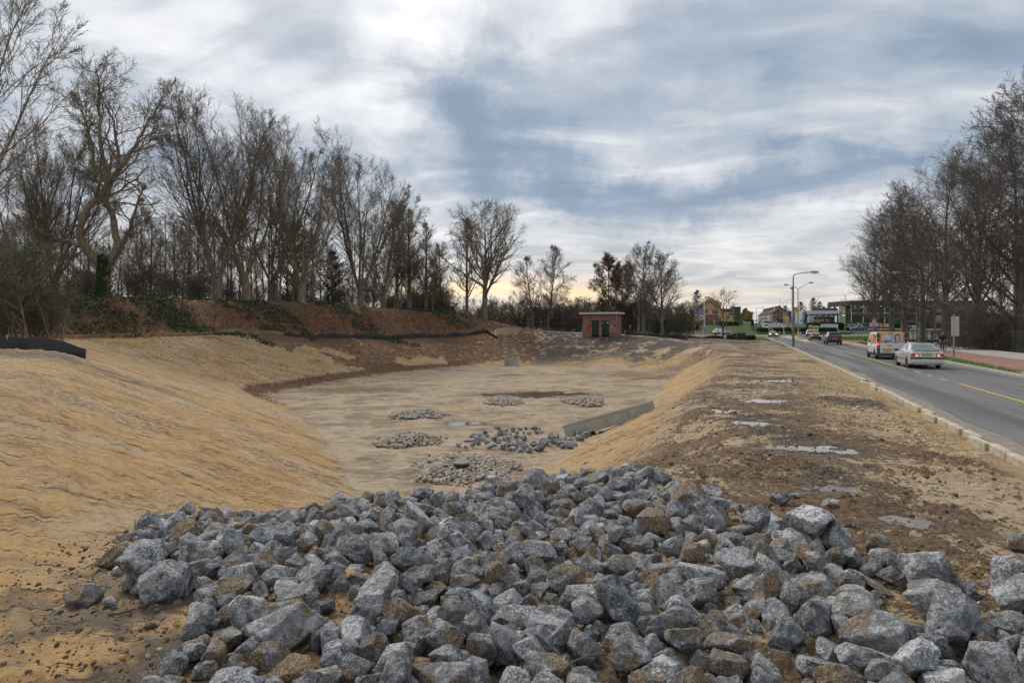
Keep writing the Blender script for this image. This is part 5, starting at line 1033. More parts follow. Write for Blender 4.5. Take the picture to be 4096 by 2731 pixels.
 put_tree('birch_tree', make_tree(62, 14.5, .26, 'slender', BARK, (LEAF_BROWN, None), 2600, .08, spread=3.2), 'slim tree with some russet leaves, touching the broad beech on its left', 'tree', 1868, 99)
 mid = make_tree(63, 13.5, .20, 'slender', BARK_G, (LEAF_BROWN, None), 900, .07, dens=1.1, spread=5.0)
 put_tree('young_tree', mid, 'young bare tree, left of the two between beech and brick hut', 'tree', 2135, 112, 1, .92, 'young trees left of the brick hut')
 put_tree('young_tree', mid, 'young bare tree, right of the two between beech and brick hut', 'tree', 2190, 110, 3, 1.03, 'young trees left of the brick hut')
 brown = make_tree(64, 13.0, .20, 'round', BARK_R, (LEAF_BROWN, None), 9500, .10, spread=2.9, dens=.8)
 put_tree('leafy_tree', brown, 'tree dense with rust brown leaves, standing behind the brick hut roof', 'tree', 2432, 106, 0, 1.0)
 put_tree('leafy_tree', brown, 'smaller rust leaved tree right behind the hut roof edge', 'tree', 2490, 107, 2, .92)
 alder = make_tree(65, 13.2, .24, 'round', BARK_G, (LEAF_BROWN, None), 700, .07, spread=3.9)
 put_tree('alder_tree', alder, 'double trunked bare tree standing right of the brick hut', 'tree', 2573, 96.5, 0)
 put_tree('alder_tree', alder, 'bare round crowned tree just beyond the double trunked one', 'tree', 2648, 100, 2.4, .96)
 put_tree('leaning_tree', make_tree(66, 9, .2, 'slender', BARK_G, dens=.6), 'leaning slim trunk beside the double trunked tree', 'tree', 2552, 96, 1.0, 1.0)
 plum = make_tree(67, 9.0, .17, 'round', BARK_R, dens=.55, spread=3.4)
 put_tree('small_tree', plum, 'small bare spreading tree in front of the yellow house', 'tree', 2892, 120)
 # ---- row of limes beyond the cycle path
 lime = [make_tree(70+i, 25, .56, 'lime', BARK_R, dens=.92, spread=s) for i, s in enumerate((8.6, 7.6))]
 rows = [(4290, 56, 1.05, 'bare lime tree cut by the right border, nearest of the row'), (4066, 66, 1.03, 'tallest bare lime in view, thick trunk nearest the right border'), (3912, 77, 1.06, 'second thick bare lime trunk from the right border'),
   (3784, 89.5, 1.10, 'forked bare lime right behind the cyclist'), (3689, 102.5, 1.06, 'bare lime just right of the street lamp by the cycle path'), (3616, 115, 1.14, 'low forked bare lime just left of the street lamp'),
   (3567, 126, 1.08, 'bare lime above the orange van roof, left part'), (3500, 143, 1.0, 'last bare lime of the row, in front of the showroom corner')]
 for i, (u, Y, s, lb) in enumerate(rows):
  X = at(u, Y); put_tree('lime_tree', lime[i % 2], lb, 'tree', u, Y, i*1.7, s, 'row of bare limes beside the cycle path', z=-.5)
 # a second row hidden behind them
 for i, (u, Y) in enumerate([(4010, 108), (3860, 125), (3740, 140), (4080, 95), (3960, 150)]):
  put_tree('lime_tree', wood[i % 4], 'slim bare tree in the undergrowth behind the lime row', 'tree', u, Y, i*2.1, 1.25, 'slim trees behind the limes', z=-.5)
 # ---- thickets
 th = [make_tree(80+i, 3.6, .035, 'thicket', [BARK_R, BARK_G, BARK][i], [(LEAF_BROWN, None), (LEAF_GREEN, None), (LEAF_DARK, None)][i], [90, 900, 1500][i], .07, spread=2.4) for i in range(3)]
 def bush(i, u, Y, s, lb, grp, z=None, sz=None, nm='shrub'):
  return put_tree(nm, th[i], lb, 'shrub', u, Y, rg.random()*6.28, s, grp, z=z, sz=sz)
 sw = lambda u: 'between the sunset glow and the broad beech' if u < 1900 else 'right of the broad beech' if u < 2130 else 'left of the brick hut' if u < 2330 else 'behind the brick hut' if u < 2560 else 'right of the double trunked tree'
 for i in range(34):
  u = 1560+1200*(i+rg.random())/34; Y = rg.uniform(104, 135)
  bush(rg.choice([0, 1, 2, 0]), u, Y, rg.uniform(1.2, 2.0), 'tangled brown and green scrub '+sw(u), 'scrub '+sw(u))
 for i in range(14):
  u = 3830+330*(i+rg.random())/14; Y = rg.uniform(64, 95)
  bush(rg.choice([0, 1, 0]), u, Y, rg.uniform(.9, 1.5), 'twiggy bramble thicket behind the wire fence under the limes', 'thicket behind the wire fence', z=-.6)
 for u, Y, s, lb in [(120, 66, 1.0, 'dark evergreen shrub at the foot of the leaning tree'), (330, 72, .9, 'dark evergreen shrub just left of the gnarled trunk'), (560, 71, 1.1, 'yellowing shrub just right of the gnarled trunk'), (690, 70, .9, 'dark rounded evergreen shrub right of the gnarled tree'), (780, 74, .8, 'low evergreen shrub before the vase shaped trees')]:
  bush(2 if 'dark' in lb or 'low' in lb else 1, u, Y, s, lb, 'evergreen shrubs among the bank trees')
 for i in range(26):
  u = -100+1900*(i+rg.random())/26
  bush(rg.choice([0, 1, 0]), u, rg.uniform(84, 112), rg.uniform(.9, 1.5), 'low bare bush in the wood, '+where(u), 'low bushes in the wood, '+where(u))
 # big twiggy bush at the left border
 big = make_tree(90, 5.2, .06, 'thicket', BARK_G, (LEAF_GREEN, None), 7000, .055, spread=3.6, dens=1.25)
 for u, Y, s, rz, lb in [(20, 33.5, 1.0, 0, 'big twiggy bush behind the black fence at the left border'), (-190, 33, 1.1, 2, 'greener part of the bush beyond the left border'), (170, 36, .62, 4, 'low arching twigs at the right side of the big bush')]:
  put_tree('twiggy_bush', big, lb, 'bush', u, Y, rz, s, 'twiggy bushes at the left border')
 # conifers
 def conifer(seed, H, sp, rounded=False):
  r = np.random.RandomState(seed); n = 15 if not rounded else 17
  T = polyl([(0, 0, -.3), (0, 0, H)], 8)[None]; TR = (np.linspace(.02, .003, 8)*H)[None]
  A, AR = spawn(r, T, TR, n*7, .08, .99, 1.45, .5, .3, (np.array([0, 0, H*(.02 if not rounded else .42)]), np.array([sp, sp, H*(.98 if not rounded else .56)])), .05, .12 if not rounded else .8, 4, rmin=.02)
  w = .5*(1-A[:, :1, 2]/H)+.5 
  pts = []
  for t in np.linspace(.15, 1, 9):
   s = t*3.999; i = int(s); f = s-i; q = A[:, i]*(1-f)+A[:, min(i+1, 4)]*f
   for _ in range(4): pts.append(q+r.normal(size=q.shape)*np.array([.22, .22, .16])*(H/14)+np.array([0, 0, -.12*t]))
  V, F = leaf_quads(r, np.vstack(pts), .17*H/14)
  return joined([(tubes(T, TR, 6), 0)], [BARK_R], name='trunk'), joined([(tubes(A, AR, 3), 0), ((V, F), 1)], [BARK_R, LEAF_DARK], name='crown')
 c1 = conifer(5, 13, 3.6); c2 = conifer(6, 12, 4.4, True)
 for u, vt, Y, m, lb in [(2789, 1160, 262, c1, 'tall dark spruce left of the yellow house'), (3254, 1190, 345, c1, 'dark spruce behind the garage roof, left of two'), (3280, 1206, 350, c1, 'broader dark conifer behind the garage roof, right of two'),
       (3203, 1207, 330, c2, 'round dark yew left of the garage, behind the lamp post'), (3315, 1218, 355, c2, 'low dark pine top behind the long brown roof'), (3140, 1222, 380, c2, 'dark tree behind the brick gable house'), (2730, 1225, 250, c2, 'dark green tree between scrub belt and spruce'), (3420, 1225, 380, c2, 'dark tree top right of the long brown roof')]:
  X = at(u, Y); zb = 3.5; zt = EYE+(1304-vt)*Y/2730.67; s = (zt-zb)/(13 if m is c1 else 12)
  put_tree('conifer', m, lb, 'conifer', u, Y, 0, s, 'conifers beyond the roundabout', z=zb)
 # autumn coloured trees beyond
 yel = make_tree(95, 8, .12, 'round', BARK, (LEAF_YEL, None), 5200, .13, spread=3.4, dens=.6)
 for u, vt, Y, s_, lb in [(2975, 1240, 300, 1, 'yellow green tree right of the yellow house'), (3000, 1245, 310, 1, 'second yellow green tree, nearer the terraced houses'), (1660, 1175, 125, 1, 'yellow leaved bush low in the wood beside the sunset glow'), (1250, 1190, 120, 1, 'golden bush glimpsed between the bank trees'), (1710, 1200, 128, 1, 'second golden bush beside the sunset glow')]:
  X = at(u, Y); zb = 3.5 if u > 2000 else ground(X, Y); zt = EYE+(1304-vt)*Y/2730.67
  put_tree('autumn_tree', yel, lb, 'tree', u, Y, s_, (zt-zb)/8, 'autumn coloured trees', z=zb)
 # pines in the wood
 for u, vt, Y, lb in [(1180, 900, 105, 'dark pine crown inside the wood, left of two'), (1330, 1000, 110, 'dark pine crown inside the wood, right of two')]:
  zb = ground(at(u, Y), Y); zt = EYE+(1304-vt)*Y/2730.67
  put_tree('pine_tree', c2, lb, 'tree', u, Y, 0, (zt-zb)/12, 'pines in the wood')
build_trees()
def scatter_leaves():
 rg = np.random.RandomState(8)
 def surf(n, x0, x1, y0, y1, test, size, lift=.03, mat=LEAF_FALL, name='fallen_leaves', lb='', spread=None):
  x = rg.uniform(x0, x1, n); y = rg.uniform(y0, y1, n); k = test(x, y); x, y = x[k], y[k]
  z = height(x, y)+lift*rg.rand(len(x))
  V, F = leaf_quads(rg, np.stack([x, y, z], 1), size)
  V = V.reshape(-1, 4, 3); c = V.mean(1, keepdims=True); V = c+(V-c)*np.array([1, 1, .45]); V = V.reshape(-1, 3)
  return V, F
 L = [(-60, 25)]+FENCE_B+[(4, 97), (12, 112), (20, 135)]
 def bank(x, y): sd, pr = side_dist(x, y, L); return (sd > .4) & (sd < 12)
 def lower(x, y): sd, pr = side_dist(x, y, L); D, S = floor_dist(x, y); return (sd < 0) & (D > 1) & (fbm(x*.25, y*.25, 5, 3) > .45) & (x < 2)
 def edge(x, y): D, S = floor_dist(x, y); return (np.abs(D-.8) < .8) & (x < -3)
 a = surf(60000, -46, 2, 45, 100, bank, .11, .12); b = surf(22000, -34, 3, 44, 90, lower, .075, .02); c = surf(14000, -18, 0, 38, 76, edge, .07, .03)
 V = np.vstack([a[0], b[0], c[0]]); F = np.vstack([a[1], b[1]+len(a[0]), c[1]+len(a[0])+len(b[0])])
 tag(obj('fallen_leaves', fast_mesh(V, F, [LEAF_FALL], name='leaves')), 'red brown fallen leaves covering the bank and drifted down the slope', 'leaves', None, 'stuff')
 # dry leaves lodged at the near edge of the pile
 def nearl(x, y): return fbm(x*1.2, y*1.2, 77, 3) > .47
 v1 = surf(160, -3.2, -1.5, 4.2, 6.6, nearl, .055, .05); v2 = surf(80, 2.4, 5.5, 6.3, 9, nearl, .045, .03); v3 = surf(140, -7, 6, 4, 12, nearl, .035, .01)
 V = np.vstack([v1[0], v2[0], v3[0]]); F = np.vstack([v1[1], v2[1]+len(v1[0]), v3[1]+len(v1[0])+len(v2[0])])
 tag(obj('dry_leaves', fast_mesh(V, F, [LEAF_FALL], name='leaves')), 'dry lobed leaves caught along the near edges of the rock pile', 'leaves', None, 'stuff')
 # ivy patches
 for i, (u, v, Y, rx, ry, n, lb) in enumerate([(640, 1290, 62, 3.4, 3.0, 3200, 'dark ivy patch on the leaf bank below the gnarled tree'), (1010, 1285, 70, 5.5, 2.6, 4200, 'large ivy patch on the leaf bank between the vase shaped trees'), (1720, 1305, 92, 5.0, 2.8, 3800, 'blue green bramble patch at the right end of the leaf bank'), (380, 1330, 56, 4.0, 2.4, 2600, 'ivy patch at the left foot of the leaf bank'), (1350, 1300, 80, 3.4, 2.0, 1600, 'thin ivy patch near the middle of the leaf bank'), (820, 1325, 61, 5.5, 1.5, 2200, 'low bramble strip at the foot of the bank, left of its middle'), (1480, 1315, 79, 5.0, 1.4, 1800, 'low bramble strip at the foot of the bank near the black fence'), (250, 1300, 56, 4.0, 2.5, 2200, 'dark brambles between bush and ivy covered trunk')]):
  X = at(u, Y); a = rg.uniform(0, 2*PI, n); r = np.sqrt(rg.rand(n)); x = X+np.cos(a)*r*rx*1.25; y = Y+np.sin(a)*r*ry*1.25; kp = fbm(x*.9, y*.9, 15+i, 3)-.30*r > .26; x, y, n = x[kp], y[kp], int(kp.sum())
  z = height(x, y, False)+rg.rand(n)*.40*(fbm(x*1.3, y*1.3, 5, 3))+.03
  V, F = leaf_quads(rg, np.stack([x, y, z], 1), .11)
  tag(obj('ivy_patch', fast_mesh(V, F, [LEAF_IVY], name='ivy')), lb, 'ivy', 'ivy and bramble patches on the bank')
scatter_leaves()
# ------------------------------------------------------------------ shared paints
FIRM = 'A'+'PS GROEP'
def paint(name, col, metal=.35, rough=.28): return plain(name, col, rough, metal, .5, .04, 2.0, coat=.6)
GLASS = plain('car_glass', (.035, .045, .05), .05, 0, .9, .05); GLASS_SKY = plain('sky_toned_glass', (.17, .19, .19), .08, 0, .9, .25, 1.5)  # second glass is paler: the sky's reflection is put into its colour
RUBBER = plain('tyre_rubber', (.018, .018, .018), .8); DARKPL = plain('dark_plastic', (.035, .037, .042), .55); RIM = plain('alloy', (.42, .43, .45), .3, .8)
REDL = plain('tail_light_red', (.35, .012, .012), .2, coat=.5); REDLIT = plain('brake_light_lit', (.9, .10, .05), .3, emit=(1, .08, .04), es=1.5); ORLIT = plain('tail_light_lit', (.9, .3, .12), .3, emit=(1, .20, .06), es=1.6)
WHL = plain('lens_clear', (.62, .63, .63), .15, coat=.5); HEADLIT = plain('headlight_lit', (1, .9, .7), .3, emit=(1, .86, .6), es=3.0); PLATE = plain('plate_yellow', (.72, .43, .02), .4); BLUEP = plain('plate_blue', (.02, .08, .35), .4)
INK = plain('black_ink', (.02, .02, .02), .6); WHITE = plain('white_paint', (.72, .72, .70), .4, var=.05); CHROME = plain('chrome', (.6, .6, .6), .15, .9)
# ------------------------------------------------------------------ road and paths
def CY(c, y): return (c+RS*y, y)
def strip(name, label, left, right, z, mat, kind='structure', th=0.0, label_cat=None):
 """left/right: lists of (c, Y) with matching Y"""
 n = len(left); vs = []; fs = []
 for (a, y) in left: vs.append((*CY(a, y), z))
 for (a, y) in right: vs.append((*CY(a, y), z))
 fs = [(i, n+i, n+i+1, i+1) for i in range(n-1)]
 if th:
  b = len(vs); vs += [(v[0], v[1], v[2]-th) for v in vs]
  for i in range(n-1): fs += [(b+i, i, i+1, b+i+1), (n+i, b+n+i, b+n+i+1, n+i+1)]
  fs += [(0, b, b+n, n), (n-1, 2*n-1, b+2*n-1, b+n-1)]
 o = obj(name, mesh_from(vs, fs, [mat]))
 return tag(o, label, label_cat, None, kind)
def asphalt():
 m, t, b = material('asphalt')
 P = t.geo('Position'); al = t.mapping(P, (0, 0, 0), (0, 0, math.atan(RS)), (1, 1, 1))
 n = t.noise(P, 60, 4, .7); nL = t.noise(al, .5, 4, .5)
 x, y, z = t.xyz(al)
 # paler worn wheel tracks and a dusty verge, laid along the road
 tr = t.noise(t.comb(t.math('MULTIPLY', x, 1.0), t.math('MULTIPLY', y, .04), 0), 1.25, 3, .55)
 c = t.mix(t.mr(tr, .40, .62), (.098, .097, .096), (.165, .158, .148))
 c = t.mix(t.math('MULTIPLY', t.mr(nL, .55, .75), .35), c, (.13, .115, .095))
 sp = t.xyz(t.voro(P, 55, 'F1', 'Color'))[0]
 c = t.mix(t.mr(sp, .90, .96), c, (.19, .185, .175))
 c = t.vmath('SCALE', c, scale=t.mr(n, .3, .7, .78, 1.22, False))
 t.put(b.inputs['Base Color'], c); t.put(b.inputs['Roughness'], t.mr(tr, .4, .6, .82, .62)); b.inputs['Specular IOR Level'].default_value = .35
 t.put(b.inputs['Normal'], t.bump(n, .35, .01)); return m
def paving(name, c1, c2, bw, bh, ang=0.0, joint=(.10, .09, .08), mort=.012):
 m, t, b = material(name)
 P = t.geo('Position'); al = t.mapping(P, (0, 0, 0), (0, 0, math.atan(RS)+ang), (1, 1, 1))
 br = t.new('ShaderNodeTexBrick'); t.put(br.inputs['Vector'], al); br.inputs['Scale'].default_value = 1.0
 br.inputs['Brick Width'].default_value = bw; br.inputs['Row Height'].default_value = bh; br.inputs['Mortar Size'].default_value = mort
 t.put(br.inputs['Color1'], c1); t.put(br.inputs['Color2'], c2); t.put(br.inputs['Mortar'], joint)
 n = t.noise(P, 2.0, 6, .65)
 c = t.vmath('SCALE', br.outputs[0], scale=t.mr(n, .3, .7, .75, 1.25, False))
 t.put(b.inputs['Base Color'], c); t.put(b.inputs['Roughness'], .85); b.inputs['Specular IOR Level'].default_value = .3
 t.put(b.inputs['Normal'], t.bump(t.math('SUBTRACT', 1.0, br.outputs[1]), .4, .01)); return m
ASP = asphalt(); CONC = plain('kerb_concrete', (.47, .41, .31), .85, 0, .3, .30, 5.0, .4); CONC2 = plain('pale_concrete', (.40, .38, .33), .85, 0, .3, .2, 3, .3)
YEL = plain('road_paint_yellow', (.62, .42, .09), .6, 0, .4, .30, 8); WPAINT = plain('road_paint_white', (.62, .61, .57), .6, 0, .4, .2, 8)
LK = [(4.8, -4), (4.8, 12), (4.85, 30), (4.35, 60), (3.85, 92), (2.9, 118), (2.0, 150)]
def lk(y): return interp([(b, a) for a, b in LK], y)
def build_road():
 ys = [-4, 3, 8, 12, 20, 30, 45, 60, 75, 92, 105, 118, 134, 150]
 strip('road', 'grey asphalt two lane road running from the right border to the roundabout', [(lk(y), y) for y in ys], [(12.2, y) for y in ys], 0.0, ASP)
 vs = [(35, 150, 0), (140, 150, 0), (170, 198, 0.0), (10, 198, 0.0)]
 # roundabout carriageway: flat asphalt beyond the island
 pts = [(48, 150), (70, 118), (56.5, 118), (90, 120), (140, 150), (170, 197), (-10, 197), (-10, 180), (30, 176), (50, 166)]
 poly = [(46.5, 118+32), (54.33, 118), (84, 118), (130, 140), (190, 197), (-60, 197), (-60, 182), (20, 180), (44, 172), (52, 160)]
 o = obj('roundabout_road', mesh_from([(x, y, .006) for x, y in poly], [tuple(range(len(poly)))], [ASP])); tag(o, 'asphalt carriageway sweeping round the hedged island', kind='structure')
 # street climbing between the terraces
 X0 = at(3170, 236); vs = []
 prof = [(236, .80), (262, 1.1), (290, 2.6), (320, 3.95), (360, 4.1), (430, 4.4), (520, 4.85)]
 us = [(3068, 3200), (3055, 3190), (3045, 3150), (3038, 3110), (3034, 3085), (3030, 3066), (3027, 3048)]
 for (Y, z), (ul, ur) in zip(prof, us): vs += [(at(ul, Y), Y, z+.30), (at(ur, Y), Y, z+.30)]
 o = obj('side_street', mesh_from(vs, [(2*i, 2*i+1, 2*i+3, 2*i+2) for i in range(6)], [plain('street_asphalt', (.15, .14, .13), .8, var=.25, nscale=.4)])); tag(o, 'street climbing away between brick terraces', kind='structure')
 # centre line
 mb = MB()
 def line(c0, y0, c1, y1, w=.12, z=.008, mat=YEL, mm=None):
  a = CY(c0, y0); b = CY(c1, y1); d = Vector((b[0]-a[0], b[1]-a[1])).normalized(); p = Vector((d.y, -d.x))*w/2
  (mm or mb).quad((a[0]-p.x, a[1]-p.y, z), (a[0]+p.x, a[1]+p.y, z), (b[0]+p.x, b[1]+p.y, z), (b[0]-p.x, b[1]-p.y, z), mat)
 line(8.35, 3, 8.35, 28.0)
 for y in (29.6, 31.9, 34.3): line(8.3, y, 8.3, y+1.2)
 line(8.3, 37.6, 8.25, 60); line(8.25, 60, 8.1, 80); line(8.1, 80, 7.9, 98)
 a, b_, c_ = CY(7.9, 98), CY(6.9, 120.5), CY(8.9, 120.5)
 mb.add([(a[0], a[1], .009), (c_[0], c_[1], .009), (b_[0], b_[1], .009)], [(0, 1, 2)], YEL)
 line(11.4, 93, 11.6, 97); line(14.6, 84.5, 15.4, 88)
 o = mb.build('centre_line_marking'); tag(o, kind='structure')
 mb = MB()
 line(8.9, 121, 8.6, 150, .2, .008, WPAINT, mb); line(6.8, 121, 5.4, 150, .2, .008, WPAINT, mb); line(3.4, 100, 2.4, 150, .14, .008, WPAINT, mb)
 for x in np.arange(56, 72, 1.4): mb.box((x+3, 166, .014), (.9, 1.2, .004), WPAINT)
 o = mb.build('white_line_marking'); tag(o, kind='structure')
 # paths
 ys = [24, 30, 45, 60, 75, 92, 110, 122]
 BR = paving('red_clinker', (.29, .15, .12), (.36, .20, .16), .20, .10, 0, (.17, .10, .08), .010)
 SL = paving('grey_slabs', (.36, .335, .30), (.42, .39, .35), .60, .30, 0, (.16, .15, .13), .014)
 strip('cycle_path', 'red clinker cycle path behind the grass verge', [(interp([(24, 14.7), (32, 13.5), (46, 13.8), (60, 14.25)], y), y) for y in ys], [(17.9, y) for y in ys], .115, BR, th=.2)
 strip('pavement', 'grey slab pavement between cycle path and wire fence', [(17.95, y) for y in ys], [(22.2, y) for y in ys], .125, SL, th=.2)
 strip('paved_shoulder', 'greyish brick shoulder beside the road at the right border', [(12.42, 14), (12.42, 20), (12.42, 30), (12.42, 34)], [(15.6, 14), (14.9, 22), (13.9, 30), (13.5, 34)], .121, paving('grey_brick', (.25, .21, .165), (.31, .265, .21), .22, .11, .78, (.13, .11, .09), .014), th=.2)
 # right kerb
 k = thing('kerb', 'pale concrete kerb along the far side of the road', 'kerb')
 mb = MB()
 for i, y in enumerate(np.arange(12, 84, 1.0)):
  x0, y0 = CY(12.30, y+.5); me = None
  if i == 0:
   m2 = MB(); m2.box((0, 0, .04), (.22, 1.035, .18), CONC2, 0, .012); km = m2.mesh(name='kerb_stone')
  obj('kerb_stone', km, k, (x0, y0, 0), (0, 0, -math.atan(RS)))
 # left kerb: single stones, some of them shifted
 k = thing('kerb', 'row of sand coloured kerb stones dividing the mud from the road', 'kerb')
 rg = random.Random(7); kms = []
 for v in range(4):
  m2 = MB(); m2.box((0, 0, 0), (.15, .985, .22), CONC, 0, .012+.006*v); kms.append(m2.mesh(name='kerb_stone'))
 y = 6.0; i = 0
 gaps = {22: 1.4, 13: .35, 9: .25, 30: .4}
 ang = 0
 while y < 78:
  c = lk(y)-.10; off = rg.uniform(-.006, .006); dz = rg.uniform(-.012, .012); dr = rg.uniform(-.012, .012)
  if i in (12, 8, 21): off -= .10; dr += .05
  if i in (13, 9): off += .05; dz -= .02
  if i == 23: dz -= .07; dr += .35
  x0, y0 = CY(c+off, y+.47)
  obj('kerb_stone', kms[i % 4], k, (x0, y0, -.055+dz), (rg.uniform(-.012, .012), rg.uniform(-.03, .03), -math.atan(RS)+dr))
  y += .945+(gaps.get(i, 0)*.5); i += 1
 mb = MB()
 for y0, y1 in [(78, 92), (92, 105), (105, 118), (118, 150)]:
  a = CY(lk(y0)-.1, y0); b = CY(lk(y1)-.1, y1); d = math.hypot(b[0]-a[0], b[1]-a[1]); mb.box(((a[0]+b[0])/2, (a[1]+b[1])/2, -.06), (.15, d, .22), CONC, -math.atan2(b[0]-a[0], b[1]-a[1]))
 mb.build('far_kerb_run', k)
 # sand washed against the left edge of the asphalt
 vs = []; n = 90
 for j in range(n):
  y = 5+75*(j/(n-1))**1.4; w = .25+.35*float(vnoise(np.array([y*.5]), np.array([1.]), 5)[0])+.12*float(vnoise(np.array([y*3]), np.array([4.]), 6)[0])
  vs += [(*CY(lk(y)-.02, y), .010), (*CY(lk(y)+w*(1 if y < 40 else .5), y), .004)]
 o = obj('drifted_sand', mesh_from(vs, [(2*j, 2*j+1, 2*j+3, 2*j+2) for j in range(n-1)], [plain('drift_sand', (.24, .20, .15), .9, var=.35, nscale=5)])); tag(o, 'sand dust washed along the road edge', None, None, 'stuff')
 # verge, islands of grass
 GR = plain('turf', (.09, .155, .028), .9, 0, .2, .35, 3.0, .5)
 def lawn(name, lb, pts, z, th=.12, n=9000, h=.09, cat='grass', kerb=True):
  P = [CY(c, y) for c, y in pts]
  cx = sum(p[0] for p in P)/len(P); cy = sum(p[1] for p in P)/len(P)
  mb = MB(); mb.prism(P, 'z', z-th, z, GR); o = mb.build(name); tag(o, lb, kind='structure')
  rs = np.random.RandomState(int(abs(cx*7)) % 999); xs, ysn = [p[0] for p in P], [p[1] for p in P]
  X = rs.uniform(min(xs), max(xs), n*2); Y = rs.uniform(min(ysn), max(ysn), n*2); ins = np.zeros(len(X), bool); j = len(P)-1
  for i in range(len(P)):
   c = ((P[i][1] > Y) != (P[j][1] > Y)) & (X < (P[j][0]-P[i][0])*(Y-P[i][1])/(P[j][1]-P[i][1]+1e-9)+P[i][0]); ins ^= c; j = i
  X, Y = X[ins], Y[ins]; m = len(X); a = rs.rand(m)*6.28; hh = h*rs.uniform(.5, 1.5, m)*(.5+vnoise(X*2, Y*2, 3)); w = .006+.004*rs.rand(m)+h*.05; lean = rs.normal(size=(m, 2))*h*.45
  V = np.stack([np.stack([X-np.cos(a)*w, Y-np.sin(a)*w, np.full(m, z)], 1), np.stack([X+np.cos(a)*w, Y+np.sin(a)*w, np.full(m, z)], 1), np.stack([X+lean[:, 0], Y+lean[:, 1], z+hh], 1)], 1).reshape(-1, 3)
  return V, np.arange(m*3).reshape(m, 3)
 gm = leafmat('grass_blades', [(.07, .12, .02), (.13, .21, .035), (.20, .26, .06)])
 parts = [lawn('verge', 'strip of grass verge between road kerb and red cycle path', [(12.42, 32.2), (13.0, 33.4), (13.85, 46), (14.25, 60), (12.42, 60)], .13, n=11000),
   lawn('grass_island', 'grass wedge beside the road just left of the van', [(13.3, 83), (14.2, 82), (18.6, 88), (17.2, 95), (13.6, 93)], .13, n=3000, h=.14),
   lawn('grass_island', 'rough grass wedge under the warning signs', [(12.9, 112), (16, 106), (22, 112), (24, 140), (15.5, 138)], .12, n=5000, h=.25),
   lawn('roundabout_lawn', 'bright lawn of the roundabout island in front of its hedge', [(at(3040, 200)-RS*200, 200), (at(3390, 200)-RS*200, 200), (at(3420, 214)-RS*214, 214), (at(3020, 214)-RS*214, 214)], .42, n=9000, h=.12),
   lawn('lawn_corner', 'small triangle of lawn beside the clipped hedge at the road end', [(2.2, 121), (2.6, 108), (-1.2, 108), (-1.8, 128), (1.2, 146)], .05, n=4000, h=.12)]
 base = 0; vs = []; fs = []
 for V, F in parts: vs.append(V); fs.append(F+base); base += len(V)
 tag(obj('grass_blades', fast_mesh(np.vstack(vs), np.vstack(fs), [gm], name='grass')), 'grass blades of the verge, wedges and lawns', kind='stuff')
 for pts, z in [([(13.2, 81.6), (12.95, 84), (13.35, 94), (17.3, 96.3), (18.9, 88)], .10), ([(12.6, 111), (16, 104.8), (22.4, 111), (24.4, 141), (15.2, 139)], .10)]:
  mb = MB(); P = [CY(c, y) for c, y in pts]; mb.prism(P, 'z', -.05, z, CONC2); tag(mb.build('traffic_wedge_edging'), 'pale concrete edging round a grass wedge', kind='structure')
 # splitter island
 mb = MB(); mb.prism([CY(c, y) for c, y in [(7.0, 123), (7.8, 120.8), (8.6, 123), (8.5, 150), (7.2, 156), (5.6, 150)]], 'z', -.02, .13, CONC2); tag(mb.build('traffic_island'), 'narrow grey splitter island with black and white bollards', kind='structure')
build_road()
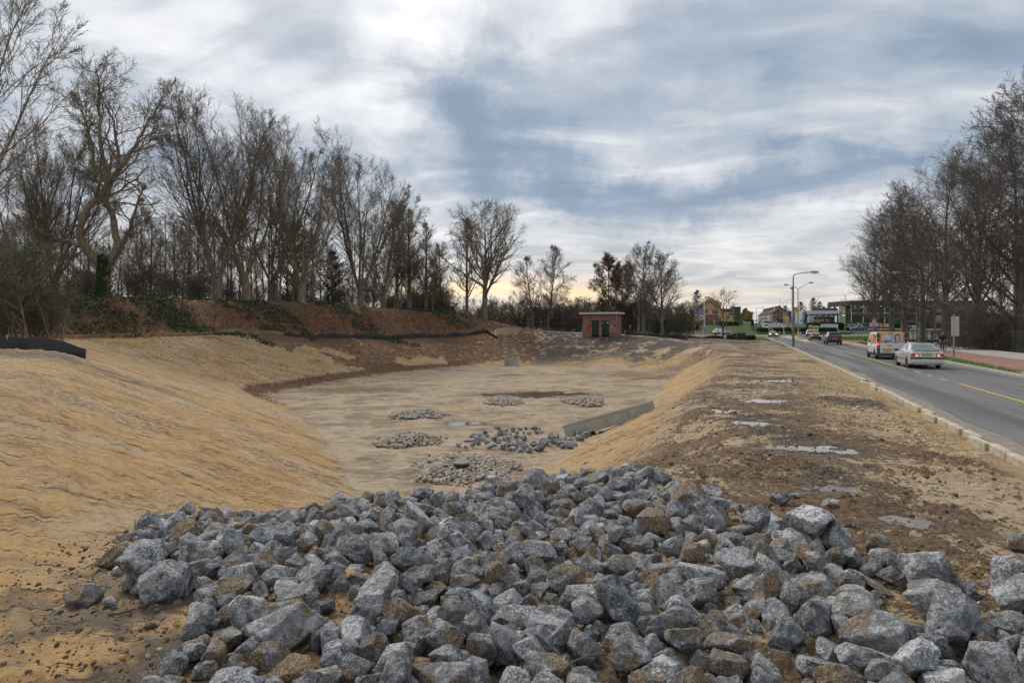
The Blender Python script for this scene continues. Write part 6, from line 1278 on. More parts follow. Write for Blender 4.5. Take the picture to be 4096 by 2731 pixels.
# ------------------------------------------------------------------ street furniture
GALV = plain('galvanised', (.30, .31, .27), .55, .3, .5, .2, 4); GALVG = plain('pole_green_grey', (.17, .19, .15), .6, .1, .5, .25, 4); LAMPH = plain('lamp_head', (.34, .37, .40), .4, .2); LAMPG = plain('lamp_glass', (.75, .70, .60), .15)
SIGNY = plain('sign_yellow', (.80, .52, .02), .45); SIGNB = plain('sign_blue', (.012, .10, .42), .4); SIGNR = plain('sign_red', (.50, .03, .02), .45); SIGNW = plain('sign_white', (.72, .72, .70), .45); SIGNBACK = plain('sign_back', (.40, .42, .42), .5, .2, .5, .10, 3)
ORG = plain('banner_orange', (.72, .25, .06), .6); BGREY = plain('banner_grey', (.16, .17, .19), .6); LIMEY = plain('sign_lime', (.75, .70, .02), .45)
def lamp(label, u, Y, z, vtop, arms, r=.085, group=None, col=None, head=1.0):
 X = at(u, Y); H = EYE+(1304-vtop)*Y/2730.67-z
 t = thing('street_lamp', label, 'street lamp', (X, Y, z), 0, group); col = col or GALVG
 mb = MB(); mb.tube([(0, 0, 0), (0, 0, 1.2)], [r*1.35, r*1.3], col, 10); mb.tube([(0, 0, 1.2), (0, 0, H-.6 if arms else H)], [r, r*.62], col, 10); mb.build('pole', t, smooth=True, angle=40)
 for (dx, rise) in arms:
  s = 1 if dx > 0 else -1
  mb = MB()
  if len(arms) > 1: mb.tube([(0, 0, H-.65), (s*.15, 0, H-.45), (s*.6, 0, H-.25+rise*.2), (dx*.7, 0, H-.08+rise*.5), (dx, 0, H+rise)], [r*.6, r*.5, r*.45, r*.4, r*.35], col, 7)
  else: mb.tube([(0, 0, H-.65), (0, 0, H-.40), (s*.06, 0, H-.22), (s*.22, 0, H-.10), (s*.5, 0, H-.03), (dx, 0, H+rise)], [r*.62, r*.55, r*.5, r*.48, r*.45, r*.38], col, 7)
  mb.build('arm', t, smooth=True)
  mb = MB(); L = .95*head; prof = []
  mb.tube([(dx-s*.06, 0, H+rise), (dx+s*.12*head, 0, H+rise+.02), (dx+s*.55*head, 0, H+rise+.03), (dx+s*.85*head, 0, H+rise+.0), (dx+s*L, 0, H+rise-.03)], [.06*head, .115*head, .14*head, .11*head, .03], LAMPH, 10)
  h = mb.build('lamp_head', t, smooth=True)
  mb = MB(); mb.tube([(dx+s*.42*head, 0, H+rise-.05), (dx+s*.62*head, 0, H+rise-.10*head), (dx+s*.80*head, 0, H+rise-.05)], [.05, .11*head, .05], LAMPG, 9); mb.build('lamp_glass', h, smooth=True)
 return t
def pole(mb, x, y, z0, z1, r, mat, n=8): mb.tube([(x, y, z0), (x, y, z1)], r, mat, n)
def wedge(w, h, up=True): return [(-w/2, 0), (w/2, 0), (0, h)] if up else [(0, 0), (w/2, h), (-w/2, h)]
def signpost(name, label, u, Y, z, vtop, r=.04, cat='road sign', mat=None, group=None, rz=0):
 X = at(u, Y); H = EYE+(1304-vtop)*Y/2730.67-z
 t = thing(name, label, cat, (X, Y, z), rz, group); mb = MB(); pole(mb, 0, 0, -.1, H, r, mat or GALV); mb.build('pole', t); return t, H
def ZV(v, Y): return EYE+(1304-v)*Y/2730.67
def build_furniture():
 lamp('tall single armed street lamp at the mud edge, nearest of all', 3173, 76.5, -.06, 1093, [(1.9, .12)], .11)
 lamp('two armed street lamp on the splitter island', 3192, 135, .1, 1146, [(-1.9, .35), (2.1, .75)], .12, col=GALV)
 lamp('street lamp between the limes with its head pointing left', 3667, 92, .12, 1092, [(-2.3, .06)], .10)
 lamp('lamp at the mouth of the terraced street, arm to the right', 3026, 255, 1.1, 1232, [(1.9, .2)], .10, head=.9)
 lamp('thin grey lamp before the garage, arm to the right', 3271, 262, 1.2, 1187, [(2.0, .15)], .10, col=GALV, head=.8)
 lamp('lamp behind the small bare tree, arm to the left side', 2905, 150, .0, 1170, [(1.6, .25)], .085, head=.8)
 for u, vt, Y, a, lb in [(3122, 1196, 262, 0, 'leftmost thin post of three before the gable house'), (3133, 1206, 285, 1.2, 'middle thin lamp of three before the gable house'), (3147, 1200, 270, 1.0, 'rightmost thin lamp of three before the gable house'), (3381, 1190, 225, 0, 'tall pale post before the showroom corner'), (3005, 1252, 330, .8, 'tiny lamp far up the street, left'), (2998, 1258, 360, .8, 'tiniest lamp far up the street'), (3103, 1262, 300, .8, 'short lamp before the terrace fronts'), (3070, 1266, 310, .8, 'short lamp beside the white terrace front'), (3236, 1258, 290, -.6, 'short lamp left of the garage')]:
  lamp(lb, u, Y, 1.0 if Y < 270 else 3.0, vt, [(a, .05)] if a else [], .09, 'lamps round the roundabout', GALV, .7)
 # striped camera mast
 Y = 150; t, H = signpost('striped_mast', 'tall white mast with blue stripes at its foot and camera on top', 3168, Y, .0, 1156, .11, 'mast', SIGNW)
 mb = MB()
 for i in range(4): mb.tube([(0, 0, 2.0+i*.62), (0, 0, 2.3+i*.62)], .13, SIGNB if i % 2 == 0 else SIGNB, 10)
 mb.build('blue_band', t); mb = MB(); mb.tube([(0, 0, 0), (0, 0, 1.7)], .135, INK, 10); mb.build('black_base', t)
 mb = MB(); mb.tube([(0, 0, H), (0, 0, H+.2), (0, 0, H+.45)], [.3, .38, .12], DARKPL, 12); mb.build('camera_dome', t)
 # yellow square sign on the near lamp
 Y = 76.6; X = at(3182, Y); t = thing('yellow_notice', 'orange yellow notice board with round emblem fixed to the nearest lamp post', 'sign', (X, Y-.14, ZV(1238, Y)))
 mb = MB(); mb.box((0, 0, 0), (.42, .03, .56), SIGNY); mb.build('board', t); mb = MB(); mb.box((0, 0, -.31), (.44, .035, .05), SIGNW); mb.build('white_edge', t)
 mb = MB(); mb.tube([(.10*math.cos(a), -.02, .10*math.sin(a)-.01) for a in np.linspace(0, 6.283, 15)], .013, INK, 5); mb.box((0, -.018, .22), (.3, .006, .03), INK); mb.box((0, -.018, .17), (.22, .006, .02), INK); mb.box((0, -.018, -.18), (.3, .006, .03), INK); mb.box((0, -.018, -.23), (.3, .006, .03), INK); mb.build('emblem', t)
 # keep-right sign on yellow bollard
 Y = 124; t = thing('keep_right_bollard', 'yellow bollard with round blue arrow sign on the island nose', 'bollard', (at(3195, Y), Y, .12))
 mb = MB(); mb.box((0, 0, .62), (.26, .22, 1.25), SIGNY, 0, .05); mb.build('bollard_body', t); mb = MB(); mb.tube([(0, 0, 1.2), (0, 0, 2.1)], .04, GALV, 8); mb.build('pole', t)
 mb = MB(); mb.tube([(0, -.05, 1.75), (0, -.09, 1.75)], .26, SIGNB, 22); d = mb.build('sign_disc', t); mb = MB(); mb.prism([(-.10, 1.84), (.02, 1.80), (-.02, 1.76), (.10, 1.64), (.06, 1.60), (-.06, 1.72), (-.10, 1.68)], 'y', -.092, -.098, SIGNW); mb.build('white_arrow', d)
 for u, Y, lb in [(3116, 150, 'black and white bollard left of the camera mast'), (3137, 146, 'second black and white bollard left of the camera mast'), (3203, 142, 'black and white bollard right of the keep right sign')]:
  t = thing('striped_bollard', lb, 'bollard', (at(u, Y), Y, .05), 0, 'black and white bollards'); mb = MB(); mb.tube([(0, 0, 0), (0, 0, 1.0), (0, 0, 1.08)], [.15, .14, .05], SIGNW, 12); mb.build('post', t)
  for zz in (.28, .72): mb = MB(); mb.tube([(0, 0, zz), (0, 0, zz+.2)], .155, INK, 12); mb.build('black_band', t)
 # yield sign, warning triangles
 def triangle_sign(lb, u, Y, z, vt, w, up, inner, group=None, rz=0, tilt=0, extra=None):
  t, H = signpost('warning_sign' if up else 'yield_sign', lb, u, Y, z, vt, .035, group=group); h = w*.87
  z0 = H-h
  for k, (f, mat, y) in enumerate([(1.0, SIGNR, -.05), (.70, SIGNW, -.062)]):
   P = [(x*f, z0+h*(.333 if up else .667)+(zz-h*(.333 if up else .667))*f) for x, zz in wedge(w, h, up)]
   mb = MB(); mb.prism(P, 'y', y, y-.012, mat); mb.build('red_triangle' if k == 0 else 'white_triangle', t)
  mb = MB()
  if inner == '!': mb.box((0, -.078, z0+h*.40), (w*.06, .006, h*.30), INK); mb.box((0, -.078, z0+h*.19), (w*.06, .006, w*.06), INK); mb.build('exclamation_mark', t)
  elif inner == 'bump': mb.prism([(-w*.22, z0+h*.18), (w*.22, z0+h*.18), (w*.20, z0+h*.25), (w*.12, z0+h*.36), (w*.04, z0+h*.25), (-w*.04, z0+h*.25), (-w*.12, z0+h*.36), (-w*.20, z0+h*.25)], 'y', -.075, -.08, INK); mb.build('bump_mark', t)
  return t, H
 triangle_sign('yield triangle pointing down beside the camera mast', 3180, 134, .1, 1284, .62, False, '')
 triangle_sign('yield triangle pointing down, left of the bump warning', 3433, 135, .1, 1290, .62, False, '')
 triangle_sign('bump warning triangle in front of the blue hatchback', 3446, 128, .1, 1291, .98, True, 'bump')
 t, H = triangle_sign('large tilted exclamation warning triangle over a white text board', 3491, 108, .1, 1268, 1.05, True, '!')
 t.rotation_euler = (0, math.radians(4), 0)
 mb = MB(); mb.box((0, -.05, H-1.18), (1.38, .03, .46), SIGNW, 0, .01); bd = mb.build('text_board', t)
 mb = MB(); mb.prism([(-.18, H-1.10), (.0, H-1.02), (.05, H-1.06), (.14, H-1.00), (.2, H-1.10)], 'y', -.067, -.07, plain('ink_green', (.10, .22, .16), .5)); mb.box((0, -.068, H-1.20), (1.1, .004, .05), INK); mb.box((0, -.068, H-1.30), (1.0, .004, .04), INK); mb.build('printed_text', bd)
 mb = MB(); pole(mb, .28, .05, -.1, H-.95, .04, GALV); mb.build('pole', t)
 # roundabout sign
 Y = 168; t = thing('roundabout_sign', 'bright yellow board with blue roundabout disc behind the waiting cars', 'road sign', (at(3264, Y), Y, .1))
 mb = MB(); mb.box((0, 0, 1.75), (1.15, .06, 1.25), LIMEY, 0, .02); mb.build('board', t); mb = MB(); mb.tube([(0, -.03, 1.85), (0, -.06, 1.85)], .38, SIGNB, 26); d = mb.build('blue_disc', t)
 for k in range(3):
  a0 = k*2*PI/3+.3; mb = MB(); mb.tube([(.22*math.cos(a), -.065, 1.85+.22*math.sin(a)) for a in np.linspace(a0, a0+1.3, 6)], .035, SIGNW, 5); mb.build('curved_arrow', d)
 mb = MB(); mb.box((.50, 0, .55), (.12, .08, 1.2), LIMEY); mb.build('leg', t); mb = MB(); mb.box((-.05, -.02, 1.08), (1.0, .05, .12), SIGNBACK); mb.build('grey_strip', t)
 t = thing('red_white_sign', 'small white and red board above the white SUV roof', 'road sign', (at(3243, 160), 160, .1)); mb = MB(); mb.box((0, 0, 2.05), (.95, .05, .85), SIGNW, 0, .02); mb.build('board', t); mb = MB(); mb.box((0, -.03, 1.95), (.75, .02, .42), SIGNR); mb.build('red_panel', t); mb = MB(); mb.tube([(-.05, -.045, 2.1), (.0, -.045, 1.95), (.1, -.045, 1.85)], .03, SIGNW, 5); mb.build('white_mark', t); mb = MB(); pole(mb, 0, .04, 0, 1.8, .04, GALV); mb.build('pole', t)
 # yellow diversion signs
 t, H = signpost('diversion_sign', 'yellow diversion board on a pole left of the camera mast', 3139, 205, .5, 1262, .05); mb = MB(); mb.box((0, -.06, H-.5), (.92, .03, 1.0), SIGNY); b = mb.build('board', t)
 mb = MB()
 for k in range(5): mb.box((0, -.077, H-.15-k*.17), (.7-.1*(k % 2), .004, .05), INK)
 mb.build('printed_line', b)
 t = thing('yellow_marker', 'narrow yellow marker post with red side on the lawn', 'marker', (at(3134, 197), 197, .35), .5); mb = MB(); mb.box((0, 0, .95), (.22, .12, 1.9), LIMEY, 0, .04); mb.build('body', t); mb = MB(); mb.box((-.13, 0, .9), (.04, .13, 1.0), SIGNR); mb.build('red_side', t)
 t = thing('yellow_box_sign', 'yellow framed dark box beside the white van front', 'sign', (at(3082, 205), 205, .9)); mb = MB(); mb.box((0, 0, .55), (1.15, .2, .6), LIMEY, 0, .05); mb.build('frame', t); mb = MB(); mb.box((0, -.11, .5), (.9, .03, .42), DARKPL); mb.build('screen', t); mb = MB(); pole(mb, 0, 0, -.4, .3, .06, GALV); mb.build('post', t)
 for u, v, Y, s, m_, lb in [(3104, 1262, 250, .5, SIGNB, 'small blue sign on a post before the terrace'), (3106, 1289, 240, .9, SIGNB, 'blue and white board at the street corner'), (3163, 1279, 215, .5, SIGNB, 'round blue sign left of the camera mast'), (3203, 1285, 215, .55, SIGNB, 'round blue arrow sign right of the two armed lamp'), (3000, 1293, 210, .6, SIGNBACK, 'grey back of a triangular sign at the side street')]:
  t, H = signpost('small_sign', lb, u, Y, .6, v-6, .04); mb = MB()
  if 'round' in lb: mb.tube([(0, -.05, H-.3), (0, -.08, H-.3)], s*.5, m_, 18); mb.build('disc', t)
  elif 'triang' in lb: mb.prism([(x*.9, H-.7+zz*.9) for x, zz in wedge(.8, .7, False)], 'y', -.05, -.07, m_); mb.build('triangle', t)
  else: mb.box((0, -.06, H-.4), (s, .03, .8), m_); mb.build('board', t); mb = MB(); mb.box((0, -.08, H-.22), (s*.8, .01, .25), SIGNW); mb.build('white_panel', t)
 # back of a big sign beside the cycle path
 Y = 50.5; t, H = signpost('sign_back', 'tall blank grey back of a sign board beside the verge', 3815, Y, .1, 1257, .05)
 mb = MB(); mb.box((.08, -.03, H-.88), (.58, .03, 1.46), SIGNBACK, 0, .01); b = mb.build('board', t); mb = MB(); mb.box((.375, -.02, H-.88), (.02, .05, 1.46), ORG); mb.box((.30, -.048, H-1.35), (.05, .004, .35), SIGNY); mb.build('edge_tape', b)
 mb = MB(); mb.box((0, -.05, H-.25), (.16, .05, .04), GALV); mb.box((0, -.05, H-1.52), (.16, .05, .04), GALV); mb.build('clamp', t)
 mb = MB(); mb.tube([(0, 0, .0), (0, 0, .75)], .058, plain('pole_green', (.10, .22, .12), .6), 8); mb.build('painted_foot', t)
 # direction sign with four blue boards
 Y = 180; t, H = signpost('direction_sign', 'white mast with four arrow boards pointing left', 2817, Y, .1, 1207, .11, 'road sign', SIGNW)
 for k, (v, a) in enumerate([(1239, 0), (1250, 0), (1261, 1), (1272, 1)]):
  zc = ZV(v, Y)-.1; mb = MB(); mb.prism([(-2.0, zc), (-1.85, zc+.30), (-.1, zc+.30), (-.1, zc-.30), (-1.85, zc-.30)], 'y', -.12, -.16, SIGNB if not (a and k == 3) else SIGNW); b = mb.build('arrow_board', t)
  mb = MB()
  mb.tube([(-1.8, -.165, zc), (-1.8, -.17, zc)], .13, SIGNW if k != 3 else SIGNB, 10)
  mb.box((-.85, -.165, zc+.11), (1.2, .006, .09), SIGNW if k != 3 else INK); mb.box((-.85, -.165, zc-.09), (1.1, .006, .09), SIGNW if k != 3 else INK)
  if a and k == 2: mb.box((-.85, -.164, zc-.05), (1.4, .004, .36), SIGNW)
  mb.build('printed_name', b)
 mb = MB(); mb.tube([(0, -.12, 1.3), (0, -.16, 1.3)], .36, SIGNR, 22); d = mb.build('no_stopping_disc', t); mb = MB(); mb.tube([(0, -.162, 1.3), (0, -.168, 1.3)], .26, SIGNW, 20); mb.build('white_disc', d); mb = MB(); mb.box((0, -.14, .9), (.20, .06, 1.6), SIGNB); mb.build('blue_wrap', t)
 t = thing('barrier', 'red and white striped barrier planks before the direction sign', 'barrier', (at(2797, 176), 176, .05))
 for k in range(2):
  mb = MB(); mb.box((0, 0, .45+k*.5), (3.2, .05, .25), SIGNW); b = mb.build('barrier_plank', t); mb = MB()
  for j in range(5): mb.prism([(-1.55+j*.66, .33+k*.5), (-1.25+j*.66, .33+k*.5), (-1.15+j*.66, .57+k*.5), (-1.45+j*.66, .57+k*.5)], 'y', -.027, -.035, SIGNR)
  mb.build('red_stripe', b)
 for x in (-1.2, 1.2): mb = MB(); mb.box((x, .05, .55), (.06, .06, 1.3), GALV); mb.build('leg', t)
 triangle_sign('grey backed yield triangle left of the striped barrier', 2778, 178, .1, 1302, .7, False, '')
 t = thing('white_sign_board', 'tall white marker post right of the small tree', 'post', (at(3006, 112), 112, -.05)); mb = MB(); mb.tube([(0, 0, 0), (0, 0, 1.35), (0, 0, 1.42)], [.14, .14, .05], LAMPH, 12); mb.build('grey_post', t); mb = MB(); mb.tube([(0, 0, 1.28), (0, 0, 1.33)], .155, GALV, 12); mb.build('ring', t)
 # yellow banner post left of the hut
 Y = 118; t, H = signpost('yellow_banner', 'upright yellow info board on the grass left of the brick hut', 2250, Y, ground(at(2250, Y), Y), 1294, .05, 'sign')
 mb = MB(); mb.box((0, -.06, H-.72), (.48, .04, 1.42), SIGNY, 0, .01); b = mb.build('board', t); mb = MB(); mb.box((0, -.083, H-.70), (.32, .004, .30), SIGNW); mb.box((0, -.083, H-.2), (.32, .004, .05), INK); mb.box((0, -.083, H-.32), (.36, .004, .04), INK); mb.box((0, -.083, H-1.1), (.36, .004, .06), INK); mb.build('print', b)
 t, H = signpost('thin_stake', 'thin red and white stake beside the yellow info board', 2235, 116, ground(at(2235, 116), 116), 1294, .04, 'stake', SIGNR)
 t, H = signpost('yellow_tag', 'small yellow tag on a stake in the scrub right of the brick hut', 2521, 102, ground(at(2521, 102), 102), 1300, .03, 'stake', GALVG); mb = MB(); mb.box((0, -.05, H-.22), (.14, .03, .42), SIGNY); mb.build('tag', t)
 t, H = signpost('white_post', 'slim white lamp post in the wood left of the broad beech', 1903, 118, ground(at(1903, 118), 118), 1252, .05, 'lamp post', SIGNW)
 mb = MB(); mb.tube([(0, 0, H), (-.1, 0, H+.25), (-.3, 0, H+.3)], [.05, .09, .04], SIGNW, 8); mb.build('lamp_head', t)
 t, H = signpost('white_post', 'taller slim white lamp post right of the broad beech', 2051, 120, ground(at(2051, 120), 120), 1208, .05, 'lamp post', SIGNW)
 mb = MB(); mb.tube([(0, 0, H), (.3, 0, H+.05), (.6, 0, H+.05)], [.04, .06, .03], SIGNW, 8); mb.build('lamp_head', t)
 # flag poles and banners
 for u, v0, v1, Y, lb in [(3405, 1219, 1292, 236, 'white flagpole at the showroom corner, without a flag'), (3356, 1222, 1292, 240, 'white flagpole with an orange and grey banner left of the showroom'), (3453, 1218, 1292, 236, 'white flagpole with a crumpled orange banner before the showroom'), (3235, 1243, 1294, 262, 'white flagpole at the left end of the garage'), (3539, 1205, 1292, 236, 'fourth white flagpole, before the dark wall')]:
  z0 = ZV(v1, Y); t = thing('flagpole', lb, 'flagpole', (at(u, Y), Y, z0)); H = ZV(v0, Y)-z0; mb = MB(); pole(mb, 0, 0, -.5, H, .09, SIGNW, 10); mb.build('pole', t)
  if 'banner' in lb:
   n = 9; vs = []; w = 1.05 if u < 3400 else 1.35; L = 3.4
   for j in range(n):
    zz = H-.15-L*j/(n-1)
    for i in range(4): vs.append((.1+w*i/3, -.02+(.10 if u > 3400 else .03)*math.sin(j*1.7+i*1.3), zz))
   fs = [(j*4+i, j*4+i+1, j*4+i+5, j*4+i+4) for j in range(n-1) for i in range(3)]; fm = [0 if (k//3) < (n-1)*.55 else 1 for k in range(len(fs))]
   b = obj('banner', mesh_from(vs, fs, [ORG, BGREY], fm, True), t)
   text('lettering', FIRM, .62 if u < 3400 else .58, SIGNW, b, (.1+w*.5, -.14, H-.15-L/2), (PI/2, -PI/2, 0), ext=.003)
  t2 = None
 t = thing('small_billboard', 'glazed advertising case with green logo left of the black vans', 'billboard', (at(3245, 275), 275, 3.3)); mb = MB(); mb.box((0, 0, 1.9), (2.2, .3, 3.0), plain('case_teal', (.25, .36, .36), .4), 0, .04); mb.build('case', t); mb = MB(); mb.box((0, -.16, 2.2), (1.7, .03, 1.9), SIGNW); mb.build('panel', t); mb = MB(); mb.prism([(-.3, 2.5), (0, 2.3), (.3, 2.6), (.1, 2.9), (-.1, 2.85)], 'y', -.18, -.19, plain('logo_green', (.12, .40, .06), .5)); mb.box((0, -.18, 1.8), (1.2, .02, .3), plain('logo_grey', (.3, .34, .3), .5)); mb.build('logo', t); mb = MB(); mb.box((0, -.17, .75), (2.2, .05, .3), SIGNY); mb.box((0, -.17, .35), (2.2, .05, .4), SIGNB); mb.build('stripe', t)
 t = thing('beach_flag', 'white curved flag beside the advertising case', 'flag', (at(3230, 270), 270, 3.2)); mb = MB(); mb.prism([(-.3, .3), (.25, .5), (.45, 2.8), (.1, 3.0), (-.1, 2.4)], 'y', 0, .03, SIGNW); mb.build('cloth', t)
 t = thing('solar_panel', 'tilted solar panel on twin posts left of the garage', 'solar panel', (at(3219, 240), 240, 1.5)); mb = MB(); mb.add([(-.5, 0, 2.2), (.5, 0, 2.2), (.3, .5, 3.1), (-.7, .5, 3.1), (-.5, .05, 2.15), (.5, .05, 2.15), (.3, .55, 3.05), (-.7, .55, 3.05)], [(0, 1, 2, 3), (7, 6, 5, 4), (0, 4, 5, 1), (1, 5, 6, 2), (2, 6, 7, 3), (3, 7, 4, 0)], plain('solar', (.03, .05, .09), .15)); mb.build('panel', t); mb = MB(); pole(mb, -.2, .2, 0, 2.5, .05, GALV); pole(mb, .2, .2, 0, 2.5, .05, GALV); mb.build('posts', t)
 t = thing('mupi', 'leaning grey and red advertising totem behind the roundabout hedge', 'totem', (at(3154, 255), 255, 1.3)); mb = MB(); mb.prism([(-.7, 0), (.9, 0), (.1, 4.8), (-.9, 4.8)], 'y', 0, .3, SIGNBACK); mb.build('body', t); mb = MB(); mb.prism([(-.55, 1.4), (.55, 1.2), (.25, 3.0), (-.65, 3.2)], 'y', -.01, -.03, plain('faded_red', (.55, .22, .18), .6)); mb.build('red_panel', t)
 # long hoardings before the showroom hedge
 def board(lb, u0, u1, v0, v1, Y, mat, txt=None, tcol=None, size=.8, frame=None):
  X0, X1 = at(u0, Y), at(u1, Y); z0, z1 = ZV(v1, Y), ZV(v0, Y); w = X1-X0; h = z1-z0
  t = thing('hoarding', lb, 'sign', ((X0+X1)/2, Y, z0), 0, 'hoardings on the hedge'); mb = MB(); mb.box((0, 0, h/2), (w, .08, h), mat, 0, .01); b = mb.build('board', t)
  if frame: mb = MB(); mb.box((0, -.02, h), (w+.1, .12, .08), frame); mb.box((0, -.02, 0), (w+.1, .12, .08), frame); mb.build('rail', t)
  if txt: text('lettering', txt, size, tcol, b, (0, -.05, h/2), (PI/2, 0, 0), ext=.004)
  return t, w, h, b
 t, w, h, b = board('white hoarding lettered VAKGARAGE with a round red logo', 3284, 3352, 1296, 1308.5, 229, SIGNW, None, INK, .62, SIGNBACK)
 text('lettering', 'VAKGARAGE', .62, INK, b, (.0, -.05, h/2), (PI/2, 0, 0)); text('lettering', 'TOM', .62, SIGNBACK, b, (w*.38, -.05, h/2), (PI/2, 0, 0)); mb = MB(); mb.disc((-w*.38, -.05, h/2), (0, -1, 0), .34, SIGNR, 18); mb.disc((-w*.38, -.055, h/2), (0, -1, 0), .22, SIGNW, 16); mb.build('round_logo', b)
 t, w, h, b = board('long black hoarding with bold white lettering behind the blue hatchback', 3380, 3516, 1294, 1308.5, 229, plain('board_black', (.035, .035, .04), .5), None, None, .9, SIGNBACK)
 text('lettering', FIRM, .86, SIGNW, b, (-w*.24, -.05, h*.58), (PI/2, 0, 0)); mb = MB(); mb.box((-w*.24, -.05, .13), (4.8, .01, .12), SIGNW); mb.build('small_print', b); mb = MB(); mb.prism([(w*.20, .1), (w*.30, .1), (w*.34, h-.1), (w*.24, h-.1)], 'y', -.045, -.06, ORG); mb.build('orange_slash', b)
 t, w, h, b = board('orange hoarding with dark red square and white marks', 3518, 3562, 1294, 1308, 229, ORG, None, None, .5, SIGNBACK)
 mb = MB(); mb.box((-w*.2, -.05, h/2), (.6, .02, .7), SIGNR); mb.box((w*.08, -.05, h/2), (.7, .02, .16), SIGNW); mb.box((w*.33, -.05, h/2), (.7, .02, .5), SIGNW); mb.build('marks', b)
 # guard rails
 for (u0, u1, v, Y, lb) in [(3470, 3640, 1316, 205, 'steel guard rail behind the nearest lime trunks, left section'), (3640, 3930, 1317, 190, 'steel guard rail behind the wire fence, right section'), (3560, 3640, 1331, 150, 'low white rail at the kerb between the lime trunks')]:
  X0, X1 = at(u0, Y), at(u1, Y); zc = ZV(v, Y); t = thing('guard_rail', lb, 'guard rail', ((X0+X1)/2, Y, zc-.6), 0, 'guard rails'); mb = MB(); W_ = X1-X0
  mb.prism([(-.02, .45), (.06, .52), (-.02, .60), (.06, .68), (-.02, .75), (-.05, .75), (-.05, .45)], 'x', -W_/2, W_/2, plain('rail_white', (.62, .64, .66), .4, .3)) ; mb.build('rail', t)
  for i in range(int(W_/4)+1): mb = MB(); mb.box((-W_/2+i*4, .1, .2), (.1, .06, 1.0), GALV); mb.build('post', t)
 # wire fence by the pavement
 FG = plain('fence_green', (.012, .020, .016), .55)
 pts = [CY(22.45, y) for y in np.arange(48, 104, 2.75)]
 t = thing('wire_fence', 'dark green wire mesh fence along the far edge of the pavement', 'fence', (pts[0][0], pts[0][1], .1), 0)
 ox, oy = pts[0]
 for i, (x, y) in enumerate(pts): mb = MB(); mb.tube([(x-ox, y-oy, -.1), (x-ox, y-oy, 1.82)], .045, FG, 6); mb.build('post', t)
 for (a, b) in zip(pts[:-1], pts[1:]):
  mb = MB(); mb.tube([(a[0]-ox, a[1]-oy, 1.76), (b[0]-ox, b[1]-oy, 1.76)], .022, FG, 5); mb.build('top_rail', t)
  m2 = MB(); L = math.hypot(b[0]-a[0], b[1]-a[1]); d = ((b[0]-a[0])/L, (b[1]-a[1])/L)
  P = lambda s, z: (a[0]-ox+d[0]*s, a[1]-oy+d[1]*s, z)
  for k in np.arange(0, L, .11):
   m2.add([P(k, .05), P(k+.012, .05), P(k+.012, 1.74), P(k, 1.74)], [(0, 1, 2, 3)], FG)
  for k in np.arange(.1, 1.74, .11): m2.add([P(0, k), P(L, k), P(L, k+.010), P(0, k+.010)], [(0, 1, 2, 3)], FG)
  q = m2.build('wire_mesh', t)
 # thin fence along the wood edge and right of the hut
 def wire(lb, pl, h=1.3, step=4.0):
  P = np.array(pl, float); s = np.r_[0, np.cumsum(np.linalg.norm(np.diff(P, axis=0), axis=1))]; n = int(s[-1]/step)+1
  q = [(np.interp(a, s, P[:, 0]), np.interp(a, s, P[:, 1])) for a in np.linspace(0, s[-1], n)]
  t = thing('wire_fence', lb, 'fence', (q[0][0], q[0][1], 0)); prev = None
  for (x, y) in q:
   z = ground(x, y); mb = MB(); mb.tube([(x-q[0][0], y-q[0][1], z-.1), (x-q[0][0], y-q[0][1], z+h)], .045, FG, 5); mb.build('post', t)
   if prev:
    mb = MB()
    for f in (1, .66, .33): mb.tube([(prev[0], prev[1], prev[2]+h*f-.02), (x-q[0][0], y-q[0][1], z+h*f-.02)], .018, FG, 4)
    mb.build('wire_strand', t)
   prev = (x-q[0][0], y-q[0][1], z)
 wire('dark wire fence on the bank between the front trees and the wood', [(at(260, 72), 72), (at(800, 76), 76), (at(1200, 82), 82), (at(1600, 92), 92), (at(1880, 100), 100)])
 wire('green wire fence running right from the brick hut', [(at(2492, 92), 92), (at(2650, 93), 93), (at(2760, 95), 95)], 1.5, 3)
build_furniture()
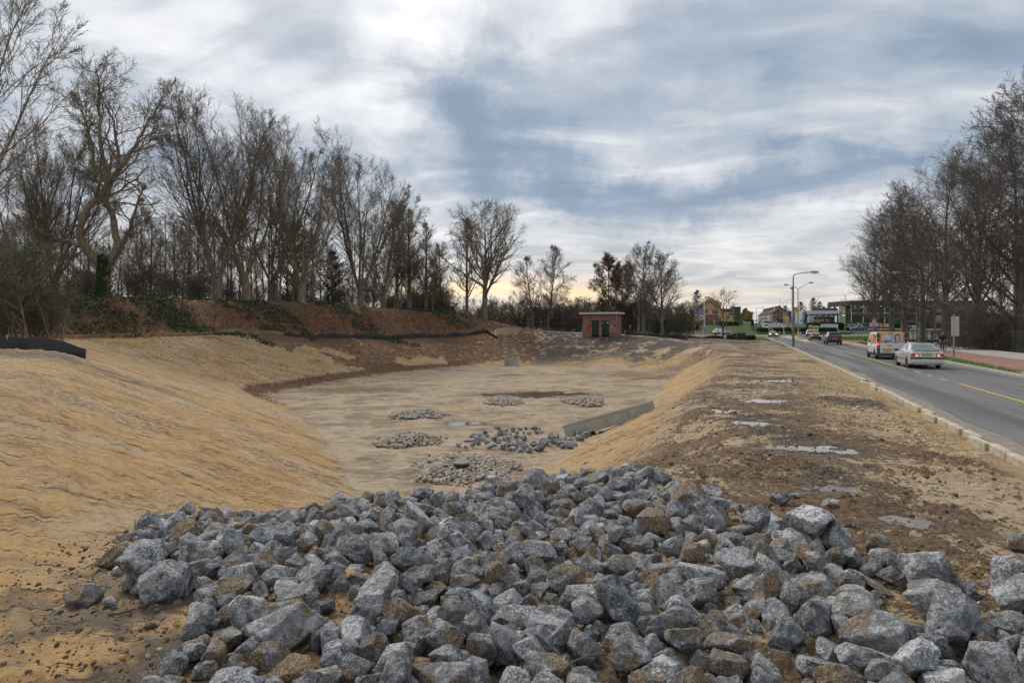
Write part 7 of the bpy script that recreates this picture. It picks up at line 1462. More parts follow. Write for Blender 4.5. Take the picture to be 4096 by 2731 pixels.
# ------------------------------------------------------------------ silt fences of black cloth on stakes
def build_silt():
 CL = plain('black_cloth', (.013, .014, .017), .45, 0, .5, .3, 2.0); ST = plain('raw_stake', (.42, .28, .12), .8)
 CLB = plain('sandy_cloth', (.24, .165, .075), .8, 0, .3, .4, 1.5)
 def silt(lb, pl, h, seed, lean=.2, stakes=2.2, sandy=None):
  P = np.array(pl, float); s = np.r_[0, np.cumsum(np.linalg.norm(np.diff(P[:, :2], axis=0), axis=1))]; L = s[-1]; n = max(12, int(L/.22))
  a = np.linspace(0, L, n); x = np.interp(a, s, P[:, 0]); y = np.interp(a, s, P[:, 1]); z = height(x, y, False)
  H = h*((.20 if seed == 3 else .45)+(1.25 if seed == 3 else .85)*vnoise(a*.45, a*0+seed, seed)+.10*vnoise(a*2.6, a*0, seed)); tx = np.gradient(x); ty = np.gradient(y); q = np.hypot(tx, ty); nx, ny = -ty/q, tx/q
  rows = []
  for k, f in enumerate((0, .3, .6, .9, 1.0)):
   o = -lean*f*f*H*.5+.035*np.sin(a*2.1)*f+.05*(vnoise(a*3.1, a*0+k*.5, seed+3)-.5)
   rows.append(np.stack([x-nx*o, y-ny*o, z-.10+(H+.1)*f-.02*(k == 4)], 1))
  rows.append(rows[-1]+np.stack([nx*.03, ny*.03, -.05+a*0], 1)); V = np.stack(rows, 1).reshape(-1, 3); fs = [(i*6+k, (i+1)*6+k, (i+1)*6+k+1, i*6+k+1) for i in range(n-1) for k in range(5)]
  fm = [1 if (sandy and sandy(x[i]) and k < 4) else 0 for i in range(n-1) for k in range(5)]
  t = thing('silt_fence', lb, 'silt fence', (0, 0, 0), 0, 'black cloth silt fences')
  obj('cloth', mesh_from(V, fs, [CL, CLB], fm, False), t)
  for k in np.arange(.15, L, stakes):
   i = int(k/L*(n-1)); mb = MB(); hh = h*random.Random(seed+int(k*10)).uniform(1.0, 1.5); mb.box((x[i]+nx[i]*.06, y[i]+ny[i]*.06, z[i]+hh/2-.05), (.05, .05, hh+.1), ST); mb.build('stake', t)
 silt('sagging black cloth fence at the left border before the twiggy bush', [(-30, 26.0), (-24, 26.8), (-20.0, 27.8), (-17.6, 28.2)], .56, 3, .3, 3.2)
 silt('long low cloth fence at the foot of the leaf bank', [(-34.5, 50), (-33, 52), (-28, 58), (-23, 66.5), (-17.5, 75)], .42, 5, .25, 3.6, lambda x: x < -22.5)
 silt('black cloth fence rising to the earth mound top', [(-17.5, 75), (-11, 83), (-7, 86.8), (-3.5, 90)], .48, 7, .3, 2.8)
 silt('short strip of cloth slipping down the mound', [(-3.5, 90), (-2.6, 88.6), (-1.9, 87.6)], .40, 9, .4, 5)
 silt('low black cloth left of the brick hut', [(at(2170, 100), 100), (at(2250, 98), 98), (at(2326, 96), 96)], .34, 11, .2, 3)
 silt('black cloth fence right of the brick hut round the double trunk', [(at(2500, 89), 89), (at(2600, 88), 88), (at(2680, 86), 86), (at(2745, 84), 84), (at(2752, 85), 85)], .48, 13, .35, 3)
 silt('black cloth fence in front of the small bare tree', [(at(2750, 112), 112), (at(2800, 112), 112), (at(2860, 111), 111), (at(2895, 110), 110)], .40, 15, .3, 3)
 silt('black net draped before the clipped hedge', [(at(2905, 104), 104), (at(2950, 103), 103), (at(2985, 103), 103)], .85, 17, .3, 1.6)
build_silt()
# ------------------------------------------------------------------ buildings
def brickmat(name, c1, c2, joint, scale=1.0, object_space=True):
 m, t, b = material(name)
 P = t.tc('Object'); x, y, z = t.xyz(P)
 br = t.new('ShaderNodeTexBrick'); t.put(br.inputs['Vector'], t.comb(t.math('ADD', x, y), z, 0)); br.inputs['Scale'].default_value = scale
 br.inputs['Brick Width'].default_value = .22; br.inputs['Row Height'].default_value = .065; br.inputs['Mortar Size'].default_value = .008; br.inputs['Bias'].default_value = -.1
 t.put(br.inputs['Color1'], c1); t.put(br.inputs['Color2'], c2); t.put(br.inputs['Mortar'], joint)
 n = t.noise(P, 1.3, 6, .65); c = t.vmath('SCALE', br.outputs[0], scale=t.mr(n, .3, .7, .72, 1.25, False))
 t.put(b.inputs['Base Color'], c); b.inputs['Roughness'].default_value = .88; b.inputs['Specular IOR Level'].default_value = .25
 t.put(b.inputs['Normal'], t.bump(t.math('SUBTRACT', 1.0, br.outputs[1]), .5, .008)); return m
HUTB = brickmat('hut_brick', (.22, .085, .055), (.33, .15, .10), (.30, .24, .20)); REDB = brickmat('terrace_brick', (.20, .075, .05), (.27, .11, .075), (.22, .16, .13)); WALLB = brickmat('wall_brick', (.13, .085, .075), (.20, .13, .11), (.16, .13, .12))
TILE = plain('roof_tiles', (.10, .065, .055), .8, 0, .3, .25, 4, .4); SLATE = plain('grey_roof', (.27, .30, .33), .4, .1, .5, .12, 1.5); GLS = plain('window_glass', (.05, .06, .065), .08, 0, .8, .3, .8); OCH = plain('ochre_render', (.60, .41, .18), .85, 0, .3, .10, 1.5); GREEN = plain('dark_green_trim', (.02, .075, .05), .45)
WFR = plain('window_frame', (.62, .61, .57), .5); DW = plain('dark_cladding', (.042, .040, .043), .55, 0, .4, .12, .8); GLB = plain('curtain_glass', (.035, .04, .042), .35, 0, .25, .6, .35)
def win(par, x, z, w, h, y, frame=WFR, glass=GLS, ax='y', mull=1):
 mb = MB(); f = .07
 sg = -1
 if ax == 'y':
  mb.box((x, y+sg*.02, z+h/2), (w+2*f, .06, h+2*f), frame); o = mb.build('window', par)
  for i in range(mull):
   ww = (w-(mull-1)*f)/mull; m2 = MB(); m2.box((x-w/2+ww/2+i*(ww+f), y+sg*.055, z+h/2), (ww, .02, h), glass); m2.build('pane', o)
 else:
  mb.box((y+sg*.02, x, z+h/2), (.06, w+2*f, h+2*f), frame); o = mb.build('window', par)
  m2 = MB(); m2.box((y+sg*.055, x, z+h/2), (.02, w, h), glass); m2.build('pane', o)
 return o
def brick_hut():
 Y = 86.0; u0 = 2467; X = at(u0, Y); z = 1.16
 t = thing('brick_hut', 'small flat roofed brick substation with two dark green doors and graffiti', 'building', (X, Y, z), -math.radians(22))
 w, d, h = 4.45, 2.6, 2.72      # local: x from -w..0 is the front, y>0 back
 mb = MB()
 # walls with door openings (butted pieces)
 x0, x1, x2, x3 = -w+1.20, -w+2.16, -w+2.48, -w+3.48; dh = 1.93
 for a, b, z0, z1 in [(-w, x0, -.6, h), (x0, x1, dh, h), (x1, x2, -.6, h), (x2, x3, dh, h), (x3, 0, -.6, h)]: mb.box(((a+b)/2, .11, (z0+z1)/2), (b-a, .22, z1-z0), HUTB)
 mb.box((-w+.11, .22+(d-.44)/2, (h-.6)/2), (.22, d-.44, h+.6), HUTB); mb.box((-.11, .22+(d-.44)/2, (h-.6)/2), (.22, d-.44, h+.6), HUTB); mb.box((-w/2, d-.11, (h-.6)/2), (w, .22, h+.6), HUTB); mb.build('wall', t)
 for a, b in ((x0, x1), (x2, x3)):
  mb = MB(); mb.box(((a+b)/2, .06, dh/2), (b-a-.02, .07, dh-.02), plain('door_green', (.008, .030, .020), .5, 0, .4, .25, 2), 0, .006); dr = mb.build('door', t)
  mb = MB(); mb.tube([(b-.09, .0, .90), (b-.09, -.05, .90)], .028, SIGNW, 8); mb.build('handle', dr)
  mb = MB(); mb.box(((a+b)/2, .04, dh-.01), (b-a+.06, .12, .05), INK); mb.build('door_lintel', t)
  if a == x2:
   mb = MB(); mb.prism([(a+.14, dh-.34), (a+.28, dh-.34), (a+.21, dh-.21)], 'y', .02, .014, LIMEY); mb.build('warning_triangle', dr)
   mb = MB(); mb.box((b-.19, .018, dh-.27), (.15, .012, .20), SIGNW); mb.box((b-.19, .010, dh-.25), (.08, .006, .06), SIGNR); mb.build('notice', dr); mb = MB(); mb.box((a+.5, .018, dh-.10), (.17, .012, .06), plain('brass', (.35, .2, .05), .4)); mb.build('name_plate', dr)
 mb = MB(); mb.box((-w/2, d/2, h+.05), (w+.62, d+.55, .07), DARKPL); mb.build('roof_slab', t)
 mb = MB(); FA = plain('fascia', (.58, .56, .54), .5)
 W2, D2 = w/2+.36, d/2+.34
 for (cx, cy, sx_, sy_) in [(-w/2, d/2-D2, 2*W2, .05), (-w/2, d/2+D2, 2*W2, .05)]: mb.box((cx, cy, h+.13), (sx_, sy_, .22), FA)
 for s in (-1, 1): mb.box((-w/2+s*(W2-.025), d/2, h+.13), (.05, 2*D2-.06, .215), FA)
 mb.build('fascia', t); mb = MB(); mb.box((-w/2, d/2, h+.2), (2*W2-.1, 2*D2-.1, .06), plain('roof_felt', (.12, .12, .12), .9)); mb.build('roof', t)
 mb = MB(); mb.tube([(-.06, -.06, h+.02), (-.06, -.06, -.4)], .045, plain('drain', (.30, .27, .27), .5), 8); mb.build('drainpipe', t)
 # graffiti
 def px(zx, zy): return (-w+(zx-152)/ (1055-152)*w, (722-zy)/6.72/ (2730.67/ Y))
 RG = plain('graffiti_red', (.30, .022, .018), .7, var=.2); WG = plain('graffiti_white', (.62, .60, .62), .7); YG = plain('graffiti_cream', (.66, .52, .30), .7)
 def blob2(lst, mat, nm='graffiti_patch', y=-.003): mb = MB(); mb.prism([px(*p) for p in lst], 'y', .0, y, mat); mb.build(nm, t)
 def stroke(lst, mat, r=.022, nm='graffiti_line'): mb = MB(); mb.tube([(px(*p)[0], -.008, px(*p)[1]) for p in lst], r, mat, 5); q = mb.build(nm, t)
 blob2([(250, 520), (320, 470), (355, 435), (380, 430), (390, 455), (392, 560), (340, 562), (290, 545)], RG)
 blob2([(600, 400), (655, 400), (660, 560), (605, 560)], RG, y=-.002); blob2([(925, 425), (1000, 425), (1050, 440), (1052, 640), (990, 620), (875, 625), (875, 590), (930, 600), (980, 620), (1015, 590), (1022, 530), (1000, 480), (940, 455)], RG)
 blob2([(905, 515), (945, 500), (965, 520), (950, 540), (925, 530)], RG, y=-.004)
 stroke([(392, 495), (380, 510), (378, 550), (392, 585)], YG, .03); stroke([(655, 405), (635, 395), (615, 405), (610, 455), (625, 470)], WG); stroke([(610, 520), (640, 480), (655, 510), (655, 540), (605, 540)], WG); stroke([(615, 545), (620, 600), (640, 610), (660, 595)], WG); stroke([(875, 415), (922, 410), (922, 455)], WG)
 stroke([(880, 520), (920, 505), (960, 505), (968, 525), (945, 545), (905, 525), (880, 520)], WG, .025); stroke([(905, 458), (960, 465), (1005, 500), (1022, 550), (1012, 600), (980, 625), (930, 608), (878, 590), (877, 560)], YG, .028)
brick_hut()
def gabled(name, label, loc, rz, w, d, hw, hr, wall, roof, wins=(), chimney=None, cat='house', group=None, off=.5, trim=None, eave=.35):
 """front gable spans x 0..w at y=0; ridge runs along y"""
 t = thing(name, label, cat, loc, rz, group); xr = w*off
 mb = MB(); mb.prism([(0, -2), (w, -2), (w, hw), (xr, hr), (0, hw)], 'y', 0, d, wall); mb.build('wall', t)
 mb = MB()
 for (x0, z0, x1, z1) in ((0, hw, xr, hr), (w, hw, xr, hr)):
  dx, dz = x1-x0, z1-z0; L = math.hypot(dx, dz); nx, nz = -dz/L, dx/L
  if nz < 0: nx, nz = -nx, -nz
  ex, ez = x0-dx/L*eave, z0-dz/L*eave
  mb.prism([(ex+nx*.01, ez+nz*.01), (x1+nx*.01, z1+nz*.01), (x1+nx*.16, z1+nz*.16), (ex+nx*.16, ez+nz*.16)], 'y', -.25, d+.2, roof)
 rf = mb.build('roof', t)
 if trim:
  for (x0, z0, x1, z1) in ((0, hw, xr, hr), (w, hw, xr, hr)):
   dx, dz = x1-x0, z1-z0; L = math.hypot(dx, dz); mb = MB(); mb.prism([(x0-dx/L*eave, z0-dz/L*eave-.32), (x1, z1-.32), (x1, z1-.02), (x0-dx/L*eave, z0-dz/L*eave-.02)], 'y', -.30, -.26, trim); mb.build('barge_board', t)
 if chimney:
  for (cx, cy, cw, ch) in chimney: mb = MB(); mb.box((cx, cy, hr+ch/2-.5), (cw, .8, ch+1.0), wall if wall is not OCH else OCH); c = mb.build('chimney', rf); mb = MB(); mb.box((cx, cy, hr+ch+.05), (cw+.15, .95, .12), TILE); mb.build('chimney_cap', rf)
 for wd in wins:
  win(t, *wd[:4], y=(wd[5] if len(wd) > 5 else -.0), ax=wd[4] if len(wd) > 4 else 'y')
 return t
def build_houses():
 Y = 232.0; z = 3.95
 t = thing('yellow_house', 'ochre yellow house with steep dark trimmed gable and grey slate roofs', 'house', (at(2790, Y), Y, z))
 k = Y/2730.67; Q = lambda u, v: ((u-2790)*k, (1285-v)*k)
 mb = MB(); mb.prism([(0, -1.5), (Q(2931, 0)[0], -1.5), Q(2931, 1259), Q(2900, 1243), Q(2838, 1205), Q(2797, 1239), Q(2790, 1243)], 'y', 0, 9, OCH); mb.build('wall', t)
 mb = MB(); mb.prism([(.2, 3.5), (8.6, 3.5), (8.2, 6.5), (4.9, 8.1), (3.9, 8.1)], 'y', 1.0, 8.5, OCH); mb.build('rear_gable', t)
 def slope(pts, mat, y0, y1, nm, th=.22): mb = MB(); a, b = pts; mb.prism([a, b, (b[0], b[1]+th), (a[0], a[1]+th)], 'y', y0, y1, mat); return mb.build(nm, t)
 r1 = slope([Q(2788, 1244), Q(2838, 1204)], GREEN, -.35, 1.0, 'barge_board'); slope([Q(2838, 1204), Q(2897, 1248)], GREEN, -.35, 1.0, 'barge_board'); slope([Q(2912, 1246), Q(2932, 1260)], GREEN, -.35, .6, 'barge_board'); slope([Q(2797, 1226), Q(2835, 1199)], GREEN, .9, 9.0, 'roof_slope'); rr = slope([Q(2846, 1198), Q(2888, 1228)], GREEN, .9, 9.0, 'roof_slope')
 mb = MB(); mb.add([(-.3, 1.0, 4.6), (1.8, 1.0, 4.7), (2.0, 5.0, 5.6), (-.1, 5.0, 5.5), (-.3, 1.0, 4.3), (2.2, 1.0, 4.4)], [(0, 1, 2, 3), (4, 5, 1, 0)], SLATE); mb.build('slate_roof', t)
 mb = MB(); mb.box((6.9, 5, 6.6), (4.2, 5, .2), SLATE); mb.box((7.1, 2.6, 6.1), (4.0, .3, 1.0), OCH); mb.box((10.9, 5, 4.3), (3.2, 6, .2), SLATE); mb.prism([(9.4, 3.2), (12.4, 3.2), (12.4, 4.25), (9.4, 4.25)], 'y', 2.2, 8, GREEN); mb.build('flat_roof', t)
 for u, w_, v in [(2841, 2.0, 1187), (2852, 1.5, 1191)]:
  mb = MB(); mb.box((Q(u, 0)[0], 3.5, (1285-v)*k-1.0), (w_*.75, .9, 2.2), OCH); c = mb.build('chimney', rr); mb = MB(); mb.box((Q(u, 0)[0], 3.5, (1285-v)*k+.12), (w_*.8, 1.0, .16), TILE); mb.build('chimney_cap', rr)
 win(t, 3.0, 2.9, 1.3, 1.0, 0, GREEN); win(t, 6.0, 2.6, 1.9, 1.35, 0, WFR, mull=2); win(t, 7.4, .15, .4, .4, 0, GREEN)
 mb = MB(); mb.prism([(2.8, -1), (6.6, -1), (6.6, 2.2), (3.5, 2.4), (2.8, 2.0)], 'y', -1.6, -.05, HUTB); mb.build('brick_annex', t); mb = MB(); mb.tube([(11.6, -.1, -1), (11.6, -.1, 2.5)], .06, SIGNBACK, 6); mb.build('drainpipe', t)
 # low brick garden wall with piers
 Y = 226; t = thing('garden_wall', 'low brown brick garden wall below the yellow house', 'wall', (at(2700, Y), Y, ZV(1302, Y)-.3)); L = at(2974, Y)-at(2700, Y); mb = MB(); mb.box((L/2, 0, .85), (L, .25, 1.75), WALLB); mb.build('wall_face', t)
 for i in range(8): mb = MB(); mb.box((L*i/7, -.05, .95), (.35, .4, 1.95), SIGNBACK); mb.build('pier', t)
 mb = MB(); mb.box((L-4.2, -.15, 1.3), (.5, .03, .25), SIGNW); mb.build('house_number', t)
 # carport left of it
 t = thing('carport', 'dark flat carport between scrub and garden wall', 'carport', (at(2735, 222), 222, 3.1)); mb = MB(); mb.box((0, 0, 2.5), (5.5, 3, .2), DARKPL); mb.build('roof', t)
 for x in (-2.5, 0, 2.5): mb = MB(); mb.box((x, -1.3, 1.0), (.12, .12, 2.8), GALV); mb.build('post', t)
 # terrace going up the street
 rg = random.Random(2); d = Vector((.27, .963)).normalized()
 base = Vector((at(3093, 372), 372))
 REDS = [REDB, WALLB, REDB]; WHITEW = plain('white_render', (.62, .60, .55), .8)
 for i in range(13):
  p = base+d*8.2*i; z = 4.15+(p.y-372)*.004
  t = gabled('terraced_house', ['brick gable house nearest the roundabout, end of the terrace', 'second house of the brick terrace, red front', 'third house of the brick terrace', 'white fronted house in the middle of the terrace', 'fifth house of the brick terrace, behind the white front', 'sixth house of the brick terrace'][i] if i < 6 else 'small far house near the top of the terraced street', (p.x, p.y, z), -math.atan2(d.x, d.y), 7.6, 8.0, 5.1+(.5 if i == 0 else 0), 8.6-(.3 if i % 2 else 0), WHITEW if i == 3 else REDS[i % 3], TILE, [], [(3.6, 4.0, 1.4, .8)], 'house', 'brick terrace on the right of the side street')
  for k_ in range(3):
   for zz in (.9, 3.2): win(t, 1.4+k_*2.5, zz, 1.1, 1.3, -.02, ax='x')
  if i in (0, 2):
   mb = MB(); mb.add([(1.0, 2.0, 6.5), (1.0, 4.2, 6.5), (2.0, 4.2, 7.5), (2.0, 2.0, 7.5), (1.0, 2.0, 7.3), (1.0, 4.2, 7.3)], [(0, 1, 5, 4), (4, 5, 2, 3), (0, 4, 3), (1, 2, 5)], WFR); mb.build('dormer', t)
 for i in range(7):
  p = Vector((at(3008, 400), 400))+Vector((.30, .954))*9*i; z = 4.2+(p.y-400)*.004
  gabled('corner_house', 'brick house on the left of the side street, seen over the yellow green trees' if i == 0 else 'small far house on the left side of the street', (p.x-7, p.y, z), -math.atan2(.3, .954), 7, 8.5, 4.8, 8.0, REDS[i % 3], TILE, [], [(3.4, 4, 1.2, .8)], 'house', 'houses on the left of the side street')
 t = thing('brick_block', 'plain dark brick block behind the camera mast', 'building', (at(3150, 330), 330, 3.9)); mb = MB(); mb.box((5.5, 3, 2.7), (11, 6, 5.8), WALLB); mb.build('wall', t); mb = MB(); mb.box((5.5, 3, 5.7), (11.3, 6.3, .2), DARKPL); mb.build('roof', t)
 # flat brown block right of the yellow house
 t = thing('flat_block', 'olive walled flat building right of the yellow house', 'building', (at(2937, 262), 262, 4.0)); mb = MB(); mb.box((1.3, 2, 1.9), (2.4, 4, 7.4), plain('olive_wall', (.085, .085, .05), .9, 0, .3, .3, 1.2)); mb.build('wall', t); mb = MB(); mb.box((1.3, 2, 5.7), (2.7, 4.3, .25), DARKPL); mb.build('roof', t)
 # garage
 Y = 300.0; k = Y/2730.67; X0 = at(3224, Y); w = at(3362, Y)-X0; z = 3.4
 t = thing('garage', 'long low garage with pale grey metal roof and dark glazed front', 'building', (X0, Y, z))
 h1 = ZV(1256, Y)-z; h2 = ZV(1242, Y)-z
 mb = MB(); mb.box((w/2, 4, h1/2-.5), (w, 8, h1+1), plain('garage_navy', (.035, .042, .06), .5)); mb.build('wall', t)
 mb = MB(); mb.add([(-.1, -.3, h1), (w+.1, -.3, h1), (w+.1, 1.2, h2), (-.1, 1.2, h2), (-.1, 8, h2), (w+.1, 8, h2), (-.1, 8, h1), (w+.1, 8, h1)], [(0, 1, 2, 3), (3, 2, 5, 4), (0, 3, 4, 6), (1, 7, 5, 2), (0, 6, 7, 1)], plain('metal_roof', (.33, .36, .40), .4, .3, .5, .06, 1)); mb.build('roof', t)
 mb = MB(); mb.prism([(-1.6, -1), (-.02, -1), (-.02, h1+1.0), (-1.6, h1+.8)], 'y', .2, 7.8, plain('pale_metal', (.40, .42, .44), .5)); mb.build('end_gable', t); mb = MB(); mb.box((-.25, .1, h2/2-.2), (.5, .3, h2), DW); mb.build('corner_post', t)
 LIT = plain('ceiling_light', (1, .8, .3), .5, emit=(1, .72, .25), es=1.6)
 for i in range(6):
  x = 1.0+i*(w-2)/5.4; mb = MB(); mb.box((x+.6, -.03, h1-.95), (1.9, .05, .8), WFR); o = mb.build('window', t); mb = MB(); mb.box((x+.6, -.065, h1-.95), (1.75, .02, .68), GLS); mb.build('pane', o); mb = MB()
  for j in range(3): mb.box((x+.15+j*.35, -.08, h1-.75), (.18, .01, .07), LIT)
  mb.build('lit_lamp', o)
 for i in range(4):
  x = 3.0+i*3.3; mb = MB(); mb.box((x, -.04, 1.4), (2.6, .06, 2.7), DARKPL); o = mb.build('garage_door', t)
  for j in range(3):
   m2 = MB(); m2.box((x, -.08, .5+j*.8), (2.3, .02, .55), GLB); m2.build('pane', o)
 t.scale = (1, 1, 1)
 Y = 338; t = gabled('long_roof_house', 'house with long brown tiled roof behind the garage', (at(3360, Y), Y, 4.2), math.radians(90), 7, (at(3360, Y)-at(3264, Y)), 3.6, ZV(1232, Y)-4.2, REDB, TILE, [], [(3.5, 1.0, .9, .8), (3.5, 6.5, .9, .8), (3.5, 11.4, .9, .8)], 'house')
 # showroom
 Y = 250.0; X0 = at(3402, Y); X1 = at(3985, Y); w = X1-X0; z = ZV(1291, Y); top = ZV(1202, Y)-z
 t = thing('showroom', 'long dark two storey showroom with glass fronts behind the limes', 'building', (X0, Y, z))
 fz = ZV(1254, Y)-z; gz0, gz1 = ZV(1251, Y)-z, ZV(1221, Y)-z
 mb = MB(); mb.box((w/2, 9, (gz1+top)/2), (w, 18, top-gz1), DW); mb.build('parapet', t)
 mb = MB(); mb.box((w/2+.5, 10, fz+.1), (w-1, 17, .25), DW); mb.build('floor_slab', t)
 mb = MB(); mb.box((12, -.35, fz+.15), (24, .5, .62), plain('fascia_grey', (.22, .23, .23), .5)); mb.build('fascia_band', t)
 text('lettering', 'OCCASIONS  BEDRIJFSAUTO  SHOWROOM', .5, SIGNW, t, (12, -.61, fz+.15), (PI/2, 0, 0), ext=.004)
 mb = MB(); mb.box((w/2, 6, gz1/2), (w-2, .3, gz1), plain('interior_wall', (.22, .17, .11), .8, 0, .3, .5, .3)); mb.build('inner_wall', t)
 RL = plain('interior_lamp', (1, .85, .6), .5, emit=(1, .8, .5), es=1.2)
 for lvl, (a, b) in enumerate([(0, fz-.2), (gz0+.2, gz1)]):
  for i in range(11):
   x = .6+i*2.15; mb = MB(); mb.box((x+1.05, .0, (a+b)/2), (2.05, .05, b-a), GLB); mb.build('pane', t)
   mb = MB(); mb.box((x-.02, -.04, (a+b)/2), (.10, .14, b-a), DW); mb.build('mullion', t)
 mb = MB()
 for i in range(9): mb.box((1.5+i*2.4, -.08, gz1-.35-(.3*(i % 2))), (.35, .02, .12), RL)
 mb.build('interior_lamps', t)
 mb = MB(); mb.box((1.6, -.05, gz1-1.0), (.7, .03, 1.3), plain('poster_green', (.25, .42, .16), .5)); mb.build('poster', t)
 mb = MB(); mb.box((24.3+(w-24.3)/2, .15, gz0/2), (w-24.3, .3, gz0+.2), DW); mb.build('dark_wall', t)
 for i in range(8): mb = MB(); mb.box((25.4+i*3.3, .0, gz0+.2+(gz1-gz0)/2), (3.15, .05, gz1-gz0-.3), plain('teal_glass', (.12, .20, .20), .1, 0, .8, .6, .5)); mb.build('pane', t)
 mb = MB(); mb.box((33, -.05, 1.3), (3.6, .05, 2.6), plain('cream_door', (.45, .40, .24), .6)); mb.build('loading_door', t)
 # receding left flank, indoor light put into the colour of its panes
 X2 = at(3368, 285)-X0; d = 35
 mb = MB(); mb.add([(0, 0, gz1), (0, 0, top), (X2, d, top-.6), (X2, d, gz1), (.3, .2, gz1), (.3, .2, top), (X2+.3, d, top-.6), (X2+.3, d, gz1)], [(0, 1, 2, 3), (7, 6, 5, 4), (1, 5, 6, 2), (0, 3, 7, 4)], plain('flank_grey', (.09, .09, .095), .6)); mb.build('flank_parapet', t)
 for i in range(9):
  a, b = i/9+.01, (i+1)/9-.01; P = lambda f, zz: (X2*f, d*f+.1, zz)
  mb = MB(); mb.add([P(a, gz0), P(a, gz1-.05), P(b, gz1-.05), P(b, gz0), (P(a, 0)[0]+.1, P(a, 0)[1], gz0), (P(a, 0)[0]+.1, P(a, 0)[1], gz1-.05), (P(b, 0)[0]+.1, P(b, 0)[1], gz1-.05), (P(b, 0)[0]+.1, P(b, 0)[1], gz0)], [(0, 1, 2, 3), (7, 6, 5, 4)], plain('indoor_glow_glass', (.30, .22, .15), .15, 0, .8, .4, .5)); mb.build('flank_pane', t)
 for x, y in ((-1, 8), (-2.2, 16), (-.2, .6)): mb = MB(); mb.box((x, y, fz/2-.2), (.35, .35, fz), DW); mb.build('column', t)
 # hedges
 def hedge(name, label, u0, u1, v0, Y, z0, depth, mat, seed=1, dens=180, ls=.12, cat='hedge'):
  X0, X1 = at(u0, Y), at(u1, Y); h = ZV(v0, Y)-z0; w = X1-X0; rs = np.random.RandomState(seed)
  t = thing(name, label, cat, ((X0+X1)/2, Y, z0)); mb = MB(); mb.box((0, 0, h/2-.1), (w-.2, depth-.2, h), mat, 0, .1); mb.build('leafy_core', t)
  n = int(w*(h+depth)*dens*.25); f = rs.rand(n) < h/(h+depth); x = rs.uniform(-w/2, w/2, n)
  P = np.stack([x, np.where(f, -depth/2, rs.uniform(-depth/2, depth/2, n)), np.where(f, rs.uniform(0, h, n), h)], 1)+rs.normal(size=(n, 3))*.06
  V, F = leaf_quads(rs, P, ls); obj('leaves', fast_mesh(V, F, [LEAF_HEDGE], name='leaves'), t); return t
 hc = plain('hedge_core', (.020, .030, .014), .9, 0, .2, .4, 3)
 hedge('clipped_hedge', 'long clipped hedge on the roundabout island', 3029, 3346, 1310, 214, .55, 2.2, hc, 1, 60, .14)
 hedge('clipped_hedge', 'dark hedge below the garage and showroom boards', 3226, 3378, 1291, 240, 1.0, 2.0, hc, 2, 50, .16)
 hedge('clipped_hedge', 'long hedge bank behind the lime row, before the showroom', 3378, 3900, 1291, 236, .9, 2.0, hc, 3, 30, .2)
 hedge('clipped_hedge', 'low square hedge behind the black net near the road end', 2915, 3020, 1339, 106, -.15, 1.6, hc, 4, 220, .06)
 hedge('clipped_hedge', 'bright green hedge at the corner of the terraced street', 2976, 3012, 1278, 262, 2.4, 3, hc, 5, 60, .16)
 hedge('clipped_hedge', 'small green hedge before the brick gable house', 3104, 3130, 1277, 330, 3.6, 2, hc, 6, 60, .16)
 hedge('wall_creeper', 'dark creeper growing over the garden wall below the yellow house', 2875, 2955, 1287, 223, 2.4, 1.2, hc, 7, 90, .16, 'creeper')
 hedge('ivy_bank', 'dense ground ivy on the slope left of the bright grass', 2690, 2790, 1296, 212, 1.6, 5, hc, 8, 60, .2, 'ivy')
LEAF_HEDGE = leafmat('hedge_leaves', [(.022, .040, .014), (.045, .075, .022), (.09, .12, .035)])
build_houses()
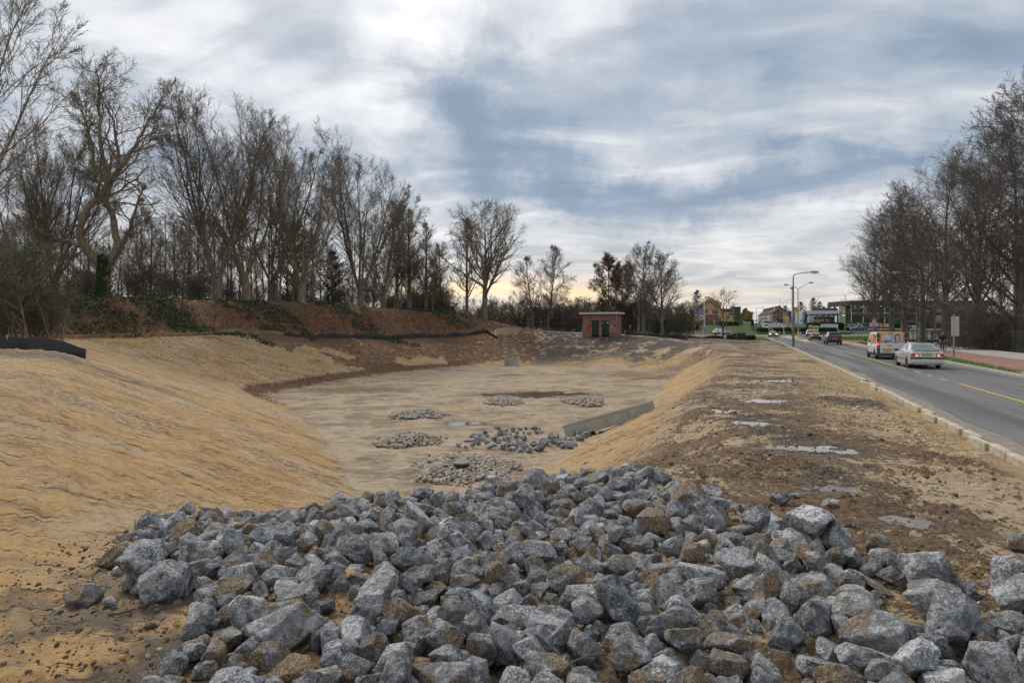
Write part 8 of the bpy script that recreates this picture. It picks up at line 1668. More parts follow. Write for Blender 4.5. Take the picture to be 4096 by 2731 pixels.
# ------------------------------------------------------------------ works in the basin
def build_basin():
 CC = plain('channel_concrete', (.40, .385, .33), .8, 0, .3, .16, 2.0, .25)
 # concrete U channel lying down the right hand slope
 def hit(u, v):
  for k in range(400):
   y = 18+k*.06; z = EYE+(1304-v)*y/2730.67
   if ground(at(u, y), y) > z: return Vector((at(u, y), y, z))
 a = hit(2262, 1742)+Vector((0, 0, .02)); b = hit(2612, 1640)-Vector((0, 0, .08))
 t = thing('concrete_channel', 'pale concrete U shaped channel leading down the slope to the rubble', 'channel', (0, 0, 0))
 d = (b-a); L = d.length; dn = d.normalized(); side = dn.cross(Vector((0, 0, 1))).normalized(); up = side.cross(dn).normalized()
 def slab(o0, o1, z0, z1, s0=0.0, s1=1.0, nm='side_wall'):
  P = lambda s, o, z: a+d*s+side*o+up*z
  vs = [P(s0, o0, z0), P(s1, o0, z0), P(s1, o1, z0), P(s0, o1, z0), P(s0, o0, z1), P(s1, o0, z1), P(s1, o1, z1), P(s0, o1, z1)]
  mb = MB(); mb.add(vs, [(3, 2, 1, 0), (4, 5, 6, 7), (0, 1, 5, 4), (1, 2, 6, 5), (2, 3, 7, 6), (3, 0, 4, 7)], CC); return mb.build(nm, t)
 n = 4
 for i in range(n):
  e = .0015
  slab(-.06, .06, -.12, .38+.004*(i % 2), i/n+e, (i+1)/n-e); slab(-.82, -.70, -.12, .38+.004*(i % 2), i/n+e, (i+1)/n-e); slab(-.70, -.06, -.12, .0, i/n+e, (i+1)/n-e, 'channel_floor')
  slab(-.08, .08, .385, .42, i/n+e, (i+1)/n-e, 'top_lip'); slab(-.84, -.68, .385, .42, i/n+e, (i+1)/n-e, 'top_lip')
 # far culvert mouth
 Y = 77.5; X = at(2035, Y); z = FLOOR_Z; t = thing('culvert_mouth', 'small splayed concrete culvert mouth in the far left bank', 'culvert', (X, Y, z), math.radians(-14))
 mb = MB(); mb.prism([(-.55, 0), (-.42, 0), (-.42, .95), (-.55, .65)], 'y', 0, .9, CC); mb.build('wing_wall', t); mb = MB(); mb.add([(.5, 0, 0), (1.05, .3, .0), (1.25, .5, 1.05), (.62, .1, .75), (.5, .2, 0), (1.0, .5, 0), (1.2, .7, 1.05), (.62, .3, .75)], [(0, 1, 2, 3), (7, 6, 5, 4), (0, 3, 7, 4), (3, 2, 6, 7), (1, 5, 6, 2)], CC); mb.build('wing_wall', t); mb = MB(); mb.box((.0, .8, .45), (.9, .12, 1.0), CC); mb.build('head_wall', t); mb = MB(); mb.box((0, .3, .02), (.95, .9, .05), CC); mb.build('apron', t)
 # cobble heaps
 P2, F2 = ico(1); CB = None
 m, tt, b_ = material('cobbles'); tn = tt.attr('tone'); s = tt.new('ShaderNodeSeparateColor'); tt.put(s.inputs[0], tn)
 c = tt.ramp(s.outputs[0], [(0, (.16, .13, .10)), (.25, (.30, .26, .20)), (.5, (.40, .32, .22)), (.7, (.34, .33, .31)), (.85, (.42, .28, .15)), (1, (.55, .52, .46))]); c = tt.vmath('SCALE', c, scale=tt.mr(tt.noise(tt.geo('Position'), 30, 3), .3, .7, .8, 1.2, False))
 tt.put(b_.inputs['Base Color'], c); b_.inputs['Roughness'].default_value = .7
 def heap(lb, u, v, ru, rv, n, size, hgt, seed):
  Xc, Yc = PX(u, v, FLOOR_Z+.1); k = 2730.67/Yc; rx = ru/k; ry = abs(PX(u, v-rv, FLOOR_Z+.1)[1]-PX(u, v+rv, FLOOR_Z+.1)[1])/2
  rs = np.random.RandomState(seed); a = rs.rand(n)*6.283; r = np.sqrt(rs.rand(n)); edge = 1+.12*np.sin(a*3+seed)+.07*np.sin(a*7)
  r = np.where(rs.rand(n) < .06, r*1.18, r)
  x = Xc+np.cos(a)*r*rx*edge; y = Yc+np.sin(a)*r*ry*edge; z = FLOOR_Z+.02+hgt*np.clip(1-r**2, 0, 1)*rs.uniform(.5, 1.0, n)+size*.25
  sc = size*rs.uniform(.6, 1.35, (n, 1, 1))*np.stack([rs.uniform(.8, 1.3, n), rs.uniform(.7, 1, n), rs.uniform(.45, .7, n)], 1)[:, None]*.5
  ang = rs.rand(n)*6.283; ca, sa = np.cos(ang)[:, None], np.sin(ang)[:, None]; tl = rs.normal(size=(n, 1))*.45
  Vb = (P2*(1+.12*rs.rand(len(P2), 1)))[None]*sc; vx = Vb[..., 0]*ca-Vb[..., 1]*sa; vy = Vb[..., 0]*sa+Vb[..., 1]*ca; vz = Vb[..., 2]+vx*tl*.5
  V = np.stack([vx+x[:, None], vy+y[:, None], vz+z[:, None]], -1).reshape(-1, 3); F = (F2[None]+(np.arange(n)*len(P2))[:, None, None]).reshape(-1, 3)
  me = fast_mesh(V, F, [m], smooth=True, name='cobbles'); add_attr(me, 'tone', np.repeat(rs.rand(n), len(P2))); o = obj('cobble_heap', me); tag(o, lb, 'cobbles', 'round cobble heaps on the basin floor', 'stuff'); return Xc, Yc
 x, y = heap('largest and nearest round heap of cobbles, with the black manhole in it', 1855, 1860, 196, 56, 1500, .13, .16, 1)
 heap('round cobble heap left of the rubble spread', 1630, 1752, 118, 28, 950, .13, .22, 2)
 heap('farther cobble heap at the left part of the floor', 1680, 1652, 103, 17, 650, .15, .18, 3)
 heap('cobble heap just before the long puddle, left one', 2012, 1600, 72, 16, 420, .17, .16, 4)
 heap('cobble heap before the long puddle, right one', 2338, 1602, 80, 16, 480, .17, .18, 5)
 MH = plain('manhole_black', (.03, .034, .04), .45)
 def manhole(lb, u, v, r, h):
  X, Y = PX(u, v, FLOOR_Z+.3); t = thing('manhole', lb, 'manhole', (X, Y, FLOOR_Z+.1), 0, 'black plastic manholes'); mb = MB()
  for k in range(4): mb.tube([(0, 0, h*k/4), (0, 0, h*k/4+h*.10), (0, 0, h*k/4+h*.14), (0, 0, h*(k+1)/4-.005)], [r, r, r*.93, r*.93], MH, 24)
  mb.build('ribbed_shaft', t); mb = MB(); mb.tube([(0, 0, h), (0, 0, h+.03), (0, 0, h+.05)], [r*1.04, r*1.04, r*.96], plain('manhole_lid', (.19, .20, .21), .5), 24); mb.build('lid', t)
 manhole('ribbed black manhole standing in the nearest cobble heap', 1846, 1852, .25, .20); manhole('flat dark manhole lid in the cobble heap left of the rubble', 1628, 1736, .24, .12); manhole('grey lid in the farther left cobble heap', 1690, 1642, .26, .10)
build_basin()
def build_smalls():
 rs = np.random.RandomState(12)
 # clods of mud and grit lying loose
 P1, F1 = ico(1)
 CM = plain('mud_clod', (.16, .10, .055), .95, 0, .2, .4, 8, .6)
 def lumps(name, lb, n, size, region, mat, test=None, flat=.6, seed=1):
  rs = np.random.RandomState(seed); Y = region[2]+(region[3]-region[2])*rs.rand(n)**1.7; X = rs.uniform(region[0], region[1], n)
  if region[4]: X = X+RS*Y
  D, S = floor_dist(X, Y); k = test(X, Y, D) if test else np.ones(n, bool); X, Y = X[k], Y[k]; n = len(X)
  s = size*np.exp(rs.normal(size=n)*.45); Z = height(X, Y)+s*.15
  Vb = P1[None]*(1+rs.normal(size=(n, len(P1), 1))*.20)*np.stack([s, s*rs.uniform(.6, 1, n), s*flat], 1)[:, None]
  a = rs.rand(n)*6.28; ca, sa = np.cos(a)[:, None], np.sin(a)[:, None]
  V = np.stack([Vb[..., 0]*ca-Vb[..., 1]*sa+X[:, None], Vb[..., 0]*sa+Vb[..., 1]*ca+Y[:, None], Vb[..., 2]+Z[:, None]], -1).reshape(-1, 3); F = (F1[None]+(np.arange(n)*len(P1))[:, None, None]).reshape(-1, 3)
  tag(obj(name, fast_mesh(V, F, [mat], smooth=True, name=name)), lb, None, None, 'stuff')
 mud = lambda X, Y, D: (mud_mask(X, Y, D) > .4) & (fbm(X*.9, Y*.9, 41, 3) > .44)
 lumps('mud_clods', 'loose brown clods over the churned strip', 5200, .021, (-7, 4.0, 5.5, 34, True), CM, mud, .6, 2)
 lumps('soil_crumbs', 'crumbs of dark soil at the near left edge of the rocks', 2600, .011, (-5.5, -1.2, 4.2, 9, False), plain('soil_crumb', (.14, .095, .06), .95, 0, .2, .4, 8), lambda X, Y, D: D > 1, .7, 3)
 GP = plain('grit_pale', (.50, .46, .40), .8, 0, .3, .5, 30)
 lumps('grit', 'pale grit scattered on sand and mud', 2200, .008, (-9, 3.5, 4, 22, True), GP, lambda X, Y, D: D > .5, .6, 4)
 lumps('gravel', 'yellow and white gravel near the kerb', 3000, .013, (.6, 4.4, 5.5, 26, True), plain('gravel_yellow', (.48, .36, .20), .8, 0, .3, .6, 30), lambda X, Y, D: fbm(X*.4, Y*.25, 6, 3) > .40, .6, 5)
 # single small things
 def at_ground(u, v, z=0.0): x, y = PX(u, v, z); return x, y, float(height(np.array([x]), np.array([y]))[0])
 x, y, z = at(1635, 12.5), 12.5, -1.36
 t = thing('yellow_glove', 'crumpled yellow work glove lying on the far rocks', 'glove', (x, y, z+.38), .4); GY = plain('glove_yellow', (.62, .42, .04), .7); mb = MB()
 mb.box((0, 0, 0), (.11, .05, .12), GY, 0, .025); mb.build('palm', t)
 for i in range(4): mb = MB(); mb.tube([(-.04+.026*i, 0, .05), (-.045+.03*i, -.02, .10), (-.04+.03*i, -.05, .12-.01*i)], [.014, .013, .010], GY, 6); mb.build('finger', t)
 mb = MB(); mb.tube([(.05, 0, 0), (.09, -.02, .02), (.10, -.04, .05)], [.016, .015, .011], GY, 6); mb.build('thumb', t)
 TW = plain('twig', (.10, .065, .04), .85)
 for pts, r, lb in [([(2240, 2690), (2290, 2645), (2350, 2622), (2425, 2612)], .008, 'curved bare twig lying over the front rocks'), ([(430, 2440), (480, 2430), (540, 2428)], .010, 'short stick on the dark soil left of the rocks'), ([(640, 2600), (700, 2640), (730, 2690)], .006, 'thin forked twig on the soil by the loose flat stone'), ([(470, 2085), (500, 2095)], .006, 'tiny twig on the sand slope above the pile')]:
  zz = .46 if 'front rocks' in lb else .03; vs = []
  for i, (u, v) in enumerate(pts):
   X, Y = PX(u, v, zz); zg = zz if 'front' in lb else float(height(np.array([X]), np.array([Y]))[0])+.02; vs.append((X, Y, zg))
  mb = MB(); mb.tube(vs, [r*(1-.12*i) for i in range(len(vs))], TW, 6); tag(mb.build('twig', smooth=True), lb, 'twig', 'twigs on the ground')
 P3, F3 = rock_points(300, 3)
 for u, v, d, m_, lb in [(710, 2622, .055, LIMEY, 'small bright yellow stone left of the rock pile'), (488, 2637, .06, plain('stone_ochre', (.50, .30, .08), .8), 'small orange stone beside the yellow one'), (640, 2600, .05, plain('stone_cream', (.55, .44, .28), .8), 'round cream pebble on the dark soil'), (3340, 2026, .13, plain('stone_white', (.50, .48, .44), .8), 'flat white stone on the mud behind the pile'), (100, 2215, .05, plain('stone_white', (.5, .48, .44), .8), 'white pebble on the sand at the left'),
       (3000, 2160, .05, plain('stone_white', (.5, .48, .44), .8), 'pale chip at the right flank of the pile')]:
  x, y, z = at_ground(u, v); o = obj('stone', mesh_from(P3*d, F3, [m_], None, True), None, (x, y, z+d*.15)); tag(o, lb, 'stone')
build_smalls()
# ------------------------------------------------------------------ vehicles
def wheel(parent, x, y, R, w, side, rim=RIM, detail=True):
 o = obj('wheel', None, parent, (x, y, R))
 o.scale = (side, 1, 1)
 n = 28 if detail else 16
 prof = [(-w/2, R*.62), (-w/2+.01, R*.93), (-w/2+.035, R), (w/2-.035, R), (w/2-.01, R*.93), (w/2, R*.64), (w/2-.03, R*.62)]
 vs = []; fs = []
 for k in range(n):
  a = 2*PI*k/n
  for px, pr in prof: vs.append((px, pr*math.cos(a), pr*math.sin(a)))
 m = len(prof)
 for k in range(n):
  for j in range(m-1): fs.append((k*m+j, ((k+1) % n)*m+j, ((k+1) % n)*m+j+1, k*m+j+1))
 obj('tyre', mesh_from(vs, fs, [RUBBER], None, True), o)
 mb = MB(); mb.disc((w/2-.045, 0, 0), (1, 0, 0), R*.64, DARKPL, n)
 mb.disc((-w/2+.01, 0, 0), (-1, 0, 0), R*.64, RUBBER, n)
 if detail:
  for k in range(7):
   a = 2*PI*k/7; c, s = math.cos(a), math.sin(a); c2, s2 = math.cos(a+.16), math.sin(a+.16); c3, s3 = math.cos(a-.16), math.sin(a-.16)
   r0, r1 = R*.14, R*.60
   f = w/2-.02
   mb.add([(f, c*r0-s*.03, s*r0+c*.03), (f, c*r0+s*.03, s*r0-c*.03), (f-.008, c3*r1, s3*r1), (f-.008, c2*r1, s2*r1), (f-.03, c3*r1, s3*r1), (f-.03, c2*r1, s2*r1)], [(0, 1, 2, 3), (2, 4, 5, 3)], rim)
  mb.disc((w/2-.012, 0, 0), (1, 0, 0), R*.17, rim, 12)
 vs = []; 
 for k in range(n):
  a = 2*PI*k/n; vs += [(w/2-.018, R*.64*math.cos(a), R*.64*math.sin(a)), (w/2-.018, R*.56*math.cos(a), R*.56*math.sin(a))]
 mb.add(vs, [(2*k, 2*((k+1) % n), 2*((k+1) % n)+1, 2*k+1) for k in range(n)], rim)
 if not detail: mb.disc((w/2-.019, 0, 0), (1, 0, 0), R*.5, rim, 12)
 mb.build('rim', o)
 return o
def build_car(name, label, cat, loc, rz, S, group=None):
 """S: L W H R base(rear axle y, front axle y) belt[(y,z)] plan[(y,f)] cabin dict; y=0 is the rear bumper, +y forward"""
 t = thing(name, label, cat, loc, rz, group)
 L, W, R = S['L'], S['W'], S['R']; ya, yb = S['axles']; gc = S.get('gc', .2); pm = S['paint']; low = S.get('skirt', pm)
 Ra = R+.055
 ys = set(np.round(np.linspace(0, L, 30), 3).tolist())
 for yw in (ya, yb):
  for a in np.linspace(0, PI, 13): ys.add(round(yw+math.cos(a)*Ra, 3))
  ys.add(round(yw+Ra+.006, 3)); ys.add(round(yw-Ra-.006, 3))
 ys = sorted(y for y in ys if 0 <= y <= L)
 vs = []; fs = []; fm = []; m = None
 for y in ys:
  w = W/2*interp(S['plan'], y); zt = interp(S['belt'], y); zb = gc+S.get('tuck', .06)*(max(0, 1-y/.5)+max(0, 1-(L-y)/.5))
  za = zb
  for yw in (ya, yb):
   dy = abs(y-yw)
   if dy < Ra: za = max(za, R+math.sqrt(max(0, Ra*Ra-dy*dy)))
  zm = gc+(zt-gc)*S.get('waist', .50)
  pts = [(0, za if za > zb else zb), (w*.80, za), (w*.975, max(za, zb+.05)), (w*.995, max(za+.01, zb+.22)), (w, max(za+.02, zm)), (w*.985, max(za+.03, zt-.14)), (w*.94, zt-.045), (w*.86, zt-.008), (w*.6, zt+.012), (0, zt+.02)]
  m = len(pts)
  vs += [(px, y, pz) for px, pz in pts]+[(-px, y, pz) for px, pz in pts[1:-1]][::-1]
 q = m+m-2
 for i in range(len(ys)-1):
  for k in range(q):
   k2 = (k+1) % q
   fs.append((i*q+k, i*q+k2, (i+1)*q+k2, (i+1)*q+k))
   kk = min(k, q-k-1)
   fm.append(1 if kk == 0 else (2 if kk in (1, 2) else 0))
 fs += [tuple(range(q-1, -1, -1)), tuple(range((len(ys)-1)*q, len(ys)*q))]; fm += [S.get('endmat', 0)]*2
 me = mesh_from(vs, fs, [pm, RUBBER, low], fm, True, 'body'); me.set_sharp_from_angle(angle=math.radians(38))
 body = obj('body', me, t)
 panes = {}
 if 'cabin' in S:
  C = S['cabin']; (r0, z0), (f0, z1) = C['base']; (r1, zr), (f1, zf) = C['roof']; wb, wt = W/2*C.get('wb', .90), W/2*C.get('wt', .70)
  P = {'low_back_left': Vector((-wb, r0, z0)), 'low_back_right': Vector((wb, r0, z0)), 'low_front_left': Vector((-wb*.94, f0, z1)), 'low_front_right': Vector((wb*.94, f0, z1)), 'top_back_left': Vector((-wt, r1, zr)), 'top_back_right': Vector((wt, r1, zr)), 'top_front_left': Vector((-wt*.97, f1, zf)), 'top_front_right': Vector((wt*.97, f1, zf))}
  import bmesh
  bm = bmesh.new()
  # curved roof: extra ridge points
  names = ['low_back_left', 'low_back_right', 'low_front_right', 'low_front_left', 'top_back_left', 'top_back_right', 'top_front_right', 'top_front_left']; V = {n: bm.verts.new(P[n]) for n in names}
  mid_top_right = bm.verts.new(Vector((wt*1.0, (r1+f1)/2, C.get('ztop', max(zr, zf)+.05)-.02))); mid_top_left = bm.verts.new(Vector((-wt*1.0, (r1+f1)/2, C.get('ztop', max(zr, zf)+.05)-.02)))
  mid_low_right = bm.verts.new(Vector((wb*1.0, (r0+f0)/2, (z0+z1)/2))); mid_low_left = bm.verts.new(Vector((-wb*1.0, (r0+f0)/2, (z0+z1)/2)))
  for f in ([V['low_back_left'], V['low_back_right'], V['top_back_right'], V['top_back_left']], [V['low_front_right'], V['low_front_left'], V['top_front_left'], V['top_front_right']], [V['low_back_right'], mid_low_right, mid_top_right, V['top_back_right']], [mid_low_right, V['low_front_right'], V['top_front_right'], mid_top_right], [mid_low_left, V['low_back_left'], V['top_back_left'], mid_top_left], [V['low_front_left'], mid_low_left, mid_top_left, V['top_front_left']], [V['top_back_left'], V['top_back_right'], mid_top_right, mid_top_left], [mid_top_left, mid_top_right, V['top_front_right'], V['top_front_left']]): bm.faces.new(f)
  bm.normal_update()
  ed = [e for e in bm.edges if len(e.link_faces) == 2 and e.calc_face_angle(0) > .3]
  bmesh.ops.bevel(bm, geom=ed, offset=C.get('bev', .07), segments=3, affect='EDGES', profile=.6)
  me = bpy.data.meshes.new('cabin'); bm.to_mesh(me); bm.free(); me.materials.append(C.get('paint', pm)); me.polygons.foreach_set('use_smooth', np.ones(len(me.polygons), dtype=bool)); me.update()
  obj('roof', me, t)
  def face(a, b, c, d): return (P[a], P[b], P[c], P[d])   # bottom-left, bottom-right, top-right, top-left seen from outside
  Fc = {'rear': face('low_back_left', 'low_back_right', 'top_back_right', 'top_back_left'), 'front': face('low_front_right', 'low_front_left', 'top_front_left', 'top_front_right'), 'left': face('low_front_left', 'low_back_left', 'top_back_left', 'top_front_left'), 'right': face('low_back_right', 'low_front_right', 'top_front_right', 'top_back_right')}
  for fname, lst in C['panes'].items():
   a, b, c, d = Fc[fname]; nrm = (b-a).cross(d-a).normalized()
   bulge = (lambda s: 0.0)
   for item in lst:
    poly, mat = item
    pp = []
    for s, tt in poly:
     p = (a*(1-s)+b*s)*(1-tt)+(d*(1-s)+c*s)*tt
     if fname in ('left', 'right'):
      # follow the fuller middle of the side and the arched roof
      p.z += tt*(C.get('ztop', max(zr, zf)+.05)-.02-(zr+zf)/2)*(1-abs(2*s-1))*.9
     pp.append(p+nrm*.014)
    qq = [p-nrm*.03 for p in pp]; n = len(pp)
    mb = MB(); mb.add(pp+qq, [tuple(range(n))]+[(i, n+i, n+(i+1) % n, (i+1) % n) for i in range(n)], mat)
    mb.build('windscreen' if fname == 'front' else 'rear_window' if fname == 'rear' else 'side_window', t)
 det = S.get('detail', True)
 tw = .19
 for yw in (ya, yb):
  for sd in (-1, 1): wheel(t, sd*(W/2-tw/2-.03), yw, R, tw, sd, S.get('rim', RIM), det)
 for it in S.get('boxes', []):
  nm, c, d, mat = it[:4]; mb = MB(); mb.box(c, d, mat, it[4] if len(it) > 4 else 0, it[5] if len(it) > 5 else .012); mb.build(nm, t, smooth=False)
 for nm, c, d, mat, rzz in S.get('pairs', []):
  for sd in (-1, 1):
   mb = MB(); mb.box((c[0]*sd, c[1], c[2]), d, mat, rzz*sd, .02); mb.build(nm, t)
 if S.get('plate'):
  x, y, z, s = S['plate']; mb = MB(); mb.box((x, y, z), (.52, .02, .115), PLATE, 0, .004); p = mb.build('number_plate', t)
  mb = MB(); mb.box((x-.238, y-.0105, z), (.045, .003, .108), BLUEP); mb.build('plate_band', p)
  if s: text('plate_text', s, .098, INK, p, (x+.02, y-.014, z), (PI/2, 0, 0), ext=.002, xs=.85)
 if S.get('fplate'):
  x, y, z = S['fplate']; mb = MB(); mb.box((x, y, z), (.52, .02, .115), PLATE, 0, .004); mb.build('number_plate', t)
 if S.get('mirror'):
  mx, my, mz, mm = S['mirror']
  for sd in (-1, 1):
   mb = MB(); mb.box((sd*(mx+.10), my, mz), (.20, .10, .14), mm, sd*.15, .035); mb.box((sd*mx, my+.02, mz-.05), (.10, .05, .04), mm); mb.build('wing_mirror', t)
 return t
HD = math.radians(18.5)
def rot(h): return -h
R3 = lambda h: -h
def sedan_spec(p):
 return dict(L=4.49, W=1.71, R=.305, axles=(.90, 3.53), paint=p, gc=.19,
  belt=[(0, .80), (.03, .98), (.14, 1.03), (.9, 1.03), (2.6, .98), (3.2, .93), (4.0, .80), (4.3, .70), (4.49, .52)],
  plan=[(0, .86), (.05, .93), (.3, .985), (1.0, 1), (3.4, 1), (4.0, .96), (4.35, .86), (4.49, .70)])
def build_vehicles():
 silver = paint('silver_paint', (.58, .58, .565), .45, .32); sx = math.sin(HD)
 S = sedan_spec(silver)
 S.update(cabin=dict(base=((.62, 1.0), (3.25, .95)), roof=((1.30, 1.37), (2.45, 1.37)), ztop=1.425, wb=.90, wt=.66, bev=.09,
  panes=dict(rear=[([(.07, .10), (.93, .10), (.90, .90), (.5, .94), (.10, .90)], GLASS_SKY)], front=[([(.06, .08), (.94, .08), (.93, .92), (.07, .92)], GLASS)],
   left=[([(.13, .10), (.46, .08), (.46, .86), (.36, .86)], GLASS), ([(.50, .08), (.80, .12), (.76, .45), (.64, .86), (.50, .86)], GLASS)],
   right=[([(.54, .08), (.87, .10), (.64, .86), (.54, .86)], GLASS), ([(.20, .12), (.50, .08), (.50, .86), (.36, .86), (.24, .45)], GLASS)])),
  boxes=[('bumper', (0, .035, .44), (1.66, .16, .34), silver, 0, .06), ('bumper_strip', (0, .01, .60), (1.68, .16, .11), DARKPL, 0, .03), ('bumper_strip', (0, -.03, .37), (1.45, .06, .05), silver, 0, .02),
   ('side_strip', (-.862, 2.25, .52), (.02, 1.75, .05), DARKPL), ('side_strip', (.862, 2.25, .52), (.02, 1.75, .05), DARKPL), ('boot_lid_trim', (0, -.004, .865), (.74, .03, .03), CHROME), ('badge', (0, .02, .945), (.12, .02, .05), CHROME, 0, .02),
   ('exhaust', (.45, .0, .24), (.10, .2, .06), DARKPL), ('door_handle', (-.865, 1.62, .83), (.02, .14, .03), DARKPL), ('door_handle', (-.865, 2.45, .82), (.02, .14, .03), DARKPL), ('boot_spoiler', (0, .10, 1.045), (1.3, .10, .02), silver), ('underside', (0, 2.2, .24), (1.3, 3.6, .08), RUBBER)],
  pairs=[('tail_light', (.60, .035, .78), (.40, .10, .19), REDL, .14), ('tail_light_glow', (.53, -.022, .745), (.13, .03, .09), ORLIT, .14), ('reflector', (.60, -.02, .845), (.34, .02, .035), WHL, .14)],
  plate=(0, -.012, .775, '24-LK-LR'), mirror=(.86, 2.85, .98, DARKPL))
 build_car('silver_sedan', 'silver saloon with lit tail lights driving away behind the orange and white van', 'car', (22.95, 37.7, 0), R3(HD*.97), S)
 # second sedan type: dark coupe
 navy = paint('navy_paint', (.020, .020, .032), .3, .22)
 S2 = sedan_spec(navy); S2.update(detail=False, cabin=dict(base=((.45, .99), (3.3, .95)), roof=((1.5, 1.34), (2.35, 1.34)), ztop=1.39, wb=.88, wt=.62, bev=.10,
  panes=dict(rear=[([(.08, .08), (.92, .08), (.88, .90), (.12, .90)], GLASS_SKY)], front=[([(.06, .08), (.94, .08), (.93, .92), (.07, .92)], GLASS)], left=[([(.13, .12), (.80, .12), (.62, .85), (.38, .85)], GLASS)], right=[([(.20, .12), (.87, .12), (.62, .85), (.38, .85)], GLASS)])),
  boxes=[('bumper', (0, .03, .42), (1.64, .14, .34), navy, 0, .06), ('diffuser', (0, -.02, .28), (1.3, .1, .12), RUBBER)], pairs=[('tail_light', (.60, .02, .76), (.40, .08, .10), REDLIT, .16)], plate=(0, -.045, .80, None), mirror=(.86, 2.85, .96, navy))
 build_car('dark_coupe', 'low dark coupe with red brake lights, middle of the three queueing cars', 'car', (50.7, 113.8, 0), R3(HD), S2)
 def suv_spec(p, W=1.86, H=1.64):
  return dict(L=4.44, W=W, R=.35, axles=(.88, 3.55), paint=p, gc=.26, skirt=DARKPL, detail=False,
   belt=[(0, .90), (.04, 1.05), (.2, 1.10), (2.6, 1.06), (3.3, 1.02), (4.1, .92), (4.44, .65)], plan=[(0, .86), (.06, .94), (.3, .985), (1, 1), (3.5, 1), (4.1, .95), (4.44, .76)],
   cabin=dict(base=((.10, 1.07), (3.35, 1.04)), roof=((.52, H-.07), (2.45, H-.06)), ztop=H, wb=.90, wt=.70, bev=.09,
    panes=dict(rear=[([(.10, .10), (.90, .10), (.95, .45), (.86, .86), (.14, .86), (.05, .45)], GLASS)], front=[([(.06, .08), (.94, .08), (.93, .9), (.07, .9)], GLASS)],
     left=[([(.12, .12), (.90, .26), (.90, .50), (.78, .82), (.34, .82)], GLASS)], right=[([(.10, .26), (.88, .12), (.66, .82), (.22, .82), (.10, .50)], GLASS)])))
 kia = paint('graphite_paint', (.045, .055, .075), .4, .22); S3 = suv_spec(kia); S3['detail'] = True
 S3.update(boxes=[('light_bar', (0, .005, .985), (1.62, .08, .085), REDL, 0, .02), ('bumper', (0, .02, .50), (1.72, .16, .30), DARKPL, 0, .05), ('badge', (0, -.045, .955), (.14, .02, .04), CHROME), ('roof_rail', (-.58, 1.5, 1.64), (.04, 1.6, .04), CHROME), ('roof_rail', (.58, 1.5, 1.64), (.04, 1.6, .04), CHROME), ('spoiler', (0, .42, 1.62), (1.2, .22, .04), kia)],
  pairs=[('reflector', (.70, -.065, .60), (.24, .02, .05), REDL, 0), ('tail_light', (.76, .03, .985), (.22, .10, .13), REDL, .2)], plate=(0, -.01, .76, 'JK-350-T'), mirror=(.93, 2.75, 1.10, kia))
 build_car('grey_suv', 'graphite grey SUV with full width red light bar, last of the queueing cars', 'car', (40.75, 86.2, 0), R3(HD), S3)
 wh = paint('white_car_paint', (.62, .63, .64), .1, .3); S4 = suv_spec(wh, 1.82)
 S4.update(boxes=[('bumper', (0, .02, .50), (1.7, .16, .30), DARKPL, 0, .05), ('brake_light', (0, .36, 1.60), (.5, .06, .05), REDLIT)], pairs=[('tail_light', (.74, .02, 1.0), (.22, .1, .16), REDL, .2), ('indicator', (.80, -.03, .98), (.10, .05, .10), ORLIT, .2)], plate=(0, -.0, .80, None), mirror=(.91, 2.75, 1.1, DARKPL))
 w = build_car('white_suv', 'white SUV with glowing left indicator at the head of the queue', 'car', (63.0, 144, 0), R3(math.radians(22)), S4)
 S5 = sedan_spec(paint('charcoal_paint', (.03, .036, .045), .4, .22))
 S5.update(detail=False, cabin=dict(base=((.4, 1.0), (3.2, .96)), roof=((1.2, 1.34), (2.4, 1.34)), ztop=1.39, wb=.90, wt=.66, bev=.09, paint=S5['paint'],
  panes=dict(rear=[([(.08, .08), (.92, .08), (.88, .90), (.12, .90)], GLASS)], front=[([(.05, .06), (.95, .06), (.93, .93), (.07, .93)], GLASS_SKY)], left=[([(.13, .12), (.80, .12), (.62, .85), (.38, .85)], GLASS)], right=[([(.20, .12), (.87, .12), (.62, .85), (.38, .85)], GLASS)])),
  boxes=[('bumper', (0, 4.38, .42), (1.6, .16, .34), S5['paint'], 0, .05), ('grille', (0, 4.47, .52), (.70, .05, .26), RUBBER, 0, .03), ('taxi_lamp', (0, 1.8, 1.43), (.24, .12, .07), WHITE)], pairs=[('headlight', (.62, 4.32, .66), (.30, .16, .14), HEADLIT, -.3)], fplate=(0, 4.50, .42), mirror=(.86, 2.85, .96, S5['paint']))
 # oncoming: front faces the camera
 a = math.radians(16)
 build_car('charcoal_saloon', 'charcoal saloon with lit headlights coming towards the camera beside the traffic island', 'car', (56.3+4.4*math.sin(a), 147+4.4*math.cos(a), 0), PI-a, S5)
 # cars around the roundabout
 S6 = suv_spec(wh, 1.86, 1.65); S6.update(detail=True, boxes=[('grille', (0, 4.42, .80), (.7, .06, .22), RUBBER, 0, .02), ('bumper', (0, .02, .50), (1.7, .16, .30), DARKPL, 0, .05)], pairs=[('headlight', (.70, 4.28, .90), (.30, .14, .12), WHL, -.3), ('tail_light', (.76, .05, 1.05), (.16, .1, .30), REDL, .2)], mirror=(.92, 2.75, 1.1, DARKPL))
 build_car('white_suv', 'white SUV crossing behind the small bare tree, nose to the right', 'car', (at(2859, 174), 175, .12), -math.radians(82), S6)
 blue = paint('blue_paint', (.012, .045, .30), .3, .22)
